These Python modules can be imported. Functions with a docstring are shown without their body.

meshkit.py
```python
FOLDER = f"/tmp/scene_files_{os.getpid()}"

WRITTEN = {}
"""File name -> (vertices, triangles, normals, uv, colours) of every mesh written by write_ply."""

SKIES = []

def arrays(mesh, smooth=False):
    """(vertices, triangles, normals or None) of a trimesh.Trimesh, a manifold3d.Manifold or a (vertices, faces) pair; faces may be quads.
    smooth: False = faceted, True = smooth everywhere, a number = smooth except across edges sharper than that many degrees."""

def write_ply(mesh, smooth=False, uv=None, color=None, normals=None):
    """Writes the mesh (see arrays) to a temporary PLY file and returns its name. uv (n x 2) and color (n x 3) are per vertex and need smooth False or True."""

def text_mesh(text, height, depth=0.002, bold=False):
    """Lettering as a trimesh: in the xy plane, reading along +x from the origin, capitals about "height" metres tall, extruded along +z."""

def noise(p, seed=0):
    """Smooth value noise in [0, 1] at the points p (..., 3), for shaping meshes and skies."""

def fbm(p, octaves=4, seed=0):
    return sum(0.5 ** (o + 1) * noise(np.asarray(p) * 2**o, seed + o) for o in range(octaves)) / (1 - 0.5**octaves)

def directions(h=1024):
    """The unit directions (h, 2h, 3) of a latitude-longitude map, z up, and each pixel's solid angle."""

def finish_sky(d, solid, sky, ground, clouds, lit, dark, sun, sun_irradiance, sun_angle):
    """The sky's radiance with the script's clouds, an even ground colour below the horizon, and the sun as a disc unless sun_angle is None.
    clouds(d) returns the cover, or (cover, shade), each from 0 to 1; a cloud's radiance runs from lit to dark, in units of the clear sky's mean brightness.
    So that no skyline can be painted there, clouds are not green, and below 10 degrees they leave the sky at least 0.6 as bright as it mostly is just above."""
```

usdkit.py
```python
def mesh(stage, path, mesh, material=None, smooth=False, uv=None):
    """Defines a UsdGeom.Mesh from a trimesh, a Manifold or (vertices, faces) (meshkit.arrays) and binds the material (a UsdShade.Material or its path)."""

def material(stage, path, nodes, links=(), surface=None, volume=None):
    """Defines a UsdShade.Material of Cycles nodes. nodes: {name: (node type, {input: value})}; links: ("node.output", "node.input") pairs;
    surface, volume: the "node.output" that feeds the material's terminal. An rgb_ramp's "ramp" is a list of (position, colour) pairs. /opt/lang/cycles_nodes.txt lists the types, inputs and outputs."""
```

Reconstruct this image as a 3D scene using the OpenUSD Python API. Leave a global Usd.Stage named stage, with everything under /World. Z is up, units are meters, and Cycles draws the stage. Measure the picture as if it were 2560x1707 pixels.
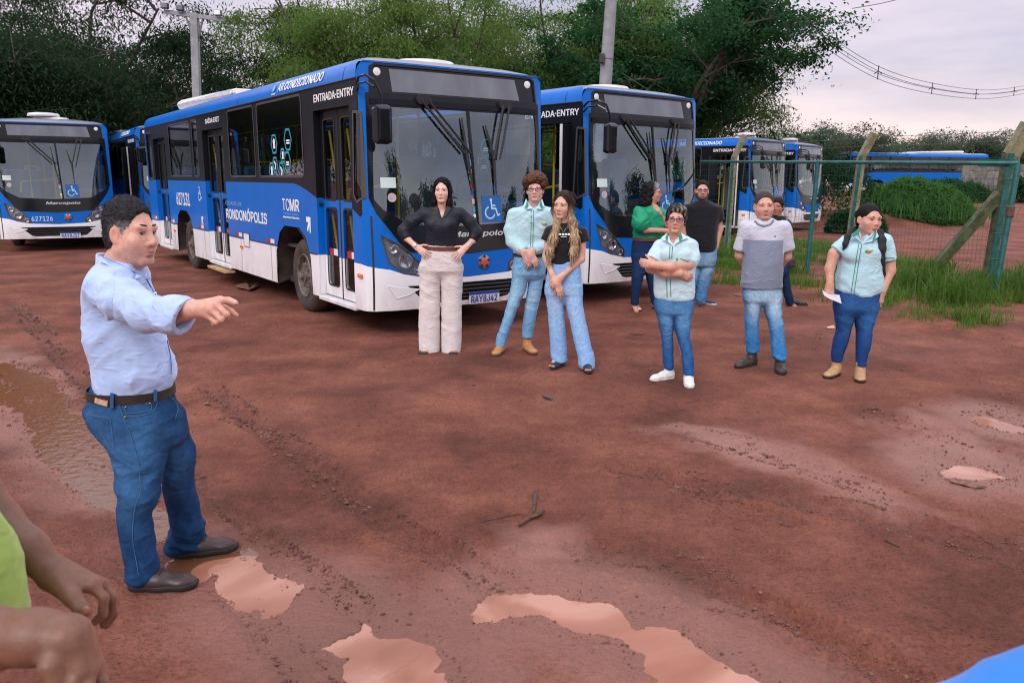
import math, random, numpy as np, trimesh, usdkit, meshkit, shapely
from shapely import affinity
from shapely.geometry import Polygon, Point, LineString, box as sbox
from shapely.ops import unary_union
from pxr import Usd, UsdGeom, UsdLux, UsdShade, Gf, Sdf, Vt

stage = Usd.Stage.CreateInMemory()
UsdGeom.SetStageUpAxis(stage, UsdGeom.Tokens.z)
UsdGeom.SetStageMetersPerUnit(stage, 1.0)
UsdGeom.Xform.Define(stage, '/World')
UsdGeom.Scope.Define(stage, '/World/Looks')
RND = random.Random(7)
NR = np.random.default_rng(11)

# ---------------------------------------------------------------- camera, sky, sun
CAM_H, PITCH, ROLL, FPX = 1.816, 0.2035, -0.006, 1972.0
PW, PH = 2560.0, 1707.0
cam = UsdGeom.Camera.Define(stage, '/World/camera')
FW = np.array([0, math.cos(PITCH), -math.sin(PITCH)]); UP0 = np.array([0, math.sin(PITCH), math.cos(PITCH)]); RT0 = np.array([1., 0, 0])
_c, _s = math.cos(ROLL), math.sin(ROLL)
RT = _c * RT0 - _s * UP0
UP = _s * RT0 + _c * UP0
EYE = np.array([0, 0, CAM_H])
cam.AddTransformOp().Set(Gf.Matrix4d(*[float(x) for x in (*RT, 0, *UP, 0, *(-FW), 0, *EYE, 1)]))
cam.CreateHorizontalApertureAttr(36.0)
cam.CreateVerticalApertureAttr(36.0 * 682 / 1024)
cam.CreateFocalLengthAttr(36.0 * FPX / PW)
cam.CreateClippingRangeAttr(Gf.Vec2f(0.05, 2000))
cam.CreateFStopAttr(5.6)
cam.CreateFocusDistanceAttr(4.4)
cam.CreateExposureAttr(0.28)

SUN_EL, SUN_AZ = math.radians(38), math.radians(200)      # azimuth from +y towards +x
sun_dir = np.array([math.sin(SUN_AZ) * math.cos(SUN_EL), math.cos(SUN_AZ) * math.cos(SUN_EL), math.sin(SUN_EL)])
dome = UsdLux.DomeLight.Define(stage, '/World/sky')
dome.GetPrim().SetCustomDataByKey('kind', 'structure')
skymat = usdkit.material(stage, '/World/Looks/sky_overcast', {
    'tc': ('texture_coordinate', {}), 'sep': ('separate_xyz', {}),
    'sky': ('sky_texture', {'sky_type': 'single_scattering', 'sun_disc': False, 'sun_elevation': SUN_EL, 'sun_rotation': SUN_AZ, 'altitude': 200.0}),
    'grad': ('rgb_ramp', {'ramp': [(0.0, (8.9, 7.0, 6.7)), (0.06, (8.4, 7.1, 7.2)), (0.13, (7.0, 6.4, 7.2)), (0.22, (6.0, 5.7, 6.9)), (0.5, (10.4, 10.1, 11.3)), (1.0, (13.8, 13.5, 14.8))]}),
    'map': ('mapping', {'scale': (1.3, 1.3, 6.0)}),
    'cl': ('noise_texture', {'scale': 2.1, 'detail': 6.0, 'roughness': 0.55}),
    'sh': ('rgb_ramp', {'ramp': [(0.36, (0.80, 0.81, 0.88)), (0.50, (1.0, 0.985, 0.99)), (0.62, (1.12, 1.07, 1.04))]}),
    'mul': ('mix', {'mix_type': 'multiply', 'fac': 1.0}),
    'cov': ('rgb_ramp', {'ramp': [(0.25, (0.86,) * 3), (0.6, (1.0,) * 3)]}),
    'mx': ('mix', {'mix_type': 'mix'}),
    'bg': ('background_shader', {'strength': 0.1})},
    [('tc.generated', 'sep.vector'), ('sep.z', 'grad.fac'), ('tc.generated', 'map.vector'), ('map.vector', 'cl.vector'), ('cl.fac', 'sh.fac'), ('cl.fac', 'cov.fac'),
     ('grad.color', 'mul.color1'), ('sh.color', 'mul.color2'), ('sky.color', 'mx.color1'), ('mul.color', 'mx.color2'), ('cov.color', 'mx.fac'), ('mx.color', 'bg.color')], surface='bg.background')
UsdShade.MaterialBindingAPI.Apply(dome.GetPrim()).Bind(skymat)
sun = UsdLux.DistantLight.Define(stage, '/World/sun')
sun.CreateNormalizeAttr(True); sun.CreateIntensityAttr(0.4); sun.CreateAngleAttr(25.0); sun.CreateColorAttr(Gf.Vec3f(1.0, 0.94, 0.9))
zz = sun_dir; xx = np.cross([0, 0, 1], zz); xx /= np.linalg.norm(xx); yy = np.cross(zz, xx)
sun.AddTransformOp().Set(Gf.Matrix4d(*[float(x) for x in (*xx, 0, *yy, 0, *zz, 0, 0, 0, 50, 1)]))

# ---------------------------------------------------------------- helpers
def ray(px, py):
    return FW + RT * ((px - PW / 2) / FPX) + UP * (-(py - PH / 2) / FPX)
def at_y(px, py, Y):
    r = ray(px, py); return EYE + r * (Y / r[1])
def on_ground(px, py, z=0.0):
    r = ray(px, py); return EYE + r * ((z - CAM_H) / r[2])

_names = {}
def uniq(parent, name):
    k = (parent, name); n = _names.get(k, -1) + 1; _names[k] = n
    return name if n == 0 else f'{name}_{n:03d}'
def meta(prim, label=None, cat=None, group=None, kind=None):
    for k, v in (('label', label), ('category', cat), ('group', group), ('kind', kind)):
        if v: prim.SetCustomDataByKey(k, v)
    return prim
class Thing:
    def __init__(s, name, label, cat, loc=(0, 0, 0), rotz=0.0, group=None, kind=None):
        s.path = '/World/' + uniq('/World', name); s.loc = np.array(loc, float)
        x = UsdGeom.Xform.Define(stage, s.path); x.AddTranslateOp().Set(Gf.Vec3d(*[float(v) for v in loc]))
        if rotz: x.AddRotateZOp().Set(math.degrees(rotz))
        meta(x.GetPrim(), label, cat, group, kind)
    def part(s, name, mesh, mat, smooth=30, parent=None, label=None, kind=None, world=False, col=None):
        p = parent or s.path
        path = p + '/' + uniq(p, name)
        m = put(path, mesh, mat, smooth, -s.loc if world else None, col)
        meta(m.GetPrim(), label, None, None, kind)
        return path
def put(path, mesh, mat, smooth=30, shift=None, col=None):
    if isinstance(mesh, (list,)): mesh = cat(mesh)
    if shift is not None:
        v, f = vf(mesh); mesh = (v + shift, f)
    m = usdkit.mesh(stage, path, mesh, mat, smooth=smooth)
    if col is not None:
        UsdGeom.PrimvarsAPI(m).CreatePrimvar('col', Sdf.ValueTypeNames.Color3fArray, 'vertex').Set(Vt.Vec3fArray.FromNumpy(np.asarray(col, np.float32)))
    return m
def single(name, mesh, mat, label=None, cat_=None, group=None, kind=None, smooth=30, col=None):
    p = '/World/' + uniq('/World', name)
    m = put(p, mesh, mat, smooth, None, col); meta(m.GetPrim(), label, cat_, group, kind); return p
def vf(mesh):
    if hasattr(mesh, 'vertices'): return np.asarray(mesh.vertices, float), np.asarray(mesh.faces, int)
    v, f = mesh; v = np.asarray(v, float); f = np.asarray(f, int)
    if f.shape[1] == 4: f = np.vstack([f[:, [0, 1, 2]], f[:, [0, 2, 3]]])
    return v, f
def cat(ms):
    vs, fs, n = [], [], 0
    for m in ms:
        v, f = vf(m); vs.append(v); fs.append(f + n); n += len(v)
    return np.vstack(vs), np.vstack(fs)
def xf(mesh, R=None, t=None, s=None):
    v, f = vf(mesh)
    if s is not None: v = v * np.asarray(s)
    if R is not None: v = v @ np.asarray(R).T
    if t is not None: v = v + np.asarray(t)
    return v, f
def rotz(a): c, s = math.cos(a), math.sin(a); return np.array([[c, -s, 0], [s, c, 0], [0, 0, 1.]])
def rotx(a): c, s = math.cos(a), math.sin(a); return np.array([[1, 0, 0], [0, c, -s], [0, s, c.real]])
def roty(a): c, s = math.cos(a), math.sin(a); return np.array([[c, 0, s], [0, 1, 0], [-s, 0, c]])
def box(x0, x1, y0, y1, z0, z1):
    v = np.array([[x, y, z] for x in (x0, x1) for y in (y0, y1) for z in (z0, z1)], float)
    f = np.array([[0, 1, 3, 2], [4, 6, 7, 5], [0, 4, 5, 1], [2, 3, 7, 6], [0, 2, 6, 4], [1, 5, 7, 3]])
    return vf((v, f))
def rbox(x0, x1, y0, y1, z0, z1, r=0.02):
    """Box with chamfered edges."""
    c = np.array([(x0 + x1) / 2, (y0 + y1) / 2, (z0 + z1) / 2]); h = np.array([x1 - x0, y1 - y0, z1 - z0]) / 2
    r = min(r, *(h * .95)); pts = []
    for sx in (-1, 1):
        for sy in (-1, 1):
            for sz in (-1, 1):
                sg = np.array([sx, sy, sz])
                for k in range(3):
                    d = h - r; d = d.copy(); d[k] = h[k]; pts.append(c + sg * d)
                pts.append(c + sg * (h - r * .42))
    m = trimesh.convex.convex_hull(np.array(pts)); return np.asarray(m.vertices), np.asarray(m.faces)
def unit(v): v = np.asarray(v, float); return v / max(np.linalg.norm(v), 1e-9)
def tube(pts, r, n=8, caps=True):
    """Tube along points; r a number or one per point."""
    pts = np.asarray(pts, float); k = len(pts); rr = np.broadcast_to(np.asarray(r, float), (k,))
    tg = np.gradient(pts, axis=0); tg /= np.maximum(np.linalg.norm(tg, axis=1, keepdims=True), 1e-9)
    u = unit(np.cross(tg[0], [0, 0, 1] if abs(tg[0][2]) < .9 else [1, 0, 0])); vs = []
    a = np.arange(n) / n * 2 * np.pi
    for i in range(k):
        u = unit(u - tg[i] * np.dot(u, tg[i])); w = np.cross(tg[i], u)
        vs.append(pts[i] + rr[i] * (np.cos(a)[:, None] * u + np.sin(a)[:, None] * w))
    v = np.vstack(vs); f = []
    for i in range(k - 1):
        for j in range(n):
            j2 = (j + 1) % n; f += [[i * n + j, i * n + j2, (i + 1) * n + j2], [i * n + j, (i + 1) * n + j2, (i + 1) * n + j]]
    if caps:
        v = np.vstack([v, pts[0], pts[-1]]); c0, c1 = len(v) - 2, len(v) - 1
        for j in range(n):
            j2 = (j + 1) % n; f += [[c0, j2, j], [c1, (k - 1) * n + j, (k - 1) * n + j2]]
    return v, np.array(f)
def lathe(prof, n=24, axis='x'):
    """Revolve (along, radius) points about the axis."""
    prof = np.asarray(prof, float); k = len(prof); a = np.arange(n) / n * 2 * np.pi; vs = []
    for p, r in prof: vs.append(np.c_[np.full(n, p), r * np.cos(a), r * np.sin(a)])
    v = np.vstack(vs); f = []
    for i in range(k - 1):
        for j in range(n):
            j2 = (j + 1) % n; f += [[i * n + j, i * n + j2, (i + 1) * n + j2], [i * n + j, (i + 1) * n + j2, (i + 1) * n + j]]
    if axis == 'z': v = v[:, [1, 2, 0]]
    if axis == 'y': v = v[:, [1, 0, 2]]
    return v, np.array(f)
def ext(poly, d):
    """Extrude a shapely polygon (or several) along +z."""
    ms = [trimesh.creation.extrude_polygon(g, d, engine='earcut') for g in getattr(poly, 'geoms', [poly]) if g.area > 1e-7]
    return cat(ms)
def flat(poly):
    ms = []
    for g in getattr(poly, 'geoms', [poly]):
        if g.area < 1e-8: continue
        v, f = trimesh.creation.triangulate_polygon(g, engine='earcut'); ms.append((np.c_[v, np.zeros(len(v))], f))
    return cat(ms)
def rrect(x0, x1, y0, y1, r): return sbox(x0 + r, y0 + r, x1 - r, y1 - r).buffer(r, quad_segs=4)

# ---------------------------------------------------------------- materials
def mat(name, base, rough=0.5, metal=0.0, var=0.0, vscale=6.0, bump=0.0, bscale=60.0, coat=0.0, spec=0.5, var2=None, extra=None, trans=0.0, sheen=0.0, sss=0.0, stretch=(1, 1, 1), bdist=0.01, emit=0.0):
    n = {'tc': ('texture_coordinate', {}), 'mp': ('mapping', {'scale': stretch}), 'p': ('principled_bsdf', {'roughness': rough, 'metallic': metal, 'base_color': tuple(base), 'specular_ior_level': spec})}
    l = [('tc.object', 'mp.vector')]
    P = n['p'][1]
    if coat: P['coat_weight'] = coat; P['coat_roughness'] = 0.08
    if trans: P['transmission_weight'] = trans
    if sheen: P['sheen_weight'] = sheen; P['sheen_roughness'] = 0.5
    if sss: P['subsurface_weight'] = sss; P['subsurface_scale'] = 0.006; P['subsurface_radius'] = (1.0, 0.35, 0.2)
    if emit: P['emission_color'] = tuple(base); P['emission_strength'] = emit
    if var or var2 is not None:
        b = np.array(base); lo, hi = (b * (1 - var), b * (1 + var)) if var2 is None else (b, np.array(var2))
        n['nz'] = ('noise_texture', {'scale': vscale, 'detail': 5.0, 'roughness': 0.6})
        n['rp'] = ('rgb_ramp', {'ramp': [(0.38, tuple(lo)), (0.62, tuple(hi))]})
        l += [('mp.vector', 'nz.vector'), ('nz.fac', 'rp.fac'), ('rp.color', 'p.base_color')]
    if bump:
        n['bn'] = ('noise_texture', {'scale': bscale, 'detail': 4.0, 'roughness': 0.6}); n['bp'] = ('bump', {'strength': bump, 'distance': bdist})
        l += [('mp.vector', 'bn.vector'), ('bn.fac', 'bp.height'), ('bp.normal', 'p.normal')]
    return usdkit.material(stage, '/World/Looks/' + name, n, l, surface='p.BSDF')
def dirty(name, base, rough=0.3, coat=0.3, metal=0.0, z0=0.25, z1=0.95, amt=0.75, dirt=(0.17, 0.075, 0.05), var=0.05, spec=0.5, film=0.035):
    """Painted surface with dust splashed up its lower part."""
    b = np.array(base)
    return usdkit.material(stage, '/World/Looks/' + name, {
        'tc': ('texture_coordinate', {}), 'sep': ('separate_xyz', {}), 'mr': ('map_range', {'from_min': z1, 'from_max': z0, 'to_min': 0.0, 'to_max': 1.0, 'clamp': True}),
        'pw': ('math', {'math_type': 'power', 'value2': 1.6}),
        'mp': ('mapping', {'scale': (1, 1, 0.45)}), 'nz': ('noise_texture', {'scale': 5.0, 'detail': 7.0, 'roughness': 0.65}), 'nr': ('rgb_ramp', {'ramp': [(0.3, (0.04,) * 3), (0.72, (1,) * 3)]}),
        'm1': ('math', {'math_type': 'multiply'}), 'm2': ('math', {'math_type': 'multiply', 'value2': amt}), 'film': ('math', {'math_type': 'multiply_add', 'value2': film, 'value3': 0.0}), 'ad': ('math', {'math_type': 'add', 'use_clamp': True}),
        'n2': ('noise_texture', {'scale': 1.7, 'detail': 3.0}), 'vr': ('rgb_ramp', {'ramp': [(0.35, tuple(b * (1 - var))), (0.65, tuple(b * (1 + var)))]}),
        'mx': ('mix', {'color2': dirt}), 'rm': ('math', {'math_type': 'multiply_add', 'value2': 0.5, 'value3': rough, 'use_clamp': True}),
        'wv': ('noise_texture', {'scale': 1.6, 'detail': 2.0}), 'bp': ('bump', {'strength': 0.25, 'distance': 0.012}),
        'p': ('principled_bsdf', {'metallic': metal, 'coat_weight': coat, 'coat_roughness': 0.1, 'specular_ior_level': spec})},
        [('tc.object', 'sep.vector'), ('sep.z', 'mr.value'), ('mr.result', 'pw.value1'), ('tc.object', 'mp.vector'), ('mp.vector', 'nz.vector'), ('nz.fac', 'nr.fac'), ('pw.value', 'm1.value1'), ('nr.color', 'm1.value2'),
         ('m1.value', 'm2.value1'), ('nr.color', 'film.value1'), ('m2.value', 'ad.value1'), ('film.value', 'ad.value2'), ('tc.object', 'n2.vector'), ('n2.fac', 'vr.fac'), ('vr.color', 'mx.color1'), ('ad.value', 'mx.fac'), ('mx.color', 'p.base_color'),
         ('ad.value', 'rm.value1'), ('rm.value', 'p.roughness'), ('tc.object', 'wv.vector'), ('wv.fac', 'bp.height'), ('bp.normal', 'p.normal')], surface='p.BSDF')
def glass(name, tint, gloss=(0.95, 0.97, 1.0), r0=0.04, rough=0.0):
    """A pane: clear, with a reflection that grows towards grazing view, alike from both faces."""
    return usdkit.material(stage, '/World/Looks/' + name, {'lw': ('layer_weight', {'blend': 0.5}), 'pw': ('math', {'math_type': 'power', 'value2': 5.0}), 'ma': ('math', {'math_type': 'multiply_add', 'value2': 1 - r0, 'value3': r0}),
        't': ('transparent_bsdf', {'color': tint}), 'g': ('glossy_bsdf', {'color': gloss, 'roughness': rough}), 'm': ('mix_closure', {})},
        [('lw.facing', 'pw.value1'), ('pw.value', 'ma.value1'), ('ma.value', 'm.fac'), ('t.BSDF', 'm.closure1'), ('g.BSDF', 'm.closure2')], surface='m.closure')
def colmat(name, rough=0.5, bump=0.0, bscale=120, sss=0.0, spec=0.4, mul=0.0, mscale=30, bdist=0.004, sheen=0.0, coat=0.0, wr=0.0, wrs=13.0, wrd=0.012):
    """Base colour from the mesh's own colour attribute, broken up by noise."""
    n = {'at': ('attribute', {'attribute': 'col'}), 'tc': ('texture_coordinate', {}), 'nz': ('noise_texture', {'scale': mscale, 'detail': 5.0, 'roughness': 0.6}), 'rp': ('rgb_ramp', {'ramp': [(0.3, (1 - mul,) * 3), (0.7, (1 + mul,) * 3)]}),
         'mx': ('mix', {'mix_type': 'multiply', 'fac': 1.0}), 'p': ('principled_bsdf', {'roughness': rough, 'specular_ior_level': spec})}
    l = [('tc.object', 'nz.vector'), ('nz.fac', 'rp.fac'), ('at.color', 'mx.color1'), ('rp.color', 'mx.color2'), ('mx.color', 'p.base_color')]
    if sss: n['p'][1].update({'subsurface_weight': sss, 'subsurface_scale': 0.004, 'subsurface_radius': (1.0, 0.35, 0.2)})
    if sheen: n['p'][1].update({'sheen_weight': sheen, 'sheen_roughness': 0.5})
    if coat: n['p'][1].update({'coat_weight': coat, 'coat_roughness': 0.15})
    if bump:
        n['bn'] = ('noise_texture', {'scale': bscale, 'detail': 4.0, 'roughness': 0.6}); n['bp'] = ('bump', {'strength': bump, 'distance': bdist})
        l += [('tc.object', 'bn.vector'), ('bn.fac', 'bp.height'), ('bp.normal', 'p.normal')]
    if wr:      # small creases, as cloth has between its folds
        n['wm'] = ('mapping', {'rotation': (0.3, 0.5, 0.2), 'scale': (1.0, 1.0, 1.9)}); n['wn'] = ('noise_texture', {'type': 'ridged_multifractal', 'scale': wrs, 'detail': 3.0, 'roughness': 0.5, 'distortion': 0.9}); n['wb'] = ('bump', {'strength': wr, 'distance': wrd})
        l += [('tc.object', 'wm.vector'), ('wm.vector', 'wn.vector'), ('wn.fac', 'wb.height'), ('wb.normal', 'bp.normal')]
    return usdkit.material(stage, '/World/Looks/' + name, n, l, surface='p.BSDF')
# ---------------------------------------------------------------- ground
def zq(zx, zy, x0, y0, s): return (x0 + zx * s, y0 + zy * s)
A3 = lambda p: on_ground(*zq(*p, 0, 800, .5784))[:2]
A4 = lambda p: on_ground(*zq(*p, 1280, 800, .5784))[:2]
A1 = lambda p: on_ground(*zq(*p, 1000, 1150, .6633))[:2]
PUD = {
 'big': [A1(p) for p in [(250, 570), (290, 530), (340, 505), (470, 490), (600, 505), (700, 532), (800, 540), (870, 580), (905, 632), (1050, 650), (1130, 690), (1200, 752), (1270, 800), (1340, 870), (1400, 960), (1060, 960), (960, 830), (905, 770), (865, 700), (820, 668), (700, 655), (600, 625), (540, 592), (440, 585), (350, 610), (280, 612)]],
 'left': [A3(p) for p in [(1480, 1480), (1530, 1400), (1620, 1360), (1750, 1352), (1860, 1385), (1920, 1450), (1960, 1540), (1985, 1660), (1560, 1680), (1510, 1560)]],
 'strip': [A3(p) for p in [(1170, 1205), (1300, 1215), (1400, 1258), (1490, 1325), (1550, 1372), (1480, 1405), (1390, 1372), (1300, 1300), (1200, 1250)]],
 'small': [A4(p) for p in [(1855, 652), (1930, 622), (2030, 636), (2120, 668), (2140, 690), (2060, 694), (1950, 690), (1880, 676)]],
 'far': [A4(p) for p in [(1975, 418), (2050, 408), (2150, 436), (2240, 478), (2215, 492), (2130, 482), (2020, 452)]],
 'shoe': [A3(p) for p in [(740, 1045), (860, 1028), (1000, 1000), (1040, 1030), (980, 1080), (860, 1112), (770, 1085)]],
 'ditch': [A3(p) for p in [(930, 1078), (1040, 1060), (1120, 1110), (1200, 1180), (1170, 1215), (1080, 1190), (990, 1140)]],
 'wet': [A3(p) for p in [(-160, 240), (20, 190), (140, 225), (260, 330), (390, 480), (500, 600), (620, 690), (740, 860), (730, 940), (640, 900), (560, 790), (380, 760), (270, 640), (170, 450), (40, 350), (-160, 330)]],
}
LVL = -0.004
SILT = [[A4(p) for p in q] for q in ([(600, 470), (780, 462), (1000, 500), (1300, 590), (1600, 740), (1950, 870), (1750, 900), (1400, 770), (1100, 660), (750, 560)],
        [(1560, 420), (1800, 430), (1990, 500), (2213, 620), (2300, 760), (1950, 720), (1700, 600)], [(200, 960), (60, 990), (-100, 1080), (0, 1120), (300, 1100)])]
SILT += [[A3(p) for p in [(1000, 1000), (1180, 1080), (1420, 1180), (1700, 1300), (2150, 1150), (2213, 1300), (1800, 1420), (1500, 1500), (1180, 1300), (940, 1150)]],
         [A3(p) for p in [(-300, 100), (120, 160), (500, 480), (560, 840), (250, 800), (60, 560), (-300, 480)]]]
TRK = [([A4(p) for p in q], w) for q, w in (([(760, 490), (1000, 550), (1300, 640), (1900, 860), (2400, 1040)], .16), ([(740, 712), (1100, 772), (1500, 850), (1900, 965), (2400, 1120)], .14),
       ([(200, 1010), (700, 1095), (950, 1220), (1300, 1360), (1650, 1600), (1800, 1750)], .17), ([(900, 1180), (1250, 1290), (1560, 1450), (1760, 1620)], .10), ([(1500, 400), (1900, 520), (2400, 690)], .14),
       ([(430, 660), (640, 690), (900, 800), (1200, 880)], .08))]
TRK += [([A3(p) for p in q], w) for q, w in (([(60, -60), (420, 320), (1000, 900), (1500, 1250)], .12), ([(-200, 60), (150, 330), (480, 700)], .16), ([(1050, 1150), (1300, 1420), (1500, 1640)], .14), ([(900, 300), (1250, 560), (1700, 900), (2200, 1180)], .12))]

def field(p2, polys=None, lines=None):
    pts = shapely.points(p2); out = np.full(len(p2), 9.0)
    for g in (polys or []):
        x0, y0, x1, y1 = g.bounds; k = (p2[:, 0] > x0 - .6) & (p2[:, 0] < x1 + .6) & (p2[:, 1] > y0 - .6) & (p2[:, 1] < y1 + .6)
        if not k.any(): continue
        d = shapely.distance(pts[k], g); ins = d <= 0; d[ins] = -shapely.distance(pts[k][ins], g.exterior); out[k] = np.minimum(out[k], d)
    return out
def nz2(p, s, seed=0, oct=1, ax=1.0): 
    q = np.c_[p[:, 0] * s, p[:, 1] * s * ax, np.full(len(p), 3.7 + seed)]
    return meshkit.noise(q, seed) if oct == 1 else meshkit.fbm(q, oct, seed)
def sst(a, b, x): t = np.clip((x - a) / (b - a), 0, 1); return t * t * (3 - 2 * t)
PUDG = {k: Polygon(v).buffer(0) for k, v in PUD.items()}
for k, b_ in (('strip', .06), ('ditch', .05), ('shoe', .03), ('wet', .05)): PUDG[k] = PUDG[k].buffer(b_)
for k in PUDG:
    if PUDG[k].geom_type != 'Polygon': PUDG[k] = PUDG[k].convex_hull
SILTG = [Polygon(v).buffer(0) for v in SILT]
SILTG = [g if g.geom_type == 'Polygon' else g.convex_hull for g in SILTG]
GRASSP = [on_ground(*p)[:2] for p in [(1690, 690), (1777, 722), (1851, 733), (1999, 755), (2073, 770), (2195, 792), (2295, 811), (2406, 837), (2554, 832), (2900, 850), (2900, 700), (2560, 700), (2440, 690), (2300, 655), (2120, 625), (1960, 600), (1850, 590), (1780, 610)]]
GRASSG = Polygon(GRASSP).buffer(0)
if GRASSG.geom_type != 'Polygon': GRASSG = GRASSG.convex_hull

def ground_z(p2, detail=True):
    """Height of the ground and its (wet, silt, rough) factors."""
    n = len(p2); r = np.hypot(p2[:, 0], p2[:, 1])
    z = 0.012 + 0.030 * (nz2(p2, .55, 1, 3) - .5) + 0.02 * (nz2(p2, 1.6, 2, 2) - .5)
    near = sst(26, 12, r)
    wob = np.c_[nz2(p2, 3.1, 5) - .5, nz2(p2, 3.1, 6) - .5] * .22 + np.c_[nz2(p2, 11, 7) - .5, nz2(p2, 11, 8) - .5] * .07
    pw = p2 + wob
    clods = np.clip(nz2(p2, 14, 10, 2) - .50, 0, 1) * 2
    mask = sst(.44, .62, nz2(p2, .9, 12, 3))
    track = np.zeros(n); tz = np.zeros(n)
    for pts, w in TRK:
        ln = LineString(pts); x0, y0, x1, y1 = ln.bounds; k = (p2[:, 0] > x0 - .5) & (p2[:, 0] < x1 + .5) & (p2[:, 1] > y0 - .5) & (p2[:, 1] < y1 + .5)
        if not k.any(): continue
        P = shapely.points(p2[k] + .35 * wob[k]); d = shapely.distance(P, ln); s = shapely.line_locate_point(ln, P)
        env = sst(w * 1.5, w * .7, d); rut = -0.020 * sst(w, w * .5, d) + 0.014 * np.exp(-((d - w * 1.15) / (w * .3)) ** 2)
        tread = .010 * np.sin(d / w * 14) * sst(w, w * .8, d) * (.5 + .5 * np.sign(np.sin(s * 50 + 6 * d / w)))
        fade = sst(.28, .46, nz2(p2[k], 1.3, 21, 2)); tz[k] += (.75 * rut + 1.2 * tread) * fade; track[k] = np.maximum(track[k], env * fade)
    z = z + tz * near
    fp = nz2(pw, 5.5, 31, 2); z += near * (.016 * (fp - .5))
    rough = np.clip(mask * .75 + track * .9 + .12, 0, 1)
    z += near * rough * clods * (.020 + .012 * track)
    if detail: z += near * rough * .008 * (nz2(p2, 42, 14, 2) - .5)
    d = field(p2 + .5 * wob, [g for k, g in PUDG.items() if k not in ('wet', 'ditch', 'shoe')]) + .07 * (nz2(p2, 8, 15) - .5) + .05 * (nz2(p2, 21, 16) - .5) + .02 * (nz2(p2, 55, 17) - .5); d2 = field(pw, [PUDG['wet'], PUDG['ditch'], PUDG['shoe']])
    sil = field(pw + 1.2 * wob, SILTG) + .35 * (nz2(p2, 3.3, 43, 3) - .5)
    silt = np.clip(np.maximum(sst(.16, -.22, sil) * (.45 + .75 * nz2(p2, 2.3, 41, 3)), sst(.55, .05, d) * .75), 0, 1)
    flatn = sst(.12, -.02, d)
    z = z * (1 - flatn) + flatn * (LVL + 0.004 - .045 * sst(.02, -.12, d))
    z = np.where((d > .02) & (d < .35), np.maximum(z, LVL + .003 + .05 * (d - .02) * (1 + 1.0 * (nz2(p2, 30, 18) - .5))), z); z += .012 * sst(.0, .04, d) * sst(.30, .08, d) * np.clip(nz2(p2, 34, 19) - .52, 0, 1) * 3
    f2 = sst(.14, -.08, d2)
    z = z * (1 - f2) + f2 * (LVL - .0075 + .020 * (nz2(p2, 9.5, 51, 2) - .52) + .013 * (nz2(p2, 24, 52) - .5))
    z = np.where((d2 > .06) & (d2 < .35), np.maximum(z, LVL + .005), z)
    wet = np.clip(np.maximum(sst(.35, -.05, d), sst(.4, -.1, d2)) * .9 + .25 * sst(.5, .65, nz2(p2, .7, 61, 3)) + .5 * silt + .35 * track, 0, 1)
    # behind the fence the yard climbs a little, and spoil is heaped up
    z += .72 * sst(34, 56, p2[:, 1]) * sst(8, 20, p2[:, 0])
    mx, my = (p2[:, 0] - 15.6) / 4.6, (p2[:, 1] - 34.5) / 2.6
    mound = np.clip(1 - np.hypot(mx, my) ** 1.5, 0, 1); z += .72 * mound * (.8 + .5 * nz2(p2, .8, 71, 2))
    gr = field(p2 + wob * 1.5, [GRASSG]); grass = sst(.3, -.2, gr); z += .05 * grass
    return z, np.c_[wet, silt, rough]
rr = [0.25]
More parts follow.
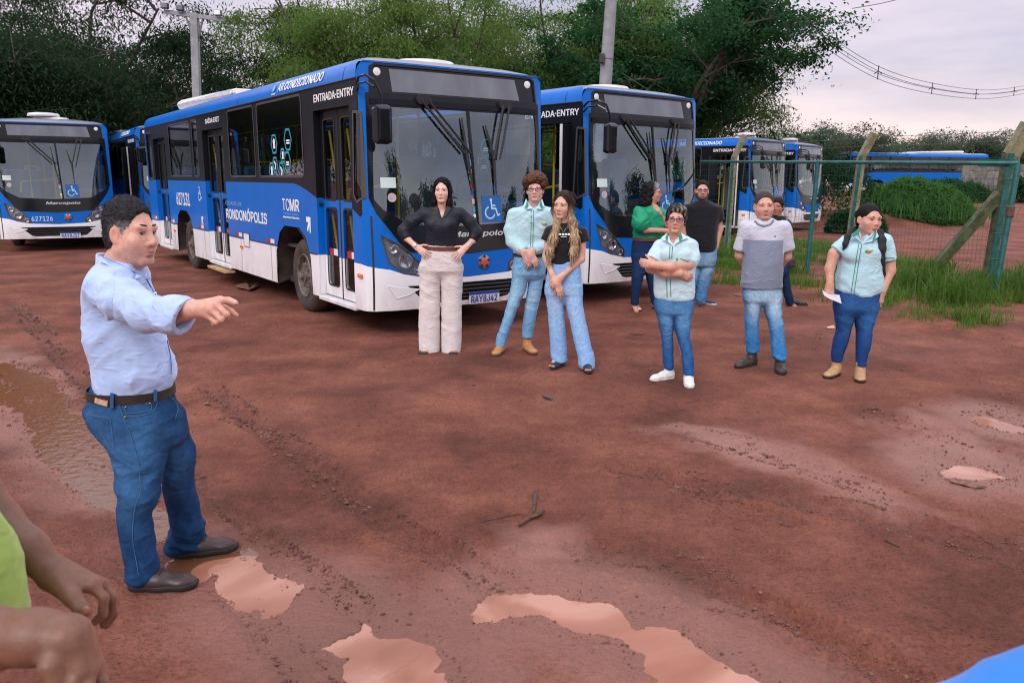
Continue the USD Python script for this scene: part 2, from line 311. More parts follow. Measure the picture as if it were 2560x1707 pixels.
while rr[-1] < 12: rr.append(rr[-1] * (1.0058 if 1.9 < rr[-1] < 9 else 1.012))
while rr[-1] < 420: rr.append(rr[-1] * 1.04)
rr = np.array(rr)
th = np.r_[np.arange(-45, 45.01, .20), np.arange(52, 312 - 3.9, 4.0)]       # degrees from +y towards +x, fine where it is seen
R_, T_ = np.meshgrid(rr, np.radians(th), indexing='ij'); nr, nt = R_.shape
gp = np.c_[(R_ * np.sin(T_)).ravel(), (R_ * np.cos(T_)).ravel()]
gz, gcol = ground_z(gp)
gv = np.c_[gp, gz]
I, J = np.meshgrid(np.arange(nr - 1), np.arange(nt), indexing='ij'); J2 = (J + 1) % nt
q = np.stack([I * nt + J, I * nt + J2, (I + 1) * nt + J2, (I + 1) * nt + J], -1).reshape(-1, 4)
gv = np.vstack([gv, [0, 0, 0.01]]); gcol = np.vstack([gcol, [.2, .1, .3]])
gf = np.vstack([q[:, [0, 2, 1]], q[:, [0, 3, 2]], np.c_[np.full(nt, len(gv) - 1), (np.arange(nt) + 1) % nt, np.arange(nt)]])
SOIL = usdkit.material(stage, '/World/Looks/red_soil', {
    'at': ('attribute', {'attribute': 'col'}), 'sep': ('separate_color', {}), 'tc': ('texture_coordinate', {}),
    'n1': ('noise_texture', {'scale': 1.1, 'detail': 8.0, 'roughness': 0.65}), 'r1': ('rgb_ramp', {'ramp': [(0.36, (0.135, 0.045, 0.028)), (0.5, (0.215, 0.074, 0.046)), (0.64, (0.300, 0.110, 0.070))]}),
    'n2': ('noise_texture', {'scale': 55.0, 'detail': 6.0, 'roughness': 0.7}), 'r2': ('rgb_ramp', {'ramp': [(0.36, (0.52, 0.48, 0.48)), (0.46, (0.96, 0.96, 0.96)), (0.56, (1.03, 1.02, 1.02)), (0.66, (1.25, 1.22, 1.20))]}), 'mu': ('mix', {'mix_type': 'multiply', 'fac': 1.0}),
    'n6': ('noise_texture', {'scale': 17.0, 'detail': 7.0, 'roughness': 0.7}), 'r6': ('rgb_ramp', {'ramp': [(0.40, (0.84, 0.82, 0.82)), (0.50, (1, 1, 1)), (0.60, (1.08, 1.07, 1.06))]}), 'm6': ('mix', {'mix_type': 'multiply', 'fac': 0.9}),
    'v7': ('voronoi_texture', {'scale': 42.0}), 'r7': ('rgb_ramp', {'ramp': [(0.12, (0.30, 0.27, 0.27)), (0.24, (1, 1, 1))]}), 'k7': ('noise_texture', {'scale': 3.0, 'detail': 4.0}), 'q7': ('rgb_ramp', {'ramp': [(0.47, (0, 0, 0)), (0.58, (1, 1, 1))]}), 'm7': ('mix', {'mix_type': 'multiply'}),
    'ck': ('mix', {'mix_type': 'multiply', 'color2': (0.62, 0.56, 0.55)}), 'cf': ('math', {'math_type': 'multiply', 'value2': 0.40}), 'sm': ('mix', {'color2': (0.47, 0.25, 0.20)}), 'sf': ('math', {'math_type': 'multiply', 'value2': 0.72}),
    'wd': ('mix', {'mix_type': 'multiply', 'color2': (0.72, 0.66, 0.66)}), 'wf': ('math', {'math_type': 'multiply', 'value2': 0.45}),
    'ro': ('map_range', {'from_min': 0.0, 'from_max': 1.0, 'to_min': 0.85, 'to_max': 0.28}), 'n4': ('noise_texture', {'scale': 6.0, 'detail': 4.0}), 'ra': ('math', {'math_type': 'multiply_add', 'value2': 0.30, 'value3': -0.15}), 'rs': ('math', {'math_type': 'add', 'use_clamp': True}),
    'n3': ('noise_texture', {'scale': 26.0, 'detail': 9.0, 'roughness': 0.68}), 'vo': ('voronoi_texture', {'scale': 38.0}), 'n5': ('noise_texture', {'scale': 95.0, 'detail': 6.0, 'roughness': 0.7}), 'hb': ('math', {'math_type': 'multiply_add', 'value2': 0.35}), 'ha': ('math', {'math_type': 'multiply_add', 'value2': 0.35}), 'b1': ('bump', {'strength': 1.0, 'distance': 0.028}),
    'p': ('principled_bsdf', {'specular_ior_level': 0.27})},
    [('at.color', 'sep.color'), ('tc.object', 'n1.vector'), ('n1.fac', 'r1.fac'), ('tc.object', 'n2.vector'), ('n2.fac', 'r2.fac'), ('r1.color', 'mu.color1'), ('r2.color', 'mu.color2'),
     ('sep.g', 'sf.value1'), ('sf.value', 'sm.fac'), ('sep.b', 'cf.value1'), ('cf.value', 'ck.fac'), ('tc.object', 'n6.vector'), ('n6.fac', 'r6.fac'), ('mu.color', 'm6.color1'), ('r6.color', 'm6.color2'), ('tc.object', 'v7.vector'), ('v7.distance', 'r7.fac'), ('tc.object', 'k7.vector'), ('k7.fac', 'q7.fac'), ('q7.color', 'm7.fac'), ('m6.color', 'm7.color1'), ('r7.color', 'm7.color2'), ('m7.color', 'ck.color1'), ('ck.color', 'sm.color1'), ('sep.r', 'wf.value1'), ('wf.value', 'wd.fac'), ('sm.color', 'wd.color1'), ('wd.color', 'p.base_color'),
     ('sep.r', 'ro.value'), ('tc.object', 'n4.vector'), ('n4.fac', 'ra.value1'), ('ro.result', 'rs.value1'), ('ra.value', 'rs.value2'), ('rs.value', 'p.roughness'),
     ('tc.object', 'n3.vector'), ('tc.object', 'vo.vector'), ('vo.distance', 'ha.value1'), ('n3.fac', 'ha.value3'), ('tc.object', 'n5.vector'), ('n5.fac', 'hb.value1'), ('ha.value', 'hb.value3'), ('hb.value', 'b1.height'), ('b1.normal', 'p.normal')], surface='p.BSDF')
single('ground', (gv, gf), SOIL, kind='structure', smooth=True, col=gcol)
WATER = usdkit.material(stage, '/World/Looks/muddy_water', {'tc': ('texture_coordinate', {}), 'n': ('noise_texture', {'scale': 1.3, 'detail': 5.0, 'distortion': 1.6}), 'r': ('rgb_ramp', {'ramp': [(0.38, (0.27, 0.105, 0.065)), (0.52, (0.34, 0.145, 0.095)), (0.64, (0.44, 0.225, 0.165))]}),
    'n2': ('noise_texture', {'scale': 9.0, 'detail': 2.0}), 'b': ('bump', {'strength': 0.06, 'distance': 0.01}), 'p': ('principled_bsdf', {'roughness': 0.06, 'specular_ior_level': 0.5, 'ior': 1.33})},
    [('tc.object', 'n.vector'), ('n.fac', 'r.fac'), ('r.color', 'p.base_color'), ('tc.object', 'n2.vector'), ('n2.fac', 'b.height'), ('b.normal', 'p.normal')], surface='p.BSDF')
THIN = usdkit.material(stage, '/World/Looks/thin_water', {'tc': ('texture_coordinate', {}), 'n2': ('noise_texture', {'scale': 14.0, 'detail': 3.0}), 'b': ('bump', {'strength': 0.30, 'distance': 0.012}), 'p': ('principled_bsdf', {'base_color': (0.12, 0.05, 0.024), 'specular_ior_level': 0.9, 'roughness': 0.07, 'ior': 1.33})},
    [('tc.object', 'n2.vector'), ('n2.fac', 'b.height'), ('b.normal', 'p.normal')], surface='p.BSDF')
for k, g in PUDG.items():
    v, f = flat(g.buffer(.22 if k not in ('wet', 'ditch', 'shoe') else .06)); v[:, 2] = LVL + {'ditch': .0012, 'strip': .0006}.get(k, 0)
    single('puddle', (v, f), THIN if k in ('wet', 'shoe') else WATER, kind='structure', smooth=False)
def gz_at(x, y): return float(ground_z(np.array([[x, y]], float), False)[0][0])
# ---------------------------------------------------------------- buses
BLUE = dirty('bus_blue', (0.001, 0.128, 0.52), rough=0.26, coat=0.06, spec=0.18, film=0.02, amt=0.6)
WHITEP = dirty('bus_white', (0.82, 0.83, 0.86), rough=0.32, coat=0.3, z0=0.2, z1=0.75, amt=0.7)
BLACKP = dirty('bus_black', (0.004, 0.0055, 0.009), rough=0.34, coat=0.03, spec=0.22, film=0.012, amt=0.5)
BLACKG = mat('gloss_black', (0.006, 0.007, 0.009), 0.14, coat=0.12, spec=.3)
ROOFW = mat('roof_white', (0.66, 0.66, 0.68), 0.4, var=.12)
DARKIN = mat('dark_inside', (0.035, 0.038, 0.042), 0.7)
GREYIN = mat('grey_inside', (0.16, 0.17, 0.18), 0.6)
LINER = mat('interior_liner', (0.42, 0.44, 0.46), 0.6)
RUBBER = mat('rubber', (0.012, 0.012, 0.013), 0.6)
FRAMEG = mat('frame_grey', (0.05, 0.053, 0.06), 0.35)
WSHIELD = glass('windscreen_glass', (0.76, 0.90, 0.92), gloss=(0.84, 0.97, 1.0), r0=.20)
SIDEGL = glass('side_glass', (0.46, 0.52, 0.54), r0=.06)
CLEARGL = glass('lamp_glass', (0.92, 0.94, 0.95), r0=.04)
CHROME = mat('lamp_reflector', (0.55, 0.57, 0.60), 0.18, metal=1.0)
LAMPG = mat('lamp_housing', (0.20, 0.215, 0.235), 0.3, metal=.4)
LENSW = mat('lens_white', (0.75, 0.77, 0.78), 0.1, coat=.6)
TYRE = mat('tyre_rubber', (0.022, 0.021, 0.021), 0.75, var2=(0.075, 0.052, 0.045), vscale=5.0, bump=.3, bscale=40)
RIM = mat('dusty_rim', (0.16, 0.135, 0.12), 0.55, metal=.3, var=.35, vscale=9)
WELL = mat('wheel_well', (0.035, 0.024, 0.020), 0.85, var=.4, vscale=5)
LETTERW = mat('letter_white', (0.80, 0.82, 0.84), 0.4)
LETTERS = mat('letter_silver', (0.5, 0.52, 0.54), 0.3)
LIGHTB = mat('letter_pale_blue', (0.16, 0.42, 0.75), 0.4)
TEAL = mat('sticker_teal', (0.03, 0.30, 0.42), 0.4)
SIGNB = mat('sign_blue', (0.01, 0.10, 0.33), 0.4)
SIGNL = mat('sign_symbol_pale', (0.36, 0.62, 0.78), 0.4)
REDP = mat('reflector_red', (0.42, 0.012, 0.012), 0.25, coat=.5)
AMBER = mat('amber_lens', (0.75, 0.13, 0.01), 0.2, coat=.6)
YELLOW = mat('yellow_rail', (0.62, 0.42, 0.02), 0.35)
SEATM = mat('seat_fabric', (0.04, 0.10, 0.18), 0.8, var=.2)
PLATEW = mat('plate_white', (0.70, 0.71, 0.72), 0.4)
PLATEB = mat('plate_blue', (0.01, 0.06, 0.33), 0.4)
DISPL = mat('led_display', (0.12, 0.135, 0.165), 0.25, coat=.7, var=.25, vscale=2.2, stretch=(1, 1, .3))
PAPER = mat('paper_white', (0.75, 0.78, 0.78), 0.6)
PALEGREEN = mat('paper_pale', (0.55, 0.68, 0.66), 0.6)
PARTGREY = mat('grey_plastic', (0.10, 0.105, 0.11), 0.5)
TAILRED = mat('tail_red', (0.25, 0.008, 0.012), 0.25, coat=.5)

BL, BW2, BC, BN = 11.76, 1.25, 0.28, 3.0
_t = np.linspace(0, math.pi / 2, 400)
_px = BW2 * np.sin(_t) ** (2 / BN); _py = BC - BC * np.cos(_t) ** (2 / BN)
_q = np.r_[0, np.cumsum(np.hypot(np.diff(_px), np.diff(_py)))]
QE = _q[-1]
def qf(l): return float(np.sign(l) * np.interp(min(abs(l), BW2), _px, _q))          # lateral place on the front -> unrolled
def qs(y, side=-1): return side * (QE + (y - BC) if y >= BC else float(np.interp(y, _py, _q)))   # place along a side
_zk = [0, .34, .60, .95, 1.2, 2.62, 2.72, 3.0, 3.3]; _rk = [.06, .02, .0, .0, .015, .155, .16, .20, .25]
def skin(q, z, off=0.0):
    q = np.asarray(q, float); z = np.asarray(z, float); a = np.abs(q); sg = np.where(q < 0, -1., 1.)
    x = np.interp(a, _q, _px); y = np.interp(a, _q, _py)
    e = 1e-3; dx = np.interp(np.minimum(a + e, QE), _q, _px) - np.interp(a - e, _q, _px); dy = np.interp(np.minimum(a + e, QE), _q, _py) - np.interp(a - e, _q, _py)
    ln = np.maximum(np.hypot(dx, dy), 1e-9); nx, ny = dy / ln, -dx / ln
    fl = a >= QE - 2e-3; x = np.where(fl, BW2, x); nx = np.where(fl, 1., nx); ny = np.where(fl, 0., ny)
    y = np.where(a >= QE, BC + (a - QE), y)
    w = np.clip((BC - y) / BC, 0, 1) ** .7
    y = y + np.interp(z, _zk, _rk) * w
    return np.stack([sg * (x + nx * off), y + ny * off, z], -1)
def patch(poly, off=0.0, dq=.09, dz=.16, surf=skin):
    """A piece of the bus's skin cut out of the unrolled plane."""
    ms = []
    for g in getattr(poly, 'geoms', [poly]):
        if g.geom_type != 'Polygon' or g.area < 1e-7: continue
        x0, y0, x1, y1 = g.bounds
        xs = [x0] + [k for k in np.arange(-math.ceil(QE / dq), math.ceil(QE / dq) + 1) * dq if x0 < k < x1 and abs(k) < QE + .02] + [x1]
        for a, b in zip(xs[:-1], xs[1:]):
            zs = [y0, y1] if min(abs(a), abs(b)) > QE else [y0] + [k for k in np.arange(0, 3.4, dz) if y0 < k < y1] + [y1]
            for c, d in zip(zs[:-1], zs[1:]):
                cell = g.intersection(sbox(a, c, b, d))
                for h in getattr(cell, 'geoms', [cell]):
                    if h.geom_type == 'Polygon' and h.area > 1e-8:
                        v, f = trimesh.creation.triangulate_polygon(h, engine='earcut'); e1, e2 = v[f[:, 1]] - v[f[:, 0]], v[f[:, 2]] - v[f[:, 0]]; k = e1[:, 0] * e2[:, 1] < e1[:, 1] * e2[:, 0]; f[k] = f[k][:, ::-1]; ms.append((v, f))
    v, f = cat([(np.c_[m[0], np.zeros(len(m[0]))], m[1]) for m in ms])
    m = trimesh.Trimesh(v, f, process=True); v, f = np.array(m.vertices), np.array(m.faces)
    return surf(v[:, 0], v[:, 1], off), f
def qpoly(pts): return Polygon([(qf(l), z) for l, z in pts])
def spoly(pts, side=-1): return Polygon([(qs(y, side), z) for y, z in pts])
def srect(y0, y1, z0, z1, r=.06, side=-1):
    a, b = sorted((qs(y0, side), qs(y1, side))); return rrect(a, b, z0, z1, r)
def skin_text(txt, y0, y1, z0, z1, off=.004, side=-1, bold=True, front=False, slant=0.0):
    """Lettering stretched to the given rectangle of the skin; y0 is where reading starts."""
    v, f = vf(meshkit.text_mesh(txt, 1.0, .002, bold)); lo, hi = v.min(0), v.max(0)
    u = (v[:, :2] - lo[:2]) / (hi[:2] - lo[:2]); u[:, 0] += slant * (u[:, 1] - .5)
    a, b = (qf(y0), qf(y1)) if front else (qs(y0, side), qs(y1, side))
    return skin(a + u[:, 0] * (b - a), z0 + u[:, 1] * (z1 - z0), off + (v[:, 2] > .001) * .002), f
def wheelchair(cx, cz, h):
    s = h / 1.0; P = lambda *a: [(x, y) for x, y in a]
    g = [Point(-.06, .43).buffer(.075), LineString([(-.05, .33), (-.02, .02), (.20, .02), (.30, -.30), (.40, -.26)]).buffer(.042), LineString([(-.04, .16), (.16, .16)]).buffer(.036),
         LineString([(-.14 + .27 * math.cos(t), -.17 + .27 * math.sin(t)) for t in np.linspace(1.9, 5.9, 24)]).buffer(.036)]
    return affinity.translate(affinity.scale(unary_union(g), s, s, origin=(0, 0)), cx, cz)
def arrow(cx, cz, h, flip=1):
    g = Polygon([(-.5, .5), (.5, .5), (.5, -.5), (.22, -.5), (.2, -.02), (-.22, -.46), (-.42, -.28), (-.02, .17), (-.5, .17)])
    return affinity.translate(affinity.scale(g, h * flip * .75, h, origin=(0, 0)), cx, cz)

GLASSP = Polygon([(-1.14, 1.58), (-1.10, 2.58), (1.10, 2.58), (1.14, 1.58), (1.05, 1.47), (.76, 1.30), (0, 1.265), (-.76, 1.30), (-1.05, 1.47)]).buffer(-.05).buffer(.05, quad_segs=3)
MASKP = Polygon([(-1.19, 1.60), (-1.165, 2.72), (1.165, 2.72), (1.19, 1.60), (1.12, 1.42), (.80, .99), (0, .945), (-.80, .99), (-1.12, 1.42)])
SIGNP = Polygon([(-1.13, 2.72), (-1.11, 3.0), (-1.05, 3.035), (1.05, 3.035), (1.11, 3.0), (1.13, 2.72)])
tq = lambda g: shapely.transform(g, lambda a: np.c_[[qf(x) for x in a[:, 0]], a[:, 1]])
WHT = [(-1.25, .86), (-1.0, .80), (-.85, .745), (-.58, .69), (0, .665), (.58, .69), (.85, .745), (1.0, .80), (1.25, .86)]
HEADL = [(-1.10, 1.20), (-.84, 1.06), (-.575, .80), (-.575, .695), (-.85, .75), (-1.02, .88)]
W1, W2_, W3_, W4_ = (1.93, 3.72, 1.81, 2.84), (3.86, 5.19, 1.81, 2.84), (7.66, 9.39, 1.81, 2.82), (7.13, 7.5, 1.81, 2.82)
D1, D2, D3 = (.48, 1.55, .36, 2.60), (5.52, 6.80, .36, 2.60), (9.80, 10.95, .36, 2.60)
ZG = 2.87
def waist(y): return 1.74 if y > 2.4 else 1.74 - .19 * (1 - max(0, (y - 1.5) / .9)) ** 1.5

def bus_wheel(t, y, side=-1, steer=0.0, n=28):
    R = rotz(steer); c = np.array([side * (BW2 - .10), y, .505]); sgn = side
    def w(m): return xf(xf(m, s=(sgn, 1, 1)), R, c)
    prof = [(-.28, .30), (-.27, .44), (-.24, .488), (-.20, .503), (-.08, .503), (-.04, .49), (-.005, .45), (0.0, .40), (-.012, .33), (-.03, .295)]
    tp = t.part('wheel', w(lathe(prof, n + 8)), TYRE, smooth=40)
    for k in range(1): pass
    rim = [(-.03, .297), (-.012, .288), (-.02, .275), (-.10, .262), (-.13, .20), (-.10, .185), (-.05, .18), (-.045, .10), (-.01, .095), (.0, .06), (.0, .0)]
    rp = t.part('rim', w(lathe(rim, n)), RIM, smooth=35, parent=tp)
    for k in range(10):
        a = k / 10 * 2 * math.pi; m = lathe([(-.06, .0001), (-.06, .022), (-.02, .018), (-.02, .0001)], 6); t.part('nut', w(xf(m, t=(0, .145 * math.cos(a), .145 * math.sin(a)))), RIM, smooth=False, parent=tp)
    hub = [(-.02, .062), (.045, .055), (.05, .045), (.05, 0.0001)]
    t.part('hub', w(lathe(hub, 14)), RIM, smooth=35, parent=tp)

def window(t, y0, y1, z0, z1, side, r=.07, divider=None, name='window'):
    outer = srect(y0, y1, z0, z1, r, side); inner = outer.buffer(-.028)
    p = t.part(name, patch(outer.difference(inner), .008), FRAMEG, smooth=False)
    t.part('pane', patch(inner, -.012), SIDEGL, smooth=False, parent=p)
    if divider:
        a, b = sorted((qs(y0 + .03, side), qs(y1 - .03, side))); t.part('pane_bar', patch(sbox(a, divider - .012, b, divider + .012), -.004), RUBBER, smooth=False, parent=p)
    return outer

def door(t, d, full=True, is_open=False):
    y0, y1, z0, z1 = d; ins = .115; x = -(BW2 - ins)
    # jambs and step, coloured as the body beside them
    for yy, s in ((y0, 1), (y1, -1)):
        for a, b, m in ((z0, .86, WHITEP), (.86, waist(yy), BLUE), (waist(yy), z1, BLACKP)):
            t.part('door_jamb', box(-BW2 + .002, x - .03, min(yy, yy + s * -.012), max(yy, yy + s * -.012), a, b), m, smooth=False)
    t.part('door_header', box(-BW2 + .002, x - .03, y0, y1, z1, z1 + .012), BLACKP, smooth=False)
    t.part('door_step', rbox(-BW2 - .02, x + .25, y0 - .02, y1 + .02, z0 - .06, z0 - .005, .01), WHITEP, smooth=False)
    ym = (y0 + y1) / 2
    for a, b in ((y0 + .012, ym - .012), (ym + .012, y1 - .012)):
        if is_open:      # folded leaf standing edge-on in the opening
            leaf = t.part('door', rbox(-BW2 - .16, -BW2 + .34, a if a == y0 + .012 else b - .04, (a if a == y0 + .012 else b - .04) + .035, z0 + .03, z1 - .03, .01), BLACKP, smooth=False); t.part('door_edge', rbox(-BW2 - .185, -BW2 - .158, a if a == y0 + .012 else b - .04, (a if a == y0 + .012 else b - .04) + .035, z0 + .03, z1 - .03, .004), PLATEW if not full and a == y0 + .012 else RUBBER, smooth=False, parent=leaf)
            continue
        G = [rrect(a + .085, b - .085, 1.55, 2.50, .05), rrect(a + .085, b - .085, .50, 1.45, .05)]
        leafp = None
        for lo, hi, m in ((z0 + .01, .86, WHITEP), (.86, 1.55, BLUE), (1.55, z1 - .005, BLACKP)):
            g = sbox(a, lo, b, hi).difference(unary_union(G))
            v, f = ext(g, .035); v = np.c_[x - .035 + v[:, 2], v[:, 0], v[:, 1]]
            leafp2 = t.part('door' if leafp is None else 'door_panel', (v, f), m, smooth=False, parent=leafp)
            leafp = leafp or leafp2
        for g in G:
            fr = g.buffer(.012).difference(g.buffer(-.012)); v, f = ext(fr, .008); t.part('door_glass_seal', (np.c_[x - .040 + v[:, 2] * .5, v[:, 0], v[:, 1]], f), RUBBER, smooth=False, parent=leafp)
            v, f = flat(g); f = f[:, ::-1]; t.part('door_glass', (np.c_[np.full(len(v), x - .02), v[:, 0], v[:, 1]], f), SIDEGL, smooth=False, parent=leafp)
        t.part('door_seal', box(x - .04, x, b if b < ym else a - .012, (b if b < ym else a - .012) + .012, z0, z1), RUBBER, smooth=False, parent=leafp)
        if full:
            for zz in (1.62, .62):
                t.part('grab_rail', tube([(x + .04, b - .1, zz + .75), (x + .06, b - .16, zz + .35), (x + .04, a + .12, zz)], .016, 6), YELLOW, parent=leafp)
            gy = (a + b) / 2
            for s, m in ((1, REDP), (-1, PLATEW)):
                t.part('reflector', box(x - .026, x - .021, min(gy, gy + s * .13), max(gy, gy + s * .13), .875, .955), m, smooth=False, parent=leafp)

def make_bus(label, loc, yaw, number, front_number=None, plate='RAY8J42', text=True, doors_open=(False, False, False), full=True, left_side=False, hatch=True, mirrors=(-1,), group='blue city buses parked in the yard', sagz=0.0):
    org = np.array([loc[0], loc[1], sagz]) + rotz(yaw) @ np.array([BW2, 0, 0]) if not isinstance(loc, dict) else None
    t = Thing('city_bus', label, 'bus', org, yaw, group)
    Q0, Q1 = qs(BL, -1), qs(BL, 1)
    arches = []
    for y in (2.50, 8.59):
        for s in (-1, 1):
            g = Polygon([(y - .70, .2), (y - .66, .80), (y - .50, 1.06), (y - .28, 1.165), (y + .28, 1.165), (y + .5, 1.06), (y + .66, .80), (y + .70, .2)]).buffer(.05).buffer(-.05)
            arches.append(Polygon([(qs(a, s), z) for a, z in g.exterior.coords]))
    arch = unary_union(arches)
    doors = [spoly([(d[0], d[2] - .2), (d[1], d[2] - .2), (d[1], d[3]), (d[0], d[3])]) for d in (D1, D2, D3)] if not left_side else []
    wins = [srect(*w, .07) for w in (W1, W2_, W3_, W4_)] + [srect(11.12, 11.62, 1.76, 2.76, .06)]
    LW = [(1.93 + 1.62 * k, 3.47 + 1.62 * k, 1.81, 2.84) for k in range(6)] + [(.42, 1.75, 1.62, 2.78)]
    wins += [srect(*w, .07, 1) for w in LW]; quarter = Polygon([(qs(.15), 1.60), (qs(.15), 2.52), (qs(.37), 2.54), (qs(.42), 1.62), (qs(.33), 1.53)]).buffer(-.03).buffer(.03)
    holes = unary_union([arch] + doors + wins + [quarter, tq(GLASSP)])
    zt = [(qf(l), z) for l, z in WHT]
    white = Polygon([(Q0, .33), (Q0, .86)] + zt + [(Q1, .86), (Q1, .33)])
    mask = tq(MASKP); sign = tq(SIGNP)
    ys = list(np.arange(1.55, 2.5, .12))
    blackR = Polygon([(Q0 + .05, ZG), (Q0 + .05, 1.74)] + [(qs(y), waist(y)) for y in ys[::-1]] + [(qs(.55), 1.50), (qs(.26), 1.385), (qs(.21), 1.42), (qs(.19), ZG - .02), (qs(.25), ZG)])
    blackL = Polygon([(Q1 - .05, ZG), (Q1 - .05, 1.74)] + [(qs(y, 1), waist(y)) for y in ys[::-1]] + [(qs(.5, 1), 1.50), (qs(.24, 1), 1.42), (qs(.19, 1), ZG - .02), (qs(.25, 1), ZG)])
    total = Polygon([(Q0, .33), (Q0, ZG), (qs(.3), ZG)] + [(qf(l), 3.06) for l in (-1.17, 1.17)] + [(qs(.3, 1), ZG), (Q1, ZG), (Q1, .33)])
    hl = [qpoly(HEADL), qpoly([(-l, z) for l, z in HEADL])]
    grille = qpoly([(-.80, .605), (.80, .605), (.58, .40), (.50, .385), (-.50, .385), (-.58, .40)])
    blue = total.difference(unary_union([white, mask, sign, blackR, blackL, holes] + hl))
    black = unary_union([blackR, blackL]).difference(holes)
    t.part('body_panel', patch(blue), BLUE, smooth=30)
    for g in getattr(white.difference(unary_union([holes, grille] + hl)), 'geoms', [white]): t.part('skirt_panel', patch(g if g is not white else white.difference(unary_union([holes, grille] + hl))), WHITEP, smooth=30)
    t.part('window_band', patch(black, .002), BLACKP, smooth=30)
    t.part('windscreen_surround', patch(mask.difference(tq(GLASSP)), .004), BLACKG, smooth=30)
    # seams between panels, mouldings
    for y in (3.18, 3.40, 4.86, 7.10, 9.5): 
        g = sbox(*sorted((qs(y), qs(y + .012))), .34, .86) if False else Polygon([(qs(y), .34), (qs(y + .012), .34), (qs(y + .012), .855), (qs(y), .855)])
        t.part('panel_seam', patch(g.difference(holes), .0015), RUBBER, smooth=False)
    t.part('panel_seam', patch(Polygon([(qs(.12), .34), (qs(.132), .34), (qs(.132), 1.40), (qs(.12), 1.40)]), .0015), RUBBER, smooth=False)
    t.part('panel_seam', patch(Polygon([(qf(-.82), 1.03), (qf(-.83), 1.045), (qf(-1.075), 1.30), (qf(-1.065), 1.285)]), .0015), RUBBER, smooth=False)
    t.part('side_moulding', patch(Polygon([(Q0, .852), (Q0, .868), (qs(1.6), .868), (qs(1.6), .852)]).difference(holes), .003), RUBBER, smooth=False)
    # roof: blue cove along the sides, pale cap at the front, white top
    ring = [(-.004, ZG - .004), (0.0, ZG), (.012, 2.95), (.05, 3.035), (.12, 3.09), (.26, 3.128), (.6, 3.16), (1.0, 3.175)]
    qq = np.r_[np.arange(Q0, -QE - .02, .8), np.linspace(-QE, QE, 61), np.arange(QE + .4, Q1, .8), Q1]
    base = skin(qq, np.full(len(qq), 2.87)); V = []
    for ins, z in ring:
        p = base.copy(); s = 1 - ins / BW2; y0_ = np.interp(np.abs(qq), np.r_[_q, 40], np.r_[_py, 40]); w = np.clip((BC - y0_) / BC, 0, 1) ** .7
        k = sst(ZG, 3.06, np.array([z]))[0] if z < 3.06 else 1.0
        x = p[:, 0] * s; y = p[:, 1] + np.minimum(ins, .8) * 1.0 * (np.abs(qq) < QE + .4) * np.clip(1.2 - w * .35, 0, 1)
        lift = np.where(w > .25, np.maximum(0, 3.045 + ins * .30 - z) * np.clip((w - .25) * 4, 0, 1), 0)       # the front of the roof sits above the sign
        V.append(np.c_[x, y + np.where(w > .25, .02 * w, 0), np.minimum(z + lift, 3.175)])
    nq = len(qq); v = np.vstack(V); F = []
    for i in range(len(ring) - 1):
        for j in range(nq - 1): F += [[i * nq + j, i * nq + j + 1, (i + 1) * nq + j + 1], [i * nq + j, (i + 1) * nq + j + 1, (i + 1) * nq + j]]
    top = [(len(ring) - 1) * nq + j for j in range(nq)]; h = nq // 2
    for j in range(h - 1): F += [[top[j], top[j + 1], top[nq - 2 - j]], [top[j], top[nq - 2 - j], top[nq - 1 - j]]]
    F = np.array(F)[:, ::-1]; cz = v[F].mean(1); fr = (np.abs(cz[:, 0]) < 1.13) & (cz[:, 1] < .5); tp = (cz[:, 2] > 3.135) & (cz[:, 1] > .9); fr = fr | ((cz[:, 2] > 3.10) & (cz[:, 1] <= .9))
    t.part('roof', (v, F[~fr & ~tp]), BLUE, smooth=40); t.part('roof_top', (v, F[tp]), ROOFW, smooth=40)
    if (fr & ~tp).any(): t.part('roof_front_cap', (v, F[fr & ~tp]), mat_roofcap, smooth=40)
    for y in (.62, 4.6, 8.4): t.part('roof_seam', cat([(skin(np.full(2 * 3, 0) - (QE + y - BC + np.tile([0, .014], 3)), np.repeat([ZG + .005, 2.95, 3.03], 2)) + np.c_[np.repeat([.0, .012, .05], 2) - .002, np.zeros(6), np.zeros(6)], np.array([[0, 1, 3], [0, 3, 2], [2, 3, 5], [2, 5, 4]]))]), RUBBER, smooth=False)
    t.part('gutter', tube(skin(np.r_[Q0, np.linspace(qs(.5), qs(.22), 6)], np.full(7, ZG), .006), .011, 6), RUBBER)
    # destination sign
    sp = t.part('destination_sign', patch(sign, -.012), BLACKG)
    disp = qpoly([(-.88, 2.985), (.80, 2.985), (.86, 2.74), (-.86, 2.74)])
    t.part('display', patch(disp, -.008), DISPL, parent=sp)
    rim_ = sign.difference(sign.buffer(-.022)); t.part('sign_frame', patch(rim_, .006), BLACKG, parent=sp)
    for l in (-1.02, 1.0):
        c = skin(np.array([qf(l)]), np.array([2.945]))[0]; t.part('marker_lamp', xf(lathe([(0, .045), (-.008, .042), (-.011, .03), (-.012, .0001)], 14, 'y'), t=c + [0, .008, 0]), LENSW, parent=sp)
    # windscreen
    wg = t.part('windscreen', patch(tq(GLASSP), -.004), WSHIELD, smooth=True)
    t.part('windscreen_divider', tube(skin(np.linspace(qf(.09), qf(.15), 8), np.linspace(2.6, 1.25, 8), -.002), .021, 6), BLACKG)
    t.part('brow', patch(Polygon([(qf(-1.12), 2.60), (qf(1.12), 2.60), (qf(1.12), 2.66), (qf(-1.12), 2.66)]), .022), BLACKP)
    # stickers inside the glass
    iq = Polygon([(qf(.215), 1.30), (qf(.51), 1.30), (qf(.50), 1.615), (qf(.215), 1.615)]); st = t.part('accessibility_sticker', patch(iq, -.001), SIGNB, smooth=True)
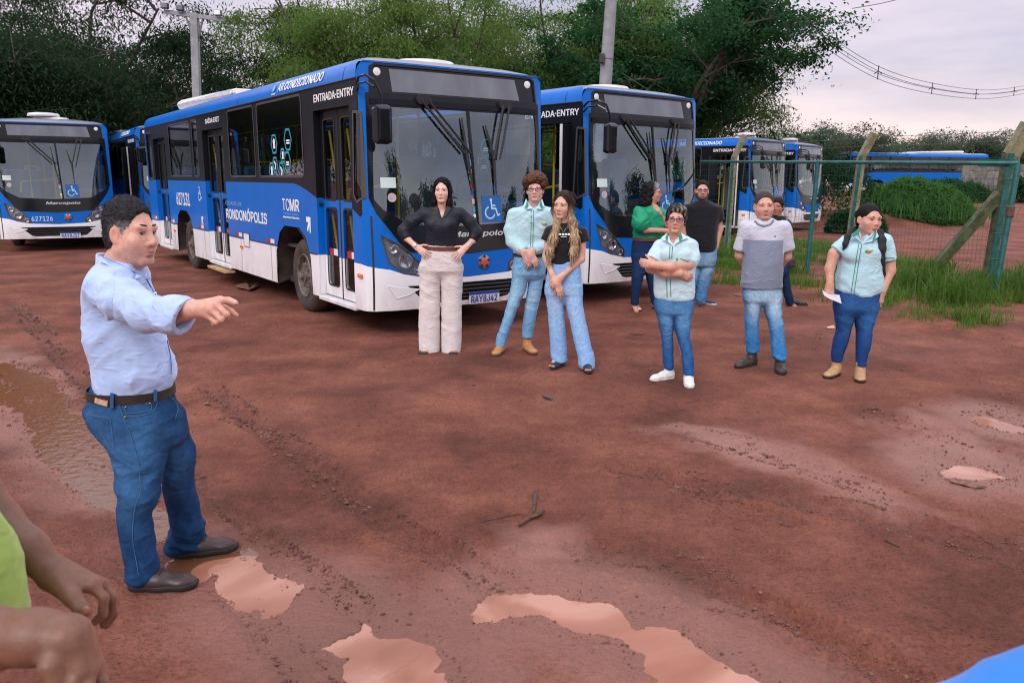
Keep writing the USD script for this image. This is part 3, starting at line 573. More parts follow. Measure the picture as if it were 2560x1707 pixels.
    t.part('wheelchair_symbol', patch(wheelchair(qf(.365), 1.455, .25), .001), SIGNL, parent=st)
    t.part('notice_sticker', patch(Polygon([(qf(-1.06), 1.705), (qf(-.885), 1.705), (qf(-.885), 1.82), (qf(-1.06), 1.82)]), -.001), PALEGREEN)
    rs = t.part('round_sticker', patch(Point(qf(-.94), 1.60).buffer(.05), -.001), mat_peach); t.part('round_sticker_inner', patch(rrect(qf(-.975), qf(-.925), 1.575, 1.62, .008), .0), LIGHTB, parent=rs)
    for k, (za, zb) in enumerate(((1.96, 2.03), (1.87, 1.92), (1.79, 1.85), (1.70, 1.76), (1.62, 1.67), (1.52, 1.58), (1.42, 1.49), (1.36, 1.40), (1.30, 1.345))):
        l = .125 + (2.03 - za) * .07 - .05; t.part('small_sticker', patch(sbox(qf(l - .03), za, qf(l + .025), zb), -.001), [LIGHTB, YELLOW, mat_green, REDP, PLATEB, mat_peach, TEAL, PAPER, YELLOW][k])
    # wipers
    for pv, jt, blade in (((-.50, 2.67), (.03, 2.10), ((-.01, 2.50), (.03, 2.1), (.10, 1.66))), ((.61, 2.67), (.44, 2.04), ((.31, 2.43), (.41, 2.06), (.42, 1.62)))):
        P = lambda l, z, o: skin(np.array([qf(l)]), np.array([z]), o)[0]
        wp = t.part('wiper', cat([tube([P(pv[0] + d, pv[1], .05), P((pv[0] + jt[0]) / 2 + d, (pv[1] + jt[1]) / 2, .055), P(jt[0] + d, jt[1], .04)], .014, 6) for d in (-.045, .045)] + [xf(lathe([(-.02, .0001), (-.02, .05), (.03, .05), (.03, .0001)], 10, 'y'), t=P(pv[0] + d, pv[1], .035)) for d in (-.045, .045)]), RUBBER)
        t.part('wiper_blade', tube([P(a, b, .022) for a, b in blade], [.008, .022, .008], 6), RUBBER, parent=wp)
    # headlights
    for k, s in ((0, 1), (1, -1)):
        hp = t.part('headlight', patch(hl[k], -.035, dq=.05, dz=.06), LAMPG)
        rimh = hl[k].difference(hl[k].buffer(-.012)); t.part('headlight_rim', patch(rimh, .004), FRAMEG, parent=hp)
        for l, z, r in ((-.955, 1.025, .052), (-.82, .885, .078), (-.655, .765, .048)):
            c = skin(np.array([qf(s * l)]), np.array([z]), -.03)[0]; n = unit(skin(np.array([qf(s * l)]), np.array([z]), .0)[0] - c)
            n = unit(n + [0, -.6, 0]); M = np.c_[n, unit(np.cross([0, 0, 1], n)), np.cross(n, unit(np.cross([0, 0, 1], n)))]
            t.part('lamp', xf(lathe([(.028, r * 1.12), (.03, r), (.012, r * .86), (-.005, r * .4), (-.008, .0001)], 16), M, c), CHROME, parent=hp)
            t.part('lamp_lens', xf(lathe([(.018, r * .9), (.03, r * .6), (.034, .0001)], 16), M, c), CLEARGL, parent=hp)
        t.part('headlight_cover', patch(hl[k], .002), CLEARGL, smooth=True, parent=hp)
        fg = [(s * l, z) for l, z in ((-1.03, .615), (-.66, .56), (-.80, .50), (-.93, .47))]
        t.part('bumper_recess', patch(qpoly(fg), .001), WHITEP)
        t.part('bumper_crease', tube(skin(np.array([qf(a) for a, _ in fg + fg[:1]]), np.array([b for _, b in fg + fg[:1]]), .002), .007, 5), WHITEP)
    # grille, emblem, plate
    gp_ = t.part('grille', patch(grille, -.05), RUBBER)
    for z in np.arange(.42, .6, .045):
        wd = np.interp(z, [.385, .605], [.54, .79]); t.part('slat', tube(skin(np.linspace(qf(-wd), qf(wd), 15), np.full(15, z), -.018), .013, 5), BLACKG, parent=gp_)
    c = skin(np.array([qf(.21)]), np.array([.835]))[0]
    em = t.part('emblem', xf(lathe([(.012, .088), (-.014, .082), (-.02, .05), (-.02, .0001)], 20, 'y'), t=c), CHROME)
    t.part('emblem_centre', xf(lathe([(-.016, .043), (-.026, .04), (-.03, .0001)], 14, 'y'), t=c), mat_orange, parent=em)
    for k in range(5):
        a = k / 5 * 2 * math.pi + .3; t.part('emblem_cut', xf(lathe([(-.008, .02), (-.0205, .019), (-.021, .0001)], 8, 'y'), t=c + [.063 * math.cos(a), 0, .063 * math.sin(a)]), RUBBER, parent=em)
    pl = t.part('licence_plate', patch(sbox(qf(.0), .33, qf(.44), .475), .018), PLATEW); t.part('plate_band', patch(sbox(qf(.0), .44, qf(.44), .475), .020), PLATEB, parent=pl)
    t.part('plate_number', skin_text(plate, .03, .41, .345, .43, .0205, front=True), PLATEB, parent=pl)
    t.part('maker_name', skin_text('Marcopolo', -.22, .50, 1.125, 1.205, .006, front=True, slant=.04), LETTERS)
    if front_number: t.part('fleet_number', skin_text(front_number, -.56, -.12, .75, .86, .003, front=True, bold=False), LETTERW)
    # openings
    for w in (W1, W2_, W3_, W4_): window(t, *w, -1, divider=None)
    window(t, 11.12, 11.62, 1.76, 2.76, -1)
    for w in LW: window(t, *w, 1)
    t.part('quarter_window', patch(quarter.difference(quarter.buffer(-.03)), .012), FRAMEG); t.part('quarter_pane', patch(quarter.buffer(-.03), -.008), SIDEGL, smooth=True)
    if not left_side:
        for d, o in zip((D1, D2, D3), doors_open): door(t, d, full, o)
    # mirror on its bent arm
    for s in mirrors:
        arm = np.array([(1.25, .24, 2.80), (1.30, .10, 2.86), (1.31, -.10, 2.86), (1.26, -.20, 2.80), (1.20, -.22, 2.66), (1.19, -.22, 2.54)]) * [s, 1, 1]
        mp_ = t.part('mirror', rbox(*sorted((s * 1.09, s * 1.30)), -.30, -.16, 2.16, 2.56, .05), BLACKG, smooth=25); t.part('mirror_arm', tube(arm, .016, 7), BLACKG, parent=mp_); t.part('mirror_arm', tube(arm[:4] - [0, .0, .07], .013, 7), BLACKG, parent=mp_)
    # small side fittings
    for y in (4.95, 3.4, 7.3, 9.6, 11.3):
        for k, m in ((0, PLATEW), (1, REDP)): t.part('side_reflector', patch(Polygon([(qs(y - .17 + .17 * k), .885), (qs(y + .17 * k), .885), (qs(y + .17 * k), .945), (qs(y - .17 + .17 * k), .945)]), .004), m, smooth=False)
    for y in (.30, 4.81, 9.45): t.part('side_marker', rbox(-BW2 - .03, -BW2 + .005, y - .055, y + .055, .70, .75, .015), AMBER, smooth=False)
    fl = srect(4.40, 4.70, .74, .96, .02); t.part('filler_flap', patch(fl, .006), WHITEP); t.part('flap_edge', patch(fl.difference(fl.buffer(-.012)), .008), FRAMEG)
    for d in (D1, D2, D3):
        if not left_side: t.part('door_button', xf(lathe([(0, .035), (-.025, .03), (-.03, .0001)], 10), t=(-BW2 + .05, d[1] - .005, 1.50)), RUBBER)
    # lettering
    if text and not left_side:
        t.part('entry_lettering', skin_text('ENTRADA·ENTRY', 1.50, .33, 2.695, 2.785), LETTERW)
        t.part('exit_lettering', skin_text('SAÍDA·EXIT', 6.52, 5.66, 2.70, 2.80), LETTERW)
        t.part('town_lettering', skin_text('CIDADE DE', 5.60, 4.70, 1.365, 1.425, bold=False), LIGHTB); t.part('town_lettering', skin_text('RONDONÓPOLIS', 5.60, 3.50, 1.14, 1.345), LETTERW)
        tc = t.part('operator_lettering', skin_text('TC', 2.81, 2.54, 1.37, 1.53, bold=False), LETTERW); t.part('operator_lettering', skin_text('MR', 2.52, 2.17, 1.37, 1.53), LETTERW)
        t.part('operator_small_print', skin_text('Transporte Coletivo', 2.80, 2.18, 1.315, 1.345, bold=False), LIGHTB); t.part('operator_small_print', skin_text('Municipal Rondon', 2.80, 2.18, 1.265, 1.30), LETTERW)
        t.part('arrow_mark', patch(arrow(qs(1.86), 1.22, .20), .004), LETTERW); t.part('arrow_mark', patch(arrow(qs(7.18), 1.02, .17, -1), .004), LETTERW)
        t.part('fleet_number', skin_text(number, 9.10, 8.02, 1.26, 1.51), LETTERW); t.part('wheelchair_mark', patch(wheelchair(qs(7.24), 1.51, .27), .004), LETTERW)
        bl = np.array([BC, 0])
        def cove(m):      # put flat lettering on the roof's cove
            v, f = m; zt_ = v[:, 2]; return np.c_[v[:, 0] + np.interp(zt_, [2.87, 2.95, 3.035, 3.09], [0, .012, .05, .12]), v[:, 1], zt_], f
        t.part('air_conditioned_lettering', cove(skin_text('AR CONDICIONADO', 2.80, 1.22, 2.925, 3.035, .008)), LETTERW)
        ep = t.part('emblem_sticker', cove(patch(srect(2.88, 3.04, 2.90, 3.07, .01), .006)), mat_palegrey); t.part('emblem_mark', cove(patch(Point(qs(2.96), 2.985).buffer(.045), .012)), LIGHTB, parent=ep)
        hs = .135
        for k, (cy, cz, sc) in enumerate(((3.05, 2.26, 1), (2.50, 2.30, 1.1), (3.05, 1.98, .85), (2.72, 2.10, .75), (2.55, 2.02, 1.), (2.80, 1.90, .9), (3.2, 1.90, .9))):
            hx = affinity.translate(affinity.scale(Polygon([(math.cos(a), math.sin(a)) for a in np.arange(6) * math.pi / 3]), hs * sc, hs * sc * 1.1, origin=(0, 0)), qs(cy), cz)
            hpth = t.part('hexagon_sticker', patch(hx.difference(hx.buffer(-.025)), -.004), TEAL, smooth=False)
            ic = [Point(0, .03).buffer(.045).union(sbox(-.04, -.06, .04, .0)), sbox(-.06, -.02, .06, .0).union(sbox(-.06, -.05, .06, -.03)), LineString([(-.04, .05), (.03, .0), (-.01, -.06)]).buffer(.018)][k % 3]
            t.part('hexagon_icon', patch(affinity.translate(affinity.scale(ic, sc, sc, origin=(0, 0)), qs(cy), cz), -.005), LETTERW, smooth=False, parent=hpth)
    # wheels, wells, underside
    for y, st in ((2.43, -.05), (8.59, 0)):
        for s in (-1, 1): bus_wheel(t, y, s, st if y < 5 else 0)
    for y in (2.50, 8.59):
        for s in (-1, 1):
            wv, wf_ = lathe([(0, .72), (.55, .72)], 24); k = (wv[wf_].mean(1)[:, 2] > -.08); t.part('wheel_arch', xf((wv * [1, 1, .95], wf_[k]), s=(-s, 1, 1), t=(s * (BW2 - .004), y, .49)), WELL, smooth=40)
            t.part('arch_back', box(*sorted((s * (BW2 - .56), s * (BW2 - .55))), y - .7, y + .7, .42, 1.2), WELL, smooth=False)
    t.part('underframe', box(-1.05, 1.05, .9, BL - .3, .34, .42), DARKIN, smooth=False)
    # inside
    t.part('floor', box(-1.12, 1.12, .55, BL - .1, .86, .90), DARKIN, smooth=False); t.part('ceiling', box(-1.17, 1.17, .55, BL - .1, 2.86, 2.89), LINER, smooth=False)
    t.part('rear_wall', box(-1.2, 1.2, BL - .12, BL - .08, .5, 2.86), GREYIN, smooth=False)
    t.part('dashboard', rbox(-1.05, 1.12, .30, .72, 1.0, 1.28, .06), DARKIN); t.part('dashboard', rbox(.25, 1.1, .45, .95, 1.2, 1.50, .08), DARKIN)
    a = np.linspace(0, 2 * math.pi, 25)[:-1]; R = rotx(-.9); ringp = np.c_[.23 * np.cos(a), .23 * np.sin(a), np.zeros(24)] @ R.T + [.70, 1.02, 1.72]
    t.part('steering_wheel', tube(np.vstack([ringp, ringp[:1]]), .016, 6), RUBBER); t.part('driver_seat', cat([rbox(.42, .98, 1.42, 1.56, 1.25, 2.15, .06), rbox(.42, .98, 1.05, 1.5, 1.2, 1.36, .06)]), SEATM)
    t.part('partition', box(-.05, 1.15, 1.78, 1.81, .9, 2.1), GREYIN, smooth=False)
    for x, y in ((-.02, 1.75), (-.02, 2.9), (-.3, 4.2), (.3, 4.2), (-.3, 6.4), (.3, 6.4), (-.55, 1.62), (-.3, 9), (.3, 9)): t.part('pole', tube([(x, y, .9), (x, y, 2.86)], .018, 7), YELLOW)
    t.part('handrail', tube([(-.05, 1.74, 1.72), (-.42, 1.70, 1.70), (-.76, 1.68, 1.66), (-.80, 1.68, 1.4)], .022, 7), YELLOW); t.part('handrail', tube([(-.32, 2, 2.62), (-.32, 10.6, 2.62)], .016, 6), YELLOW); t.part('handrail', tube([(.32, 2, 2.62), (.32, 10.6, 2.62)], .016, 6), YELLOW)
    for k, y in enumerate(np.arange(2.6, 11.2, .82)):
        for x in (-.78, .78):
            if x < 0 and (5.2 < y < 7.0 or 9.5 < y < 11): continue
            sp_ = t.part('passenger_seat', cat([rbox(x - .42, x + .42, y + .36, y + .45, 1.25, 1.98, .04), rbox(x - .42, x + .42, y, y + .42, 1.2, 1.32, .04)]), SEATM, smooth=25)
            t.part('seat_handle', tube([(x * .55, y + .4, 1.95), (x * .55, y + .4, 2.06), (x * .9, y + .4, 2.06), (x * .9, y + .4, 1.95)], .016, 6), YELLOW, parent=sp_)
    # rear end and what stands on the roof
    rv = lambda x0, x1, z0, z1, m, o, nm, par=None: t.part(nm, box(x0, x1, BL - .004, BL + o, z0, z1), m, smooth=False, parent=par)
    rv(-1.25, 1.25, .86, ZG, BLUE, .012, 'rear_panel'); rv(-1.25, 1.25, .33, .86, WHITEP, .014, 'rear_bumper'); rv(-1.0, 1.0, 1.95, 2.75, BLACKG, .02, 'rear_window'); rv(-.9, .9, 1.0, 1.5, BLACKP, .02, 'engine_grille')
    for s in (-1, 1): rv(*sorted((s * 1.03, s * 1.2)), 1.0, 1.55, TAILRED, .03, 'tail_light')
    v, f = rbox(-.95, .95, 5.9, 9.9, 3.15, 3.36, .10); v[:, 2] = np.where(v[:, 2] > 3.25, v[:, 2] - .10 * np.clip((5.9 + .9 - v[:, 1]) / .9, 0, 1), v[:, 2]); t.part('air_conditioner', (v, f), ROOFW, smooth=25)
    hv, hf = lathe([(3.15, .36), (3.185, .37), (3.225, .34), (3.24, .22), (3.242, .0001)], 24, 'z')
    t.part('roof_hatch', xf((hv, hf), s=(1.1, .9, 1.0 if hatch else 1.02), t=(.05, 1.1, 0)), ROOFW)
    if hatch is not True: t.part('roof_fan', xf((hv, hf), s=(.95, .75, 1), t=(-.1, 1.0, .09)), ROOFW)
    t.part('antenna', tube([(.42, .55, 3.16), (.30, 1.0, 3.44)], .006, 5), RUBBER)
    return t
mat_roofcap = mat('roof_cap_grey', (0.13, 0.15, 0.19), 0.35, coat=.15)
mat_peach = mat('sticker_peach', (0.62, 0.36, 0.25), 0.5); mat_green = mat('sticker_green', (0.05, 0.36, 0.20), 0.5); mat_orange = mat('emblem_orange', (0.62, 0.07, 0.03), 0.3); mat_palegrey = mat('sticker_pale_grey', (0.45, 0.52, 0.58), 0.5)
make_bus('nearest city bus, numbered 627131, with the woman in black standing before its nose', (-1.545, 8.672), .611, '627131')
make_bus('second city bus, just right of the nearest one, its front door open', (1.131, 11.209), .683, '627129', plate='RAY8J39', doors_open=(True, False, False), full=False)
make_bus('city bus facing the camera at the far left with number 627126 on its front', (-12.1, 18.7), .50, '627126', front_number='627126', plate='RAY8J37', full=False, hatch=2)
make_bus('city bus half hidden between the far left bus and the tail of the nearest bus', (-9.70, 20.92), .575, '627128', plate='RAY8J38', doors_open=(True, False, False), full=False)
make_bus('city bus behind the fence with its front door open and white roof fan', (7.55, 25.2), .79, '627133', plate='RAY8J44', doors_open=(True, False, False), full=False, hatch=2)
make_bus('rearmost city bus of the pair behind the fence, its nose right of the other', (10.15, 28.4), .84, '627135', plate='RAY8J46', full=False, hatch=2)
# ---------------------------------------------------------------- trees and other plants
def leafmat(name, ramp, trans=0.5, rough=0.5, bright=1.0):
    return usdkit.material(stage, '/World/Looks/' + name, {
        'ge': ('geometry', {}), 'rp': ('rgb_ramp', {'ramp': ramp}), 'ob': ('object_info', {}), 'hs': ('hsv', {}), 'mr': ('map_range', {'from_min': 0.0, 'from_max': 1.0, 'to_min': 0.72 * bright, 'to_max': 1.25 * bright}),
        'p': ('principled_bsdf', {'roughness': rough, 'specular_ior_level': 0.25}), 'tl': ('translucent_bsdf', {}), 'm': ('mix_closure', {'fac': trans})},
        [('ge.random_per_island', 'rp.fac'), ('ob.random', 'mr.value'), ('mr.result', 'hs.value'), ('rp.color', 'hs.color'), ('hs.color', 'p.base_color'), ('hs.color', 'tl.color'), ('p.BSDF', 'm.closure1'), ('tl.BSDF', 'm.closure2')], surface='m.closure')
BARK = mat('tree_bark', (0.045, 0.033, 0.026), 0.9, var2=(0.10, 0.08, 0.065), vscale=9, bump=.6, bscale=18, stretch=(1, 1, .3))
LF_DARK = leafmat('leaves_dark', [(0, (0.015, 0.041, 0.013)), (.5, (0.031, 0.072, 0.018)), (.9, (0.064, 0.113, 0.023)), (1, (0.107, 0.140, 0.030))])
LF_OLIVE = leafmat('leaves_olive', [(0, (0.111, 0.195, 0.043)), (.5, (0.247, 0.338, 0.063)), (.9, (0.446, 0.486, 0.088)), (1, (0.636, 0.556, 0.100))])
LF_BROAD = leafmat('leaves_broad', [(0, (0.015, 0.062, 0.018)), (.6, (0.037, 0.123, 0.029)), (1, (0.081, 0.202, 0.043))])
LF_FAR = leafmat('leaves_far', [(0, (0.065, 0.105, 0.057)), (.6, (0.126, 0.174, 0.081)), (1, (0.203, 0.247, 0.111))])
LF_BUSH = leafmat('leaves_bush', [(0, (0.053, 0.151, 0.025)), (.6, (0.144, 0.318, 0.046)), (1, (0.315, 0.523, 0.089))])
GRASSM = leafmat('grass_blades', [(0, (0.077, 0.162, 0.021)), (.5, (0.182, 0.305, 0.038)), (.85, (0.338, 0.424, 0.066)), (1, (0.736, 0.522, 0.187))])

def leaves(cen, nrm_tilt, L, Wd, rng, droop=.5, fold=True):
    """Leaf-sized blades at the points cen: a kite of two triangles each, folded along its midrib."""
    n = len(cen); a = rng.uniform(0, 2 * np.pi, n); tl = rng.normal(-droop, nrm_tilt, n)
    d = np.c_[np.cos(a) * np.cos(tl), np.sin(a) * np.cos(tl), np.sin(tl)]
    u = np.cross(d, rng.normal(0, 1, (n, 3)) * [.5, .5, .3] + [0, 0, 1]); u /= np.linalg.norm(u, axis=1, keepdims=True) + 1e-9
    l = (L * rng.uniform(.6, 1.25, n))[:, None]; w = (Wd * rng.uniform(.6, 1.2, n))[:, None]
    dn = np.cross(u, d); v = np.stack([cen, cen + d * l * .45 + u * w + dn * w * .3, cen + d * l + dn * -l * .06, cen + d * l * .45 - u * w + dn * w * .3], 1).reshape(-1, 3)
    k = np.arange(n)[:, None] * 4
    return v, np.vstack([k + [0, 1, 2], k + [0, 2, 3]])
def make_tree(seed, H, spread, base, nlimb, nleaf, L, Wd, droop=.5, flat_=.45, clump=.55, trunk_r=.22, trunk_h=None, lean=(0, 0), top=1.0, el=(.25, 1.25)):
    """(wood, crown): a trunk that forks into limbs and twigs, and leaves in layered clumps around the twig ends."""
    rng = np.random.default_rng(seed); wood = []; tips = []
    th = trunk_h or base * 1.1; fork = np.array([lean[0] * .4, lean[1] * .4, th])
    wood.append(tube([(0, 0, -.1), (lean[0] * .1 + .05, lean[1] * .1, th * .4), (lean[0] * .25 - .03, lean[1] * .25, th * .75), fork], [trunk_r * 1.25, trunk_r, trunk_r * .85, trunk_r * .75], 9))
    for i in range(nlimb):
        az = i / nlimb * 2 * np.pi * 1.0 + rng.uniform(-.4, .4); el_ = rng.uniform(*el); ln = spread * rng.uniform(.75, 1.1)
        e = np.array([math.cos(az) * ln * math.cos(el_) ** .6, math.sin(az) * ln * math.cos(el_) ** .6, min((H - th) * (.25 + .75 * math.sin(el_)) * top, H - th)]) + [lean[0] * .6, lean[1] * .6, 0]
        st = fork + [0, 0, rng.uniform(-.3, .6)]; mid = st + e * .5 + rng.normal(0, .25, 3) + [0, 0, .35]; end = fork + e
        path = np.array([st, st + (mid - st) * .5 + rng.normal(0, .1, 3), mid, mid + (end - mid) * .5 + rng.normal(0, .12, 3), end]); r0 = trunk_r * rng.uniform(.4, .6)
        wood.append(tube(path, np.linspace(r0, .03, 5), 6))
        for j in range(5):
            t = rng.uniform(.35, 1.0); k = min(int(t * 4), 3); p = path[k] + (path[k + 1] - path[k]) * (t * 4 - k)
            d = unit(rng.normal(0, 1, 3) * [1, 1, .55] + [0, 0, .15] + .5 * unit(e)); l2 = spread * rng.uniform(.22, .48); q = p + d * l2
            wood.append(tube([p, p + d * l2 * .5 + rng.normal(0, .08, 3), q], [r0 * .4, .03, .012], 5))
            for m in range(4):
                d3 = unit(rng.normal(0, 1, 3) * [1, 1, .5] + .6 * d + [0, 0, -.05 * droop]); q3 = q - d * l2 * rng.uniform(0, .6) + d3 * l2 * rng.uniform(.3, .7); tips.append(q3)
                wood.append(tube([q - d * l2 * rng.uniform(0, .5), q3], [.02, .008], 4, caps=False))
    tips = np.array(tips); tips = tips[tips[:, 2] > base]; w = rng.uniform(.4, 1.6, len(tips)); w /= w.sum()
    ci = rng.choice(len(tips), nleaf, p=w); sz = clump * rng.uniform(.6, 1.25, len(tips))
    off = rng.normal(0, 1, (nleaf, 3)) * sz[ci][:, None] * [1, 1, flat_]; off[:, 2] -= droop * .35 * (off[:, 0] ** 2 + off[:, 1] ** 2) / clump
    return cat(wood), leaves(tips[ci] + off, .45, L, Wd, rng, droop)
def place_tree(first, name, label, loc, rz=0.0, sc=1.0, group=None):
    path = '/World/' + uniq('/World', name); x = UsdGeom.Xform.Define(stage, path); pr = x.GetPrim()
    if first is not None: pr.GetReferences().AddInternalReference(first); 
    ops = [UsdGeom.XformOp(x.GetPrim().CreateAttribute(n, t)) for n, t in ()]
    x.ClearXformOpOrder()
    pr.CreateAttribute('xformOp:translate', Sdf.ValueTypeNames.Double3).Set(Gf.Vec3d(*[float(v) for v in loc])); pr.CreateAttribute('xformOp:rotateZ', Sdf.ValueTypeNames.Float).Set(math.degrees(rz))
    sc = (sc,) * 3 if np.ndim(sc) == 0 else sc
    pr.CreateAttribute('xformOp:scale', Sdf.ValueTypeNames.Float3).Set(Gf.Vec3f(*[float(v) for v in sc])); x.GetXformOpOrderAttr().Set(['xformOp:translate', 'xformOp:rotateZ', 'xformOp:scale'])
    meta(pr, label, 'tree', group)
    if first is not None: pr.SetInstanceable(True)
    return path
def tree_kind(name, mesh, leafm, spots, group):
    first = None
    for label, loc, rz, sc in spots:
        p = place_tree(first, name, label, loc, rz, sc, group)
        if first is None:
            first = p; put(p + '/trunk', mesh[0], BARK, True); put(p + '/crown', mesh[1], leafm, False)
tree_kind('dark_acacia_tree', make_tree(3, 9.0, 4.6, .3, 16, 95000, .18, .024, .60, .32, .58, .24, 1.4, el=(-.25, 1.15)), LF_DARK, [
    ('dark feathery tree at the far left edge, above the left bus', (-18.2, 25.5, 0), .3, 1.0), ('dark feathery tree behind the roof of the far left bus', (-15.6, 28.0, 0), 2.1, 1.05),
    ('dark tree standing behind the olive tree right of the floodlight pole', (-8.6, 34.5, 0), 4.0, 1.0), ('tall dark tree in the second row at far left', (-23, 34, 0), 1.2, 1.2), ('tall dark tree in the second row left of the floodlight pole', (-18.6, 37, 0), 5.2, 1.15),
    ('dark tree furthest left in the second row', (-27.5, 30, 0), 2.2, 1.15), ('dark tree filling the corner above the far left bus', (-21.5, 30.5, 0), 4.4, 1.1),
    ('dark low tree closing the gap behind the nearest bus roof', (-12.6, 40, 0), 3.3, (1.1, 1.1, .62))], 'dark feathery trees along the back of the yard')
tree_kind('olive_acacia_tree', make_tree(8, 8.6, 4.4, .3, 14, 62000, .19, .024, .65, .34, .54, .22, 1.6, el=(-.2, 1.2)), LF_OLIVE, [
    ('olive feathery tree above the rear roof of the nearest bus', (-6.2, 30.0, 0), 1.0, 1.0), ('bright olive tree above the front roof of the nearest bus', (-2.2, 29.0, 0), 2.6, 1.0), ('olive tree behind the gap between the two near buses', (1.9, 33.5, 0), 4.4, 1.0),
    ('olive tree just left of the tall concrete pole', (4.6, 37.5, 0), 5.6, 1.1), ('thin olive tree right behind the tall concrete pole', (7.4, 36.0, 0), .4, 1.0)], 'olive feathery trees along the back of the yard')
tree_kind('broadleaf_tree', make_tree(21, 10.0, 5.2, .5, 16, 50000, .20, .055, .35, .42, .46, .28, 1.8, (1.4, -.6), 1.0, el=(-.2, 1.15)), LF_BROAD, [
    ('large dark green broadleaf tree reaching over the fenced buses toward the open sky', (5.3, 31.5, 0), .55, (.93, .93, .98)), ('broadleaf tree in shade behind the second bus roof', (4.2, 31.0, 0), 3.6, (.72, .72, .66))], 'broadleaf trees behind the buses')
FARS = [((24.0, 62, .7), 0.95), ((31, 78, .7), 1.0), ((36.5, 74, .7), .92), ((42, 80, .7), 1.05), ((47.5, 76, .7), 1.0), ((53, 82, .7), 1.1), ((27, 84, .7), 1.1), ((58, 74, .7), .95)]
FARL = ['far pale tree just right of the rearmost fenced bus', 'far tree above the left end of the distant bus', 'far tree above the roof of the distant bus', 'far umbrella tree above the tail of the distant bus', 'far tree left of the tall leaning fence post', 'far tree behind the tall leaning fence post at right', 'hindmost far tree between the others on the skyline', 'far tree at the right edge of the skyline']
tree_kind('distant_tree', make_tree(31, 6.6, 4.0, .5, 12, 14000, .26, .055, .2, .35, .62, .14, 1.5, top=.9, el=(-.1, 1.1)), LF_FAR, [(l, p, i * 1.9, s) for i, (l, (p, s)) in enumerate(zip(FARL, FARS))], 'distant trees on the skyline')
# trees behind the photographer, which the windscreens mirror
tree_kind('roadside_tree', make_tree(41, 9.0, 3.6, 1.4, 7, 9000, .5, .12, .4, .5, .8, .2, 2.2), LF_DARK, [('roadside tree outside the picture, to the right of and behind the photographer', p, i * 1.3, s) for i, (p, s) in enumerate((((28, -7, 0), .78), ((36, 1, 0), .7), ((24, -15, 0), .9), ((40, 9, 0), .75), ((46, 18, 0), .9), ((6, -28, 0), .9), ((-14, -26, 0), .9)))], 'trees behind the photographer')
# ---------------------------------------------------------------- bodies: smooth unions of tapered limbs, meshed on a grid
class Prim:
    def __init__(s, fn, lo, hi, k, op): s.fn, s.lo, s.hi, s.k, s.op = fn, np.asarray(lo, float), np.asarray(hi, float), k, op
def cone(a, b, ra, rb=None, k=.02, w=None, s=1.0, op='add'):
    """Rounded tapered limb; flattened by s along the direction w."""
    a, b = np.asarray(a, float), np.asarray(b, float); rb = ra if rb is None else rb; ba = b - a; L = max(ba @ ba, 1e-12); m = max(ra, rb)
    W = None if w is None else unit(w)
    def fn(p):
        q = p - a; t = np.clip(q @ ba / L, 0, 1); q = q - t[..., None] * ba
        if W is not None: c = q @ W; q = q + c[..., None] * W * (1 / s - 1)
        d = np.linalg.norm(q, axis=-1) - (ra + (rb - ra) * t)
        return d * (s if W is not None and s < 1 else 1) if W is not None else d
    return Prim(fn, np.minimum(a, b) - m, np.maximum(a, b) + m, k, op)
def ell(c, r, R=None, k=.02, op='add'):
    c, r = np.asarray(c, float), np.asarray(r, float); m = r.max()
    def fn(p):
        q = p - c
        if R is not None: q = q @ R
        k0 = np.linalg.norm(q / r, axis=-1); k1 = np.linalg.norm(q / r ** 2, axis=-1)
        return np.where(k1 > 1e-9, k0 * (k0 - 1) / np.maximum(k1, 1e-9), -r.min())
    ex = r if R is None else np.abs(R) @ r
    return Prim(fn, c - ex, c + ex, k, op)
def loft(rows, ang=0.0, k=.02, n=2.3, op='add'):
    """Stacked ellipses; rows of (z, cx, cy, half width, half depth), the width lying at the angle ang from x."""
    rows = np.array(sorted(map(tuple, rows)), float); zs = rows[:, 0]; ca, sa = math.cos(ang), math.sin(ang)
    zf = np.linspace(zs[0], zs[-1], 60)
    from scipy.interpolate import PchipInterpolator
    tab = PchipInterpolator(zs, rows[:, 1:])(zf) if len(zs) > 2 else np.stack([np.interp(zf, zs, rows[:, i]) for i in range(1, 5)], -1)
    def fn(p):
        z = p[..., 2]; g = [np.interp(z, zf, tab[:, i]) for i in range(4)]; dx, dy = p[..., 0] - g[0], p[..., 1] - g[1]
        u, v = np.abs(dx * ca + dy * sa), np.abs(-dx * sa + dy * ca); a, b = g[2], g[3]
        d = ((u / a) ** n + (v / b) ** n) ** (1 / n)
        d = (d - 1) * np.minimum(a, b)
        return np.maximum(d, np.maximum(zs[0] - z, z - zs[-1]))
    m = rows[:, 3:].max(); return Prim(fn, [rows[:, 1].min() - m, rows[:, 2].min() - m, zs[0]], [rows[:, 1].max() + m, rows[:, 2].max() + m, zs[-1]], k, op)
def sleeve(Q, k):
    """A chain of tapered limbs whose last one ends in a flat cuff; Q: (point, radius) pairs."""
    out = [cone(a[0], b[0], a[1], b[1], k) for a, b in zip(Q[:-1], Q[1:])]; A, B = Q[-2][0], Q[-1][0]; n = unit(B - A); L = np.linalg.norm(B - A); o = out.pop(); g = o.fn
    c = Prim(lambda P: np.maximum(g(P), (P - B) @ n), o.lo, o.hi, k, 'add'); return out + [c]
def cutter(fn, lo=(-99,) * 3, hi=(99,) * 3): return Prim(fn, lo, hi, 0, 'cut')
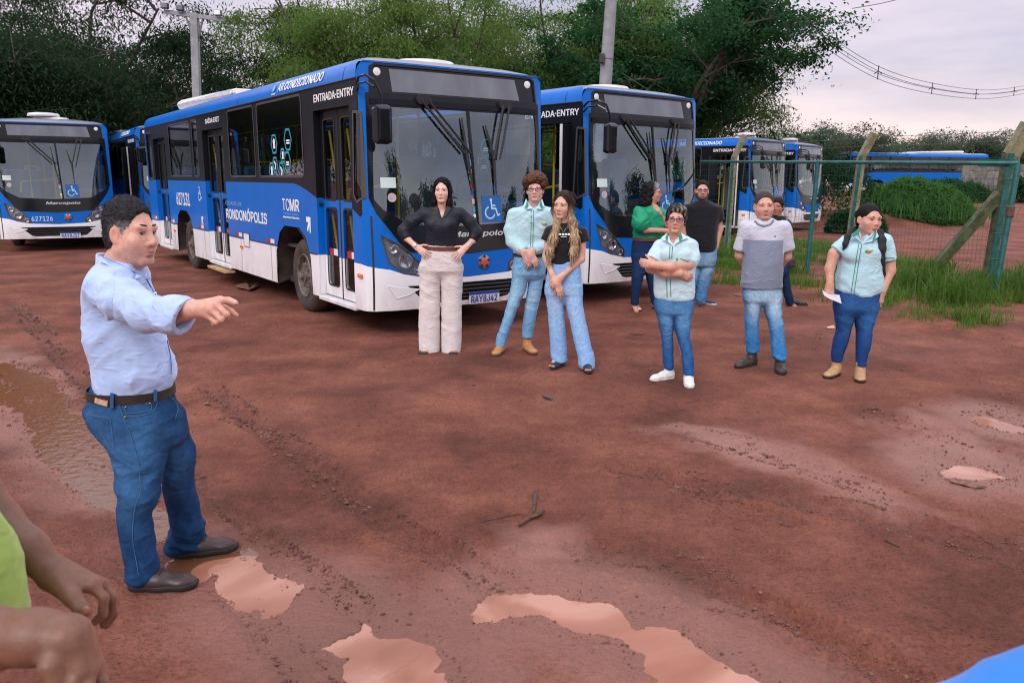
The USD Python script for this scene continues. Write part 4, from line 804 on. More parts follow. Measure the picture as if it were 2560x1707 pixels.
def solidify(prims, h, pad=.03):
    """Meshes the union; cuts keep where their function is below zero."""
    ad = [p for p in prims if p.op == 'add']; lo = np.min([p.lo for p in ad], 0) - pad; hi = np.max([p.hi for p in ad], 0) + pad
    N = np.ceil((hi - lo) / h).astype(int) + 1; ax = [lo[i] + h * np.arange(N[i]) for i in range(3)]; F = np.full(N, .2, np.float32)
    for p in prims:
        mg = p.k + 2.5 * h; a = np.clip(np.floor((p.lo - mg - lo) / h).astype(int), 0, N - 1); b = np.clip(np.ceil((p.hi + mg - lo) / h).astype(int) + 1, 1, N)
        if (b <= a).any(): continue
        sl = tuple(slice(i, j) for i, j in zip(a, b)); P = np.stack(np.meshgrid(*[ax[i][sl[i]] for i in range(3)], indexing='ij'), -1)
        d = p.fn(P).astype(np.float32); f = F[sl]
        if p.op == 'add':
            if p.k > 0: e = np.maximum(p.k - np.abs(f - d), 0) / p.k; F[sl] = np.minimum(f, d) - e * e * p.k * .25
            else: F[sl] = np.minimum(f, d)
        elif p.op == 'sub':
            d = -d; kk = max(p.k, 1e-4); e = np.maximum(kk - np.abs(f - d), 0) / kk; F[sl] = np.maximum(f, d) + e * e * kk * .25
        else: F[sl] = np.maximum(f, d)
    F[0] = F[-1] = .2; F[:, 0] = F[:, -1] = .2; F[:, :, 0] = F[:, :, -1] = .2
    return nets(F, lo, h)
def nets(F, lo, h):
    ins = F < 0; nx, ny, nz = F.shape
    c = np.zeros((nx - 1, ny - 1, nz - 1), np.uint8)
    for i in (0, 1):
        for j in (0, 1):
            for k in (0, 1): c += ins[i:nx - 1 + i, j:ny - 1 + j, k:nz - 1 + k]
    act = (c > 0) & (c < 8); id_ = np.full(act.shape, -1, np.int64); A = np.argwhere(act); id_[act] = np.arange(len(A))
    pos = np.zeros((len(A), 3)); cnt = np.zeros(len(A)); val = {}
    for o in np.ndindex(2, 2, 2): val[o] = F[A[:, 0] + o[0], A[:, 1] + o[1], A[:, 2] + o[2]].astype(float)
    for ax in range(3):
        for o in np.ndindex(2, 2, 2):
            if o[ax]: continue
            o2 = tuple(1 if i == ax else o[i] for i in range(3)); a, b = val[o], val[o2]; m = (a < 0) != (b < 0)
            t = np.where(m, a / np.where(m, a - b, 1), 0); q = np.tile(np.array(o, float), (len(A), 1)); q[:, ax] += t
            pos[m] += q[m]; cnt[m] += 1
    v = lo + h * (A + pos / np.maximum(cnt, 1)[:, None]); fs = []
    for ax in range(3):
        s0 = [slice(1, -1)] * 3; s0[ax] = slice(0, F.shape[ax] - 1); s1 = list(s0); s1[ax] = slice(1, F.shape[ax])
        a, b = ins[tuple(s0)], ins[tuple(s1)]; E = np.argwhere(a != b); 
        if not len(E): continue
        fl = a[tuple(E.T)]; E = E + [0 if i == ax else 1 for i in range(3)]; u, w = [(1, 2), (2, 0), (0, 1)][ax]
        def cell(du, dw): q = E.copy(); q[:, u] += du; q[:, w] += dw; return id_[tuple(q.T)]
        Q = np.stack([cell(-1, -1), cell(0, -1), cell(0, 0), cell(-1, 0)], 1); Q[~fl] = Q[~fl][:, ::-1]; fs.append(Q)
    f = np.vstack(fs); return v, np.vstack([f[:, [0, 1, 2]], f[:, [0, 2, 3]]])
HANDS = []
def coarsen(v, f, fine, cell):
    """Merges vertices outside the fine region on a coarser grid: flesh that clothes hide needs little detail."""
    q = np.floor(v / cell).astype(np.int64); key = (q[:, 0] * 73856093) ^ (q[:, 1] * 19349663) ^ (q[:, 2] * 83492791); key = np.where(fine, -np.arange(1, len(v) + 1) - (1 << 60), key)
    u, inv = np.unique(key, return_inverse=True); inv = inv.ravel(); n = np.bincount(inv)[:, None]; V = np.stack([np.bincount(inv, v[:, k]) for k in range(3)], 1) / n
    F = inv[f]; F = F[(F[:, 0] != F[:, 1]) & (F[:, 1] != F[:, 2]) & (F[:, 2] != F[:, 0])]; return V, F
def near_skin(v, H, rad=.15):
    d = np.linalg.norm(v - H.c, axis=1) < .175 * H.S
    for h in HANDS: d |= np.linalg.norm(v - h, axis=1) < rad
    return d
def normals(v, f):
    n = np.zeros_like(v); c = np.cross(v[f[:, 1]] - v[f[:, 0]], v[f[:, 2]] - v[f[:, 0]])
    for k in range(3): np.add.at(n, f[:, k], c)
    return n / np.maximum(np.linalg.norm(n, axis=1, keepdims=True), 1e-12)
def relax(v, f, it=2, lam=.5):
    from scipy.sparse import coo_matrix
    i = np.r_[f[:, 0], f[:, 1], f[:, 2], f[:, 1], f[:, 2], f[:, 0]]; j = np.r_[f[:, 1], f[:, 2], f[:, 0], f[:, 0], f[:, 1], f[:, 2]]
    M = coo_matrix((np.ones(len(i)), (i, j)), shape=(len(v),) * 2).tocsr(); M.data[:] = 1; dg = np.asarray(M.sum(1)).ravel()[:, None]
    for _ in range(it):
        v = v + lam * ((M @ v) / dg - v); v = v - (lam + .03) * ((M @ v) / dg - v)
    return v
def folds(v, f, amp, freq=(7, 7, 20), seed=0, mask=None, rot=None, sharp=2.2):
    """Cloth folds: a few sets of slanting rounded ridges that come and go, pushed along the normals."""
    n = normals(v, f); d = np.zeros(len(v)); fr = np.asarray(freq, float)
    for i, (ay, ax, wgt) in enumerate(((.5, .2, 1.0), (-.6, -.2, .9), (.05, .5, .7)) if rot is None else ((.0, .0, 1.0), (.35, .2, .7), (-.4, 0, .5))):
        p = (v if rot is None else v @ rot) @ (roty(ay) @ rotx(ax)); q = p * [fr[0] * .55, fr[1] * .55, fr[2] * .72]
        q = q + 1.1 * np.c_[meshkit.noise(p * 4 + i, seed + 5 + i), meshkit.noise(p * 4 + 7, seed + 9 + i), 1.3 * meshkit.noise(p * 5 + 3, seed + 13 + i)]
        r = 1 - np.abs(2 * meshkit.noise(q, seed + i) - 1); r2 = 1 - np.abs(2 * meshkit.noise(q * 1.8 + 3, seed + 21 + i) - 1)
        m = sst(.40, .66, meshkit.noise(v * [4.5, 4.5, 3.6] + 11 * i, seed + 30 + i)); d += wgt * m * ((r ** sharp - .3) + .4 * (r2 ** sharp - .3))
    d *= amp * 1.15; d = d if mask is None else d * mask
    return v + n * d[:, None]

# ---- heads: local x towards the person's right, y forward, z up, origin at eye level between the ears
def frame(az, pitch=0.0, roll=0.0):
    """Columns right, forward, up of someone who faces az degrees to the picture's right of the camera."""
    a = math.radians(az); f = np.array([math.sin(a), -math.cos(a), 0]); u = np.array([0, 0, 1.]); r = np.cross(f, u)
    p = math.radians(pitch); f, u = f * math.cos(p) + u * math.sin(p), u * math.cos(p) - f * math.sin(p)
    q = math.radians(roll); r, u = r * math.cos(q) + u * math.sin(q), u * math.cos(q) - r * math.sin(q)
    return np.c_[r, f, u]
class Head:
    def __init__(s, c, M, S=1.0, wide=1.0, jaw=1.0, nose=1.0, sex='m', full=0.0, tall=1.0): s.tall = tall; s.c, s.M, s.S, s.wide, s.jaw, s.nose, s.sex, s.full = np.asarray(c, float), M, S, wide, jaw, nose, sex, full
    def w(s, p): p = np.asarray(p, float) * [s.wide, 1, s.tall]; return s.c + s.S * (s.M @ p)
    def loc(s, v): return ((v - s.c) @ s.M) / s.S / [s.wide, 1, s.tall]
    def E(s, c, r, k=.02, op='add', R=None): return ell(s.w(c), np.array(r) * s.S * [s.wide, 1, s.tall], s.M if R is None else s.M @ R, k * s.S, op)
    def C(s, a, b, ra, rb=None, k=.012, op='add', w=None, sq=1): return cone(s.w(a), s.w(b), ra * s.S, (rb if rb is not None else ra) * s.S, k * s.S, None if w is None else s.M @ np.array(w, float), sq, op)
    def prims(s, neck=None):
        j, n, fu = s.jaw, s.nose, s.full; E, C = s.E, s.C
        out = [E((0, -.022, .036), (.074, .096, .084)), E((0, .022, -.012), (.0665, .072, .082)), E((0, .030, -.062), (.056 * j + fu, .057, .048)), E((0, .034, -.040), (.0625 * (j * .5 + .5) + fu, .057, .050)),
               C((-.050 * j, -.002, -.062), (-.018 * j, .062, -.100), .020 + fu, .017), C((.050 * j, -.002, -.062), (.018 * j, .062, -.100), .020 + fu, .017), C((-.014 * j, .072, -.099), (.014 * j, .072, -.099), .017),
               C((-.040, .070, .020), (.040, .070, .020), .014, k=.02), E((-.040, .056, -.030), (.026 + fu, .024, .022)), E((.040, .056, -.030), (.026 + fu, .024, .022)),
               E((0, .066, -.070), (.030, .026, .022))]
        for x in (-.031, .031): out += [s.E((x, .0965, -.001), (.017, .014, .0100), .014, 'sub'), E((x, .070, -.001), (.016, .0145, .0125), .004), C((x - .014, .0775, .0055), (x + .014, .0775, .0055), .0042, k=.004), C((x - .013, .0785, -.0095), (x + .013, .0785, -.0095), .0034, k=.006), C((x - .017, .083, .019), (x + .017, .083, .021), .0055, k=.012)]
        out += [C((0, .080, .008), (0, .084, .0), .0085 * n, .009 * n, k=.012), C((0, .084, .0), (0, .082 + .022 * n, -.031), .0088 * n, .0112 * n, k=.010), E((0, .083 + .021 * n, -.034), (.0112 * n, .0105, .0095), .006), E((-.0135 * n, .094, -.039), (.0088 * n, .0115, .0085), .006), E((.0135 * n, .094, -.039), (.0088 * n, .0115, .0085), .006),
                E((-.0075, .102, -.0465), (.0042, .006, .004), .003, 'sub'), E((.0075, .102, -.0465), (.0042, .006, .004), .003, 'sub'),
                C((-.019, .086, -.066), (-.004, .0935, -.0625), .0040, .0056, k=.006), C((.019, .086, -.066), (.004, .0935, -.0625), .0040, .0056, k=.006), C((-.012, .0885, -.0745), (.012, .0885, -.0745), .0060, k=.006), C((-.020, .0945, -.0692), (.020, .0945, -.0692), .0022, k=.003, op='sub'),
                E((0, .0865, -.084), (.018, .008, .005), .008, 'sub')]
        for sg in (-1, 1):
            R = rotz(sg * .35)
            out += [E((sg * .078, -.014, -.010), (.0075, .0195, .031), .006, R=R), E((sg * .0845, -.010, -.008), (.006, .010, .019), .004, 'sub', R=R), E((sg * .0735, -.003, -.034), (.007, .009, .011), .006)]
        if neck is not None:
            nr, b = neck; out += [cone(s.w((0, -.012, -.060)), b, nr * 1.02, nr * 1.08, .025), cone(s.w((0, .02, -.085)), np.asarray(b) + s.M[:, 1] * .03, nr * .7, nr * .7, .03)]
        return out
    def offface(s, V): L = s.loc(V); return ~((np.abs(L[:, 0]) < .066) & (L[:, 1] > .035) & (L[:, 2] < .080) & (L[:, 2] > -.16))
    def tint(s, v, base, lip, stubble=0.0, blush=.10, beard=None):
        """Skin colours over the head: lips, ruddier cheeks, nose and ears, beard shadow."""
        L = s.loc(v); col = np.tile(np.array(base, float), (len(v), 1)); on = (np.abs(L[:, 0]) < .1) & (L[:, 1] > -.05) & (L[:, 2] > -.13) & (L[:, 2] < .12)
        def mix(m, c): m = np.clip(m * on, 0, 1)[:, None]; col[:] = col * (1 - m) + np.array(c) * m
        g = lambda c, r: np.exp(-(((L - c) / r) ** 2).sum(1))
        mix(blush * 1.5 * (g((-.043, .07, -.03), (.022, .04, .02)) + g((.043, .07, -.03), (.022, .04, .02)) + .8 * g((0, .11, -.035), (.016, .03, .014))), np.array(base) * [1.15, .72, .70])
        mix(.3 * sst(.066, .078, np.abs(L[:, 0])) * (L[:, 1] < .02) * (L[:, 1] > -.04) * (L[:, 2] < .03) * (L[:, 2] > -.05), np.array(base) * [1.1, .72, .68])
        if stubble: mix(stubble * sst(-.038, -.062, L[:, 2]) * sst(-.02, .03, L[:, 1]) * (1 - .6 * g((0, .07, -.035), (.02, .05, .012))), np.array(base) * [.50, .50, .56])
        if beard is not None: mix(beard[0] * np.maximum(sst(-.072, -.085, L[:, 2]) * sst(-.02, .03, L[:, 1]), sst(.046, .056, np.abs(L[:, 0])) * sst(-.02, -.05, L[:, 2]) * sst(-.02, .0, L[:, 1])), beard[1]); mix(beard[0] * .8 * np.exp(-((L[:, 2] + .055) / .007) ** 2) * (np.abs(L[:, 0]) < .03) * (L[:, 1] > .08), beard[1])
        mix(.75 * np.exp(-(L[:, 0] / .020) ** 4) * np.exp(-((L[:, 2] + .0695) / .0075) ** 2) * (L[:, 1] > .078), lip)
        for x in (-.031, .031): mix(.30 * np.exp(-((L[:, 0] - x) / .022) ** 2 - ((L[:, 2] - .0) / .014) ** 2) * (L[:, 1] > .05), np.array(base) * .72)
        return col
    def features(s, t, hairm, brow_up=0.0, gaze=(0, 0), brow_th=.0036, iris=(0.035, 0.018, 0.010), lid=1.0):
        for x in (-.031, .031):
            c = (x, .0705, -.0015); r = .0145 * s.S; u, vv = np.meshgrid(np.linspace(0, np.pi, 15), np.linspace(0, 2 * np.pi, 21)[:-1], indexing='ij')
            d = np.c_[(np.sin(u) * np.cos(vv)).ravel(), np.cos(u).ravel(), (np.sin(u) * np.sin(vv)).ravel()]; gd = unit([gaze[0], 1, gaze[1]])
            Rg = np.c_[unit(np.cross(gd, [0, 0, 1])), gd, np.cross(unit(np.cross(gd, [0, 0, 1])), gd)]; d = d @ Rg.T
            an = np.arccos(np.clip(d @ gd, -1, 1)); col = np.where(an[:, None] < .22, (.004,) * 3, np.where(an[:, None] < .50, iris, (.40, .37, .36))); col = np.where((an[:, None] > .46) & (an[:, None] < .54), np.array(iris) * .5, col)
            I, J = np.meshgrid(np.arange(14), np.arange(20), indexing='ij'); J2 = (J + 1) % 20; f = np.stack([I * 20 + J, I * 20 + J2, (I + 1) * 20 + J2, (I + 1) * 20 + J], -1).reshape(-1, 4)
            w = s.w(np.array(c) + [0, .0012, 0]) + (d * r * [1.0, .98, .62 * lid]) @ s.M.T
            t.part('eye', (w, f), EYEM, True, world=True, col=col)
            sg = np.sign(x); br = [s.w((x - sg * .017, .0895, .0200 + brow_up)), s.w((x - sg * .006, .0900, .0218 + brow_up)), s.w((x + sg * .008, .0850, .0225 + brow_up * 1.1)), s.w((x + sg * .021, .0725, .0178 + brow_up))]
            t.part('eyelashes', tube([s.w((x - .0150, .0820, .0015)), s.w((x - .006, .0872, .0048)), s.w((x + .006, .0872, .0048)), s.w((x + .0150, .0820, .0015))], .0014 * s.S, 5), hairm, True, world=True)
            t.part('eyebrow', tube(br, np.array([.75, 1.1, .95, .4]) * brow_th * s.S, 6), hairm, True, world=True)
    def hair(s, line, h=.006, puff=1.0, extra=(), cutf=None, lump=0.0, lumpf=45, groove=0.0, cap=(.0815, .106, .093), capc=(0, -.022, .038), keepfront=True, flat_seed=1):
        """A cap of hair ending along a hairline given as (forward, height) pairs, plus extra locks."""
        ly, lz = np.array(sorted(line)).T
        def hl(P): L = s.loc(P.reshape(-1, 3)); return ((np.interp(L[:, 1], ly, lz) - L[:, 2]) * .8 * s.S).reshape(P.shape[:-1])
        capE = s.E(capc, np.array(cap) * puff, .0); low = s.E((0, -.030, -.012), np.array((cap[0] - .0035, .0905, .088)) * puff, .012)
        v, f = solidify([capE, low, cutter(hl)] + list(extra) + ([cutter(cutf)] if cutf else []), h)
        if lump: n = normals(v, f); q = v / s.S; v = v + n * (s.S * lump * ((1 - np.abs(2 * meshkit.noise(q * lumpf, 3) - 1)) + .5 * (1 - np.abs(2 * meshkit.noise(q * lumpf * 2.1, 4) - 1)) - .8))[:, None]
        if groove: n = normals(v, f); L = s.loc(v); a = np.arctan2(L[:, 0], L[:, 1] + .02); v = v + n * (groove * (meshkit.noise(np.c_[a * 16, L[:, 2] * 5 + a, a * 0 + 2], 6) - .5 + .5 * meshkit.noise(np.c_[a * 40, L[:, 2] * 7, a * 0], 7) - .25))[:, None]
        return v, f
def hand(wr, d, n, side, curl=(.35, .5, .35), S=1.0, thumb=(.5, .25), spread=.08, each=None, k=.006):
    """A palm, four bent fingers of unequal length and a thumb. d: towards the fingers, n: out of the back of the hand, side: +1 if the thumb lies towards d x n."""
    d = unit(d); n = unit(n - d * np.dot(n, d)); e = np.cross(d, n) * side; wr = np.asarray(wr, float); HANDS.append(wr + .06 * d * S); W = lambda a, b, c: wr + S * (a * d + b * e + c * n); out = []
    kn = [(.092, .029, .0), (.096, .009, .003), (.091, -.011, .001), (.083, -.029, -.004)]; ln = [(.043, .025, .020), (.047, .029, .021), (.043, .027, .020), (.034, .020, .018)]; rd = [.0092, .0095, .009, .008]
    for i, (a, b, c) in enumerate(kn):
        out.append(cone(W(.008, b * .45, -.002), W(a - .004, b, c - .003), .0165 * S, .0125 * S, .012 * S, n, .80))
        cu = curl if each is None else each[i]; ang = 0; p = np.array([a, b, c - .002]); yaw = spread * (1.5 - i) * (1 - min(1, sum(cu) / 3))
        for j in range(3):
            ang += cu[j]; q = p + ln[i][j] * np.array([math.cos(ang) * math.cos(yaw), math.cos(ang) * math.sin(yaw), -math.sin(ang)])
            out.append(cone(W(*p), W(*q), rd[i] * (1 - .10 * j) * S, rd[i] * (1 - .10 * (j + 1)) * S, (.008 if j == 0 else .004) * S)); p = q
    o, c = thumb; t0 = np.array([.018, .020, -.010]); dirs = [(math.cos(o), math.sin(o), -.25), (math.cos(o * .8), math.sin(o * .8), -.25 - c), (math.cos(o * .6), math.sin(o * .6), -.25 - c)]
    for L_, r0, r1, dd in zip((.042, .031, .026), (.0165, .0120, .0108), (.0125, .0108, .0090), dirs):
        t1 = t0 + L_ * unit(dd); out.append(cone(W(*t0), W(*t1), r0 * S, r1 * S, .010 * S if r0 > .015 else .004 * S)); t0 = t1
    out.append(cone(W(-.03, 0, -.002), W(.02, .0, -.002), .024 * S, .025 * S, .02 * S, n, .72))
    return out

def strands(v, f, n, L, w, seed=0, curl=False, lift=.003, keep=None):
    """Locks of hair lying on a hair shape: short curls, or straight strands that hang."""
    rng = np.random.default_rng(seed); a, b, c = v[f[:, 0]], v[f[:, 1]], v[f[:, 2]]; nn = np.cross(b - a, c - a); ar = np.linalg.norm(nn, axis=1); k = rng.choice(len(f), n, p=ar / ar.sum()); r1, r2 = np.sqrt(rng.random(n))[:, None], rng.random(n)[:, None]
    p = a[k] * (1 - r1) + b[k] * r1 * (1 - r2) + c[k] * r1 * r2; nr = nn[k] / np.maximum(ar[k], 1e-12)[:, None]
    t = rng.normal(0, 1, (n, 3)) if curl else np.array([0, 0, -1.]) + rng.normal(0, .10, (n, 3)); t = t - nr * (t * nr).sum(1, keepdims=True); t /= np.linalg.norm(t, axis=1, keepdims=True) + 1e-9; s_ = np.cross(nr, t); l = (L * rng.uniform(.6, 1.3, n))[:, None]
    if curl: P = [p, p + t * l * .35 + nr * lift * 1.8, p + t * l * .60 + s_ * l * .30 + nr * lift * 2.2, p + t * l * .45 + s_ * l * .62 + nr * lift * 1.2]
    else: wv = (rng.normal(0, .06, n))[:, None]; P = [p, p + t * l * .33 + nr * lift + s_ * l * wv, p + t * l * .67 + nr * lift * 1.3 - s_ * l * wv, p + t * l + nr * lift * .6]
    W_ = [.6, 1, .9, .25]; V = np.stack([q + sg * s_ * w * ww for q, ww in zip(P, W_) for sg in (-1, 1)], 1).reshape(-1, 3); 
    if keep is not None: ok = keep(V).reshape(n, 8).all(1); V = V.reshape(n, 8, 3)[ok].reshape(-1, 3); n = int(ok.sum())
    i = np.arange(n)[:, None] * 8
    return V, np.vstack([np.vstack([i + [2 * j, 2 * j + 1, 2 * j + 3], i + [2 * j, 2 * j + 3, 2 * j + 2]]) for j in range(3)]), np.repeat(np.arange(n), 8)
EYEM = colmat('eyes', rough=.12, spec=.6)
SKINM = colmat('skin', rough=.46, bump=.22, bscale=240, sss=.12, spec=.42, mul=.15, mscale=48, bdist=.003)
CLOTH = colmat('cloth', rough=.85, bump=.25, bscale=420, spec=.2, mul=.07, mscale=14, sheen=.15, bdist=.003, wr=.55)
DENIM = colmat('denim', rough=.85, bump=.45, bscale=360, spec=.2, mul=.20, mscale=46, bdist=.003, wr=.55, wrs=11.0)
SATIN = colmat('satin_cloth', rough=.55, bump=.18, bscale=300, spec=.3, mul=.06, mscale=14, wr=.5)
LEATHER = colmat('shoe_leather', rough=.42, bump=.25, bscale=160, spec=.45, mul=.2, mscale=18, bdist=.003)
HAIRM = colmat('hair', rough=.55, bump=.6, bscale=190, spec=.16, mul=.45, mscale=70, bdist=.004)
GLASSESM = mat('spectacle_frame', (0.012, 0.012, 0.016), .25, coat=.4)
LENSES = glass('spectacle_lens', (0.82, 0.80, 0.92), gloss=(.75, .72, 1.0), r0=.09)
BELTB = mat('belt_dark', (0.022, 0.014, 0.011), .45, var=.3, vscale=30); BELTBR = mat('belt_brown', (0.13, 0.04, 0.022), .45, var=.25, vscale=30)
METALM = mat('buckle_metal', (0.45, 0.42, 0.36), .25, metal=1.0); GOLDM = mat('gold_metal', (0.62, 0.42, 0.14), .25, metal=1.0)
SOLEB = mat('sole_dark', (0.014, 0.013, 0.013), .7); SOLEW = mat('sole_white', (0.62, 0.61, 0.58), .6, var=.15, vscale=25)
PIPING = mat('green_piping', (0.02, 0.20, 0.13), .7); BUTTON = mat('shirt_button', (0.55, 0.62, 0.68), .3)
WHITEINK = mat('shirt_print_white', (0.7, 0.7, 0.7), .6); EMBG = mat('emblem_green', (0.06, 0.36, 0.07), .6); EMBO = mat('emblem_red', (0.62, 0.12, 0.03), .6); EMBY = mat('emblem_yellow', (0.72, 0.45, 0.04), .6)

class Person:
    """Collects the limbs of one person, read off the photograph's proportions and set up in the yard at its own distance."""
    def __init__(s, label, T, Y, group=None, base=None):
        s.T, s.Y = T, Y; b = base if base is not None else (at_y(T[0] + 300 * T[2], 800, Y)[0], Y, 0); s.t = Thing('person', label, 'person', (float(b[0]), float(b[1]), 0.0), 0, group); s.skin = []; s.meshes = {}
    def P(s, x, y, dy=0.0): return at_y(s.T[0] + x * s.T[2], s.T[1] + y * s.T[2], s.Y + dy)
    def rows(s, rr, b, dy=0.0, grow=0.0):
        """(picture y, left, right[, half depth[, depth shift]]) -> loft rows"""
        out = []
        for r in rr:
            bb = r[3] if len(r) > 3 else b; d = dy + (r[4] if len(r) > 4 else 0); a, c = s.P(r[1], r[0], d), s.P(r[2], r[0], d); m = (a + c) / 2
            out.append((m[2], m[0], m[1], abs(c[0] - a[0]) / 2 + grow, bb + grow))
        return out
    def limb(s, pts, grow=0.0, k=.02, w=None, sq=1):
        Q = [(s.P(*p[:3]), p[3] + grow) for p in pts]; return [cone(a[0], b[0], a[1], b[1], k, w, sq) for a, b in zip(Q[:-1], Q[1:])]
    def arm(s, pts, k=.02): return s.limb([(pts[0][0], pts[0][1] + 24, pts[0][2], pts[0][3] * .78)] + list(pts[1:]), k=k)
    def put(s, name, mesh, m, col=None, smooth=True, parent=None, label=None):
        v, f = vf(mesh)
        if col is not None and np.ndim(col) == 1: col = np.tile(np.array(col, float), (len(v), 1))
        s.meshes[name] = (v, f); return s.t.part(name, (v, f), m, smooth, parent=parent, label=label, world=True, col=col)
    def surf(s, name, x, y, out=.004):
        """The point of a garment's front seen at a place of the picture."""
        v = s.meshes[name][0]; r = ray(s.T[0] + x * s.T[2], s.T[1] + y * s.T[2]); r = r / np.linalg.norm(r); q = v - EYE; t = q @ r; d = np.linalg.norm(q - t[:, None] * r, axis=1)
        k = d < max(.012, np.partition(d, 6)[6]); i = np.argmin(np.where(k, t, 99)); return EYE + r * (t[i] - out)
    def line(s, name, pts, r, m, pname, n=14, out=.002, k=5, parent=None):
        pts = np.array(pts, float); t = np.linspace(0, len(pts) - 1, n); q = np.c_[np.interp(t, range(len(pts)), pts[:, 0]), np.interp(t, range(len(pts)), pts[:, 1])]
        L = np.array([s.surf(name, *a, out) for a in q]); L[1:-1] = (L[:-2] + L[1:-1] * 2 + L[2:]) / 4; return s.t.part(pname, tube(L, r, k), m, True, parent=parent, world=True)
    def slab(s, name, pts, m, th=.006, parent=None, col=None):
        q = np.array([s.P(*p) for p in pts]); n = unit(EYE - q.mean(0)); v = np.vstack([q + n * th / 2, q - n * th / 2]); k = len(q)
        f = [[0, i, i + 1] for i in range(1, k - 1)] + [[k, k + i + 1, k + i] for i in range(1, k - 1)] + sum(([[i, k + i, (i + 1) % k], [(i + 1) % k, k + i, k + (i + 1) % k]] for i in range(k)), [])
        return s.t.part(name, (v, np.array(f)), m, False, parent=parent, world=True, col=None if col is None else np.tile(np.array(col, float), (len(v), 1)))
    def emblem(s, garment, x, y, sc):
        e = s.t.part('chest_emblem', xf(trimesh.creation.icosphere(1), s=(.022 * sc, .004, .012 * sc), t=s.surf(garment, x, y, .0)), EMBO, True, world=True)
        for dx, mm in ((-.020, EMBG), (.020, EMBG), (0, EMBY)): s.t.part('emblem_mark', xf(trimesh.creation.icosphere(1), s=((.014 if dx else .012) * sc, .004, (.009 if dx else .006) * sc), t=s.surf(garment, x, y, .001) + [dx * sc, 0, .007 * sc if dx else .013 * sc]), mm, True, parent=e, world=True)
    def belt(s, rows_, h, m, name='belt', n=2.3, grow=.010):
        (z, cx, cy, a, b) = rows_; th = np.linspace(0, 2 * np.pi, 41)[:-1]; c, d = np.cos(th), np.sin(th); rr_ = (np.abs(c) ** n + np.abs(d) ** n) ** (-1 / n); vs = []
        for dz, g in ((-h / 2, grow - .004), (-h / 2, grow), (h / 2, grow), (h / 2, grow - .004)): vs.append(np.c_[cx + (a + g) * rr_ * c, cy + (b + g) * rr_ * d, np.full(40, z + dz)])
        f = [[i * 40 + j, i * 40 + (j + 1) % 40, ((i + 1) % 4) * 40 + (j + 1) % 40, ((i + 1) % 4) * 40 + j] for i in range(4) for j in range(40)]
        return s.t.part(name, (np.vstack(vs), np.array(f)), m, 30, world=True)
    def shoe(s, heel, toe, col, solem, w=.044, hgt=.085, L=None, h=.006, boot=0.0, sole=.022, matl=None, name='shoe', ank=None):
        """A shoe from heel to toe on the ground; boot raises the shaft."""
        a, b = np.array([*heel[:2], 0.0]), np.array([*toe[:2], 0.0]); d = unit(b - a)
        if L: b = a + d * L
        if ank is not None: q = np.array([ank[0], ank[1], 0.0]); L_ = L or np.linalg.norm(b - a); a = q - d * .23 * L_; b = a + d * L_
        z0 = max(gz_at(*a[:2]), gz_at(*b[:2]), gz_at(*((a + b)[:2] / 2))); L = np.linalg.norm(b - a); e = np.cross([0, 0, 1.], d); W = lambda u, x, z: a + d * u * L + e * x + [0, 0, z0 + z]
        pr = [cone(W(.14, 0, .042), W(.45, 0, .040), w * .82, w * .92, .03), cone(W(.45, 0, .036), W(.80, .004, .026), w * .95, w * .98, .03, (0, 0, 1), .72), cone(W(.80, .004, .024), W(.93, .006, .020), w * .95, w * .55, .02, (0, 0, 1), .60),
              cone(W(.18, 0, .05), W(.22, 0, hgt), w * .80, w * .80, .03)]
        if boot: pr.append(cone(W(.20, 0, .06), W(.225, 0, max(hgt + boot, (ank[2] - z0 + .015) if ank is not None else 0)), w * .85, w * .90, .03))
        elif ank is not None: pr.append(cone(W(.22, 0, .05), W(.225, 0, max(hgt, ank[2] - z0 - .03)), w * .78, w * .80, .03))
        h = h * 1.35; up = pr + [cutter(lambda P: z0 + sole - P[..., 2])]; v, f = solidify(up, h); v = relax(v, f, 2); p = s.put(name, (v, f), matl or LEATHER, col)
        so = [cone(W(.13, 0, .02), W(.5, 0, .02), w * .86, w * .92, .03), cone(W(.5, 0, .02), W(.82, .004, .02), w * .98, w * 1.03, .03), cone(W(.82, .004, .02), W(.94, .006, .02), w * 1.0, w * .6, .02), cutter(lambda P: np.maximum(P[..., 2] - z0 - sole - .002, z0 - .004 - P[..., 2]))]
        v, f = solidify(so, h); s.t.part('sole', (v, f), solem, True, parent=p, world=True); return W
    def glasses(s, H, rnd=False, wd=.027, ht=.017):
        a = np.linspace(0, 2 * np.pi, 25); g = None; sq = 2.0 if rnd else 3.4
        for x in (-.033, .033):
            c, d = np.cos(a), np.sin(a); rr_ = (np.abs(c) ** sq + np.abs(d) ** sq) ** (-1 / sq); P = np.array([H.w((x + wd * r * cc, .1015 - .10 * (abs(x + wd * r * cc) - .02) * .6, -.004 + ht * r * dd)) for r, cc, dd in zip(rr_, c, d)])
            g2 = s.t.part('spectacles' if g is None else 'spectacle_rim', tube(P, .0022 * H.S, 5), GLASSESM, True, parent=g, world=True); g = g or g2
            v = np.vstack([P[:-1], P[:-1].mean(0)]); f = np.array([[24, i, (i + 1) % 24] for i in range(24)]); s.t.part('lens', (v, f), LENSES, False, parent=g, world=True)
            sx = np.sign(x); s.t.part('temple', tube([H.w((sx * .060, .082, .002)), H.w((sx * .076, .05, .002)), H.w((sx * .081, -.005, .0))], .0020 * H.S, 5), GLASSESM, True, parent=g, world=True)
        s.t.part('bridge', tube([H.w((-.008, .102, .003)), H.w((0, .104, .005)), H.w((.008, .102, .003))], .0022 * H.S, 5), GLASSESM, True, parent=g, world=True)
